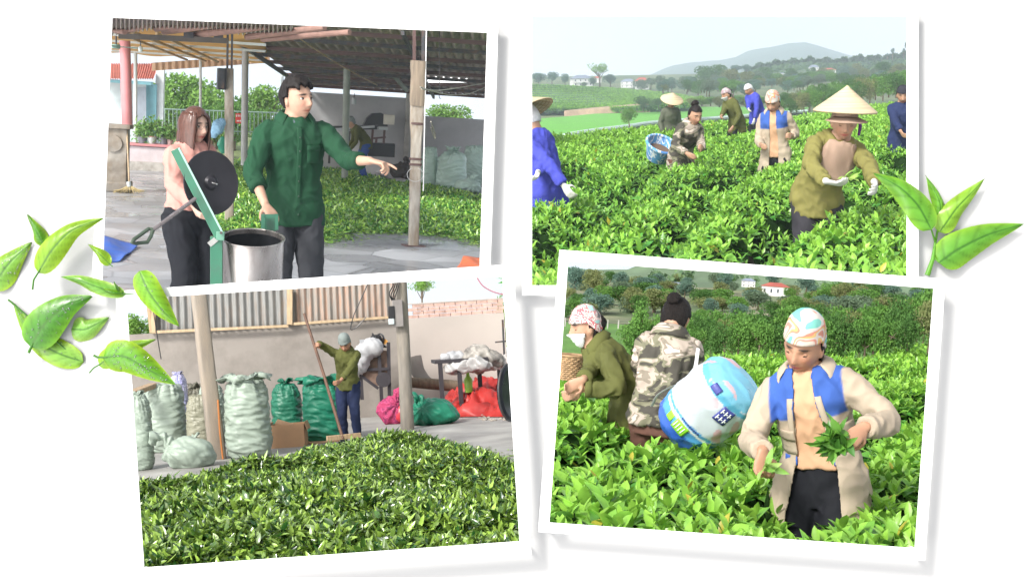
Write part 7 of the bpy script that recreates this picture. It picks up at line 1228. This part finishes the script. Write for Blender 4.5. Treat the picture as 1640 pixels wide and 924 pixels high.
sheetq('red_tarpaulin', 'red tarpaulin edge between the worker and the pillar, behind the leaf pile', [(588, 262), (660, 292), (668, 282), (592, 256)], REDT, dz=(.0, .0, .15, .1), z0=.10); sheetq('white_sheet', 'white plastic sheet on the floor behind the leaf pile', [(600, 280), (650, 302), (664, 294), (615, 268)], mat('white_sheet', (.6, .6, .62), .5), z0=.08); sheetq('orange_tarpaulin', 'corner of an orange tarpaulin at the lower right of the shed floor', [(728, 440), (778, 440), (778, 420), (742, 416)], mat('orange_tarp', (.62, .14, .05), .5), dz=(0, 0, .03, .02)); sheetq('blue_tarpaulin', 'folded blue tarpaulin lying at the lower left beside a tiny leaf', [(150, 424), (192, 420), (222, 396), (158, 391)], mat('blue_tarp', (.03, .12, .48), .4, bump=.4, bscale=8, dist=.03), dz=(.02, .0, .01, .08))
sheetq('pink_cloth', 'small pink cloth lying on the leaf pile behind the arm of the man', [(512, 262), (526, 262), (528, 256), (512, 253)], mat('pinkish', (.55, .25, .24), .7), z0=.16)
# machine at the back
d = 28.5; t = Thing(TL, 'conveyor_machine', 'dark conveyor machine with a black hood and pale control box by the back wall', 'machine', Q(580, 262, d)*A(1, 1, 0)); T_ = lambda u, v, dd=0: Q(u, v, d+dd)
m = MB(); m.poly([T_(582, 202), T_(588, 190), T_(597, 182), T_(610, 181), T_(620, 186), T_(621, 203)], (0, .6, 0)); t.part('hood', m, BLACKP, smooth=False); t.part('control_box', MB().box(T_(623, 192, -.1), (.24, .2, .22)), mat('cream_box', (.58, .55, .47), .5), smooth=False, bevel=.01); t.part('box_shelf', MB().box(T_(612, 206, -.1), (.24, .3, .06)), PWH, smooth=False)
t.part('conveyor_bed', MB().beam(T_(508, 206), T_(605, 204), .5, .09), BLACKP, smooth=False); t.part('side_rail', MB().beam(T_(530, 208, -.3), T_(600, 203, -.3), .03, .05), mat('rail_grey', (.4, .42, .44), .4), smooth=False)
for u, v1, v2 in ((597, 208, 250), (616, 206, 250), (603, 222, 248), (530, 210, 262), (560, 210, 262)): t.part('leg', MB().beam(T_(u, v1, -.1), T_(u-3, v2, -.1), .05, .05, up=(0, 1, 0)), RST if u > 590 else STEELD, smooth=False)
t.part('cross_bar', MB().beam(T_(598, 222, -.12), T_(618, 220, -.12), .04, .05, up=(0, 1, 0)), RST, smooth=False); t.part('under_tray', MB().box(T_(610, 240, .1), (.6, .5, .3)), BLACKP, smooth=False)
# the far worker
p = Person(TL, Q(583, 300, 27)*A(1, 1, 0), -75, 'person in olive shirt and blue trousers bending over the pile at the back', 1.50, True, lean=50, head=(0, 8, 0), lw=Q(560, 240, 26.8), rw=Q(556, 236, 27.1), vox=.018, eyes='down', bulk=.9)
p.top(SHIRT_OLIVE, infl=.03, name='shirt'); p.pants(fabric('blue_trousers', (.03, .07, .26)), infl=.014); p.scarf(fabric('grey_cap_cloth', (.20, .23, .22)), False, name='cap', brow=.2, peak=.02)
# ---- woman in pink
d = 8.2; p = Person(TL, Q(300, 400, d)*A(1, 1, 0)+A(0, 0, .0), 40, 'person with long brown hair, glasses and pink blouse holding the crank', 1.50, False, lean=3, head=(4, 2, 0), lw=Q(334, 322, 7.75), rw=Q(311, 330, 7.80), lpole=(.5, .5, -.6), rpole=(-.8, .5, -.2), vox=.007, skin=(.62, .40, .31), eyes='open', bulk=.94, lcurl=.9, rcurl=.9)
PKB = fabric('pink_blouse', (.52, .26, .22), bump=.25); p.top(PKB, infl=.030, hem=.04, flare=.0, name='blouse', amp=.006, thick=.026); p.collar(PKB, rad=.062, lay=.03); p.pants(BLACKC, infl=.026, hi=.10); p.shoes(BLACKP)
p.hair_long(mat('brown_hair', (.085, .032, .020), .35, var=.4, vscale=14, stretch=(12, 12, 1.2), bump=.5, bscale=50, dist=.004, spec=.6), .24)
V_, F_ = shell(lambda D, P: (abs(abs(P[:, 0])-.032) < .018)&(D[:, 1] < -.3)&(abs(P[:, 2]-.004) < .014), .004); gm = MB()
for e in (1, -1): gm.tube([p.hc+p.Rh@(A(e*.033+.021*math.cos(a), -.100, .002+.016*math.sin(a))*p.hs) for a in np.linspace(0, 6.283, 25)], .0009, 6)
gm.tube([p.hc+p.Rh@(A(-.012, -.101, .004)*p.hs), p.hc+p.Rh@(A(.012, -.101, .004)*p.hs)], .0009, 6); gm.tube([p.hc+p.Rh@(A(.054, -.098, .004)*p.hs), p.hc+p.Rh@(A(.078, .0, .008)*p.hs)], .0009, 6); gm.tube([p.hc+p.Rh@(A(-.054, -.098, .004)*p.hs), p.hc+p.Rh@(A(-.078, .0, .008)*p.hs)], .0009, 6); p.put('glasses', *gm.arrays()[:2], STEELD)
p.put('belt', *MB().loft([(p.fr(.055)[0], p.fr(.055)[2], p.fr(.055)[3], .152*p.h, .118*p.h, .85), (p.fr(.085)[0], p.fr(.085)[2], p.fr(.085)[3], .150*p.h, .117*p.h, .85)], 30).arrays()[:2], BLACKP)
# ---- man in green
p = Person(TL, Q(466, 400, 8.0)*A(1, 1, 0)+A(0, 0, .0), 14, 'person in a dark green button shirt pointing to the right over the leaf pile', 1.72, True, lean=2, side=-1, head=(30, -4, -3), lw=Q(594, 258, 7.62), rw=Q(425, 328, 7.66), lpole=(.1, .5, -.9), rpole=(-.8, .5, -.1), lhand=dict(dir=(.72, -.62, -.12), palm=(0, 0, -1)), rhand=dict(dir=(.35, -.6, -.6), palm=(.0, .3, -.9)), lcurl=[.15, .8, .95, 1.0], rcurl=.6, vox=.0065, skin=(.58, .35, .25), eyes='open', bulk=1.0)
p.top(SHIRT_GREEN, infl=.026, hem=-.13, flare=.03, name='shirt', sleeve=.74, amp=.006, thick=.024); p.collar(SHIRT_GREEN, rad=.082, lay=.07, infl=.01, opena=.5); p.pants(fabric('grey_black_cloth', (.04, .042, .048)), infl=.012); p.shoes(BLACKP); p.hair_short(vol=.024)
p.strip('pocket', SHIRT_GREEN, np.linspace(.25, .34, 5), .045, .135, .012, .026); p.strip('pocket_flap', SHIRT_GREEN, np.linspace(.325, .355, 4), .040, .140, .018, .026); p.strip('placket', SHIRT_GREEN, np.linspace(-.12, .46, 26), -.016, .016, .007, .026, nx=4); p.buttons([-.06, .05, .14, .23, .32, .40], mat('shirt_button', (.02, .05, .03), .4), 0, .0055, .026, .012); p.strip('undershirt', fabric('grey_tee', (.07, .09, .11)), np.linspace(.44, .50, 5), -.03, .03, .002, .012)
# ---- the roaster
GPT = mat('green_enamel', (.025, .15, .085), .35, var=.12, vscale=4, bump=.1, bscale=30, coat=.3, col2=(.05, .10, .07), c2scale=5, c2pos=.62); STS = mat('steel_drum', (.50, .47, .45), .30, metal=.85, var=.22, vscale=9, stretch=(1, 1, .25), bump=.2, bscale=9, dist=.004, col2=(.30, .25, .23), c2scale=6, c2pos=.52, c2w=.12); K = 1.24; d = 5.9*K; T_ = lambda u, v, dd=0: Q(u, v, d+dd*K)
c = T_(405, 381); t = Thing(TL, 'tea_roaster', 'steel tea roasting drum on a green frame with a lid arm and crank', 'machine', c-A(0, 0, 1.0)); tl = math.radians(11); Yt = A(0, math.cos(tl), math.sin(tl)); Zt = A(0, -math.sin(tl), math.cos(tl)); r0 = .143*K
dr = t.part('drum', MB().loft([(c-Zt*.30*K, X, Yt, r0*.97, r0*.97), (c-Zt*.28*K, X, Yt, r0, r0), (c-Zt*.02*K, X, Yt, r0, r0), (c, X, Yt, r0*1.02, r0*1.02), (c, X, Yt, r0*.955, r0*.955), (c-Zt*.08*K, X, Yt, r0*.95, r0*.95), (c-Zt*.28*K, X, Yt, r0*.9, r0*.9)], 56), STS)
t.part('rim', MB().tube([c+(X*math.cos(a)+Yt*math.sin(a))*r0*1.02 for a in np.linspace(0, 2*math.pi, 57)], .0045, 8), STS, parent=dr)
t.part('inside', MB().loft([(c-Zt*.02*K, X, Yt, r0*.945, r0*.945), (c-Zt*.24*K, X, Yt, r0*.93, r0*.93), (c-Zt*.245*K, X, Yt, .02, .02)], 40, cap=False), mat('dark_iron', (.035, .037, .042), .35, metal=.6), parent=dr)
for z_ in (.265,): t.part('hoop', MB().tube([c-Zt*z_*K+(X*math.cos(a)+Yt*math.sin(a))*r0*1.03 for a in np.linspace(0, 2*math.pi, 50)], .008, 8), GPT)
pv_ = T_(349, 374, -.10); t.part('upright', MB().beam(T_(347, 378, -.10), T_(347, 470, -.10), .068, .06, up=(0, 1, 0)), GPT, smooth=False, bevel=.003)
arm = t.part('lid_arm', MB().beam(T_(352, 380, -.11), T_(281, 240, -.05), .050, .055, up=(0, 1, 0)), GPT, smooth=False, bevel=.003); t.part('edge_strip', MB().beam(T_(357, 374, -.14), T_(286, 237, -.083), .010, .004, up=(0, 1, 0)), mat('pale_enamel', (.3, .5, .42), .3), parent=arm, smooth=False)
t.part('clevis', MB().box(T_(353, 378, -.14), (.045, .02, .05)), mat('pale_enamel2', (.12, .28, .20), .4), smooth=False, bevel=.003); t.part('bolt', MB().cyl(T_(354, 373, -.15), T_(354, 373, -.165), .008, n=10), STEELD); t.part('bracket', MB().beam(T_(335, 392, -.12), T_(352, 378, -.12), .03, .02, up=(0, 1, 0)), mat('bare_steel', (.4, .4, .38), .4, metal=.6), smooth=False)
lc = T_(338, 293, -.02); n_ = nrm(A(.50, -.82, .12)); Xl = nrm(np.cross(n_, (0, 0, 1))); Yl = np.cross(Xl, n_); ld = t.part('lid', MB().loft([(lc-n_*.012, Xl, Yl, .159, .174), (lc-n_*.002, Xl, Yl, .170, .183), (lc+n_*.006, Xl, Yl, .169, .182), (lc+n_*.004, Xl, Yl, .155, .169), (lc-n_*.002, Xl, Yl, .04, .044), (lc+n_*.012, Xl, Yl, .028, .03), (lc+n_*.014, Xl, Yl, .012, .012)], 48), mat('blackened_iron', (.028, .026, .032), .42, metal=.3, var=.25, vscale=6))
t.part('lid_pin', MB().cyl(lc+n_*.01, lc+n_*.05+A(.01, 0, -.01), .005, n=8), mat('bright_steel', (.6, .6, .6), .25, metal=.9), parent=ld)
rd = t.part('crank_rod', MB().cyl(T_(313, 318, -.16), T_(243, 370, -.30), .011, n=12), mat('rod_steel', (.30, .26, .26), .3, metal=.7)); a_, b_ = T_(245, 368, -.30), T_(212, 388, -.36); e_ = nrm(b_-a_); f_ = A(0, .0, 1)
t.part('grip', MB().tube([a_, a_+A(-.022, 0, .004), T_(214, 384, -.36), T_(211, 388, -.36), T_(217, 390, -.35), T_(236, 388, -.32), T_(242, 378, -.30), a_], .0105, 8), mat('dark_grip', (.05, .075, .05), .45), parent=rd)
t.part('side_box', MB().box(T_(433, 357, .16), (.068, .06, .093)), GPT, smooth=False, bevel=.003); t.part('side_handle', MB().beam(T_(421, 343, .10), T_(421, 366, .10), .02, .03, up=(0, 1, 0)).beam(T_(443, 343, .10), T_(443, 368, .10), .02, .03, up=(0, 1, 0)).beam(T_(420, 346, .10), T_(444, 346, .10), .02, .02), GPT, smooth=False)
# ---------------------------------------------------------------- the damp air of the valley
hz = bpy.data.materials.new('haze'); hz.use_nodes = True; nt = hz.node_tree; nt.nodes.remove(nt.nodes['Principled BSDF'])
pv = nt.nodes.new('ShaderNodeVolumePrincipled'); pv.inputs['Color'].default_value = (.78, .88, 1, 1); pv.inputs['Density'].default_value = 8e-5; pv.inputs['Anisotropy'].default_value = 0
nt.links.new(pv.outputs[0], nt.nodes['Material Output'].inputs['Volume'])
one(WORLD, 'haze', 'pale haze over the valley', None, MB().box((0, 7400, 1150), (18000, 14900, 2900)), hz, base=A(0, 7400, -300), kind='stuff', smooth=False)
SC.cycles.volume_step_rate = 10; SC.cycles.volume_max_steps = 64; SC.cycles.volume_bounces = 2
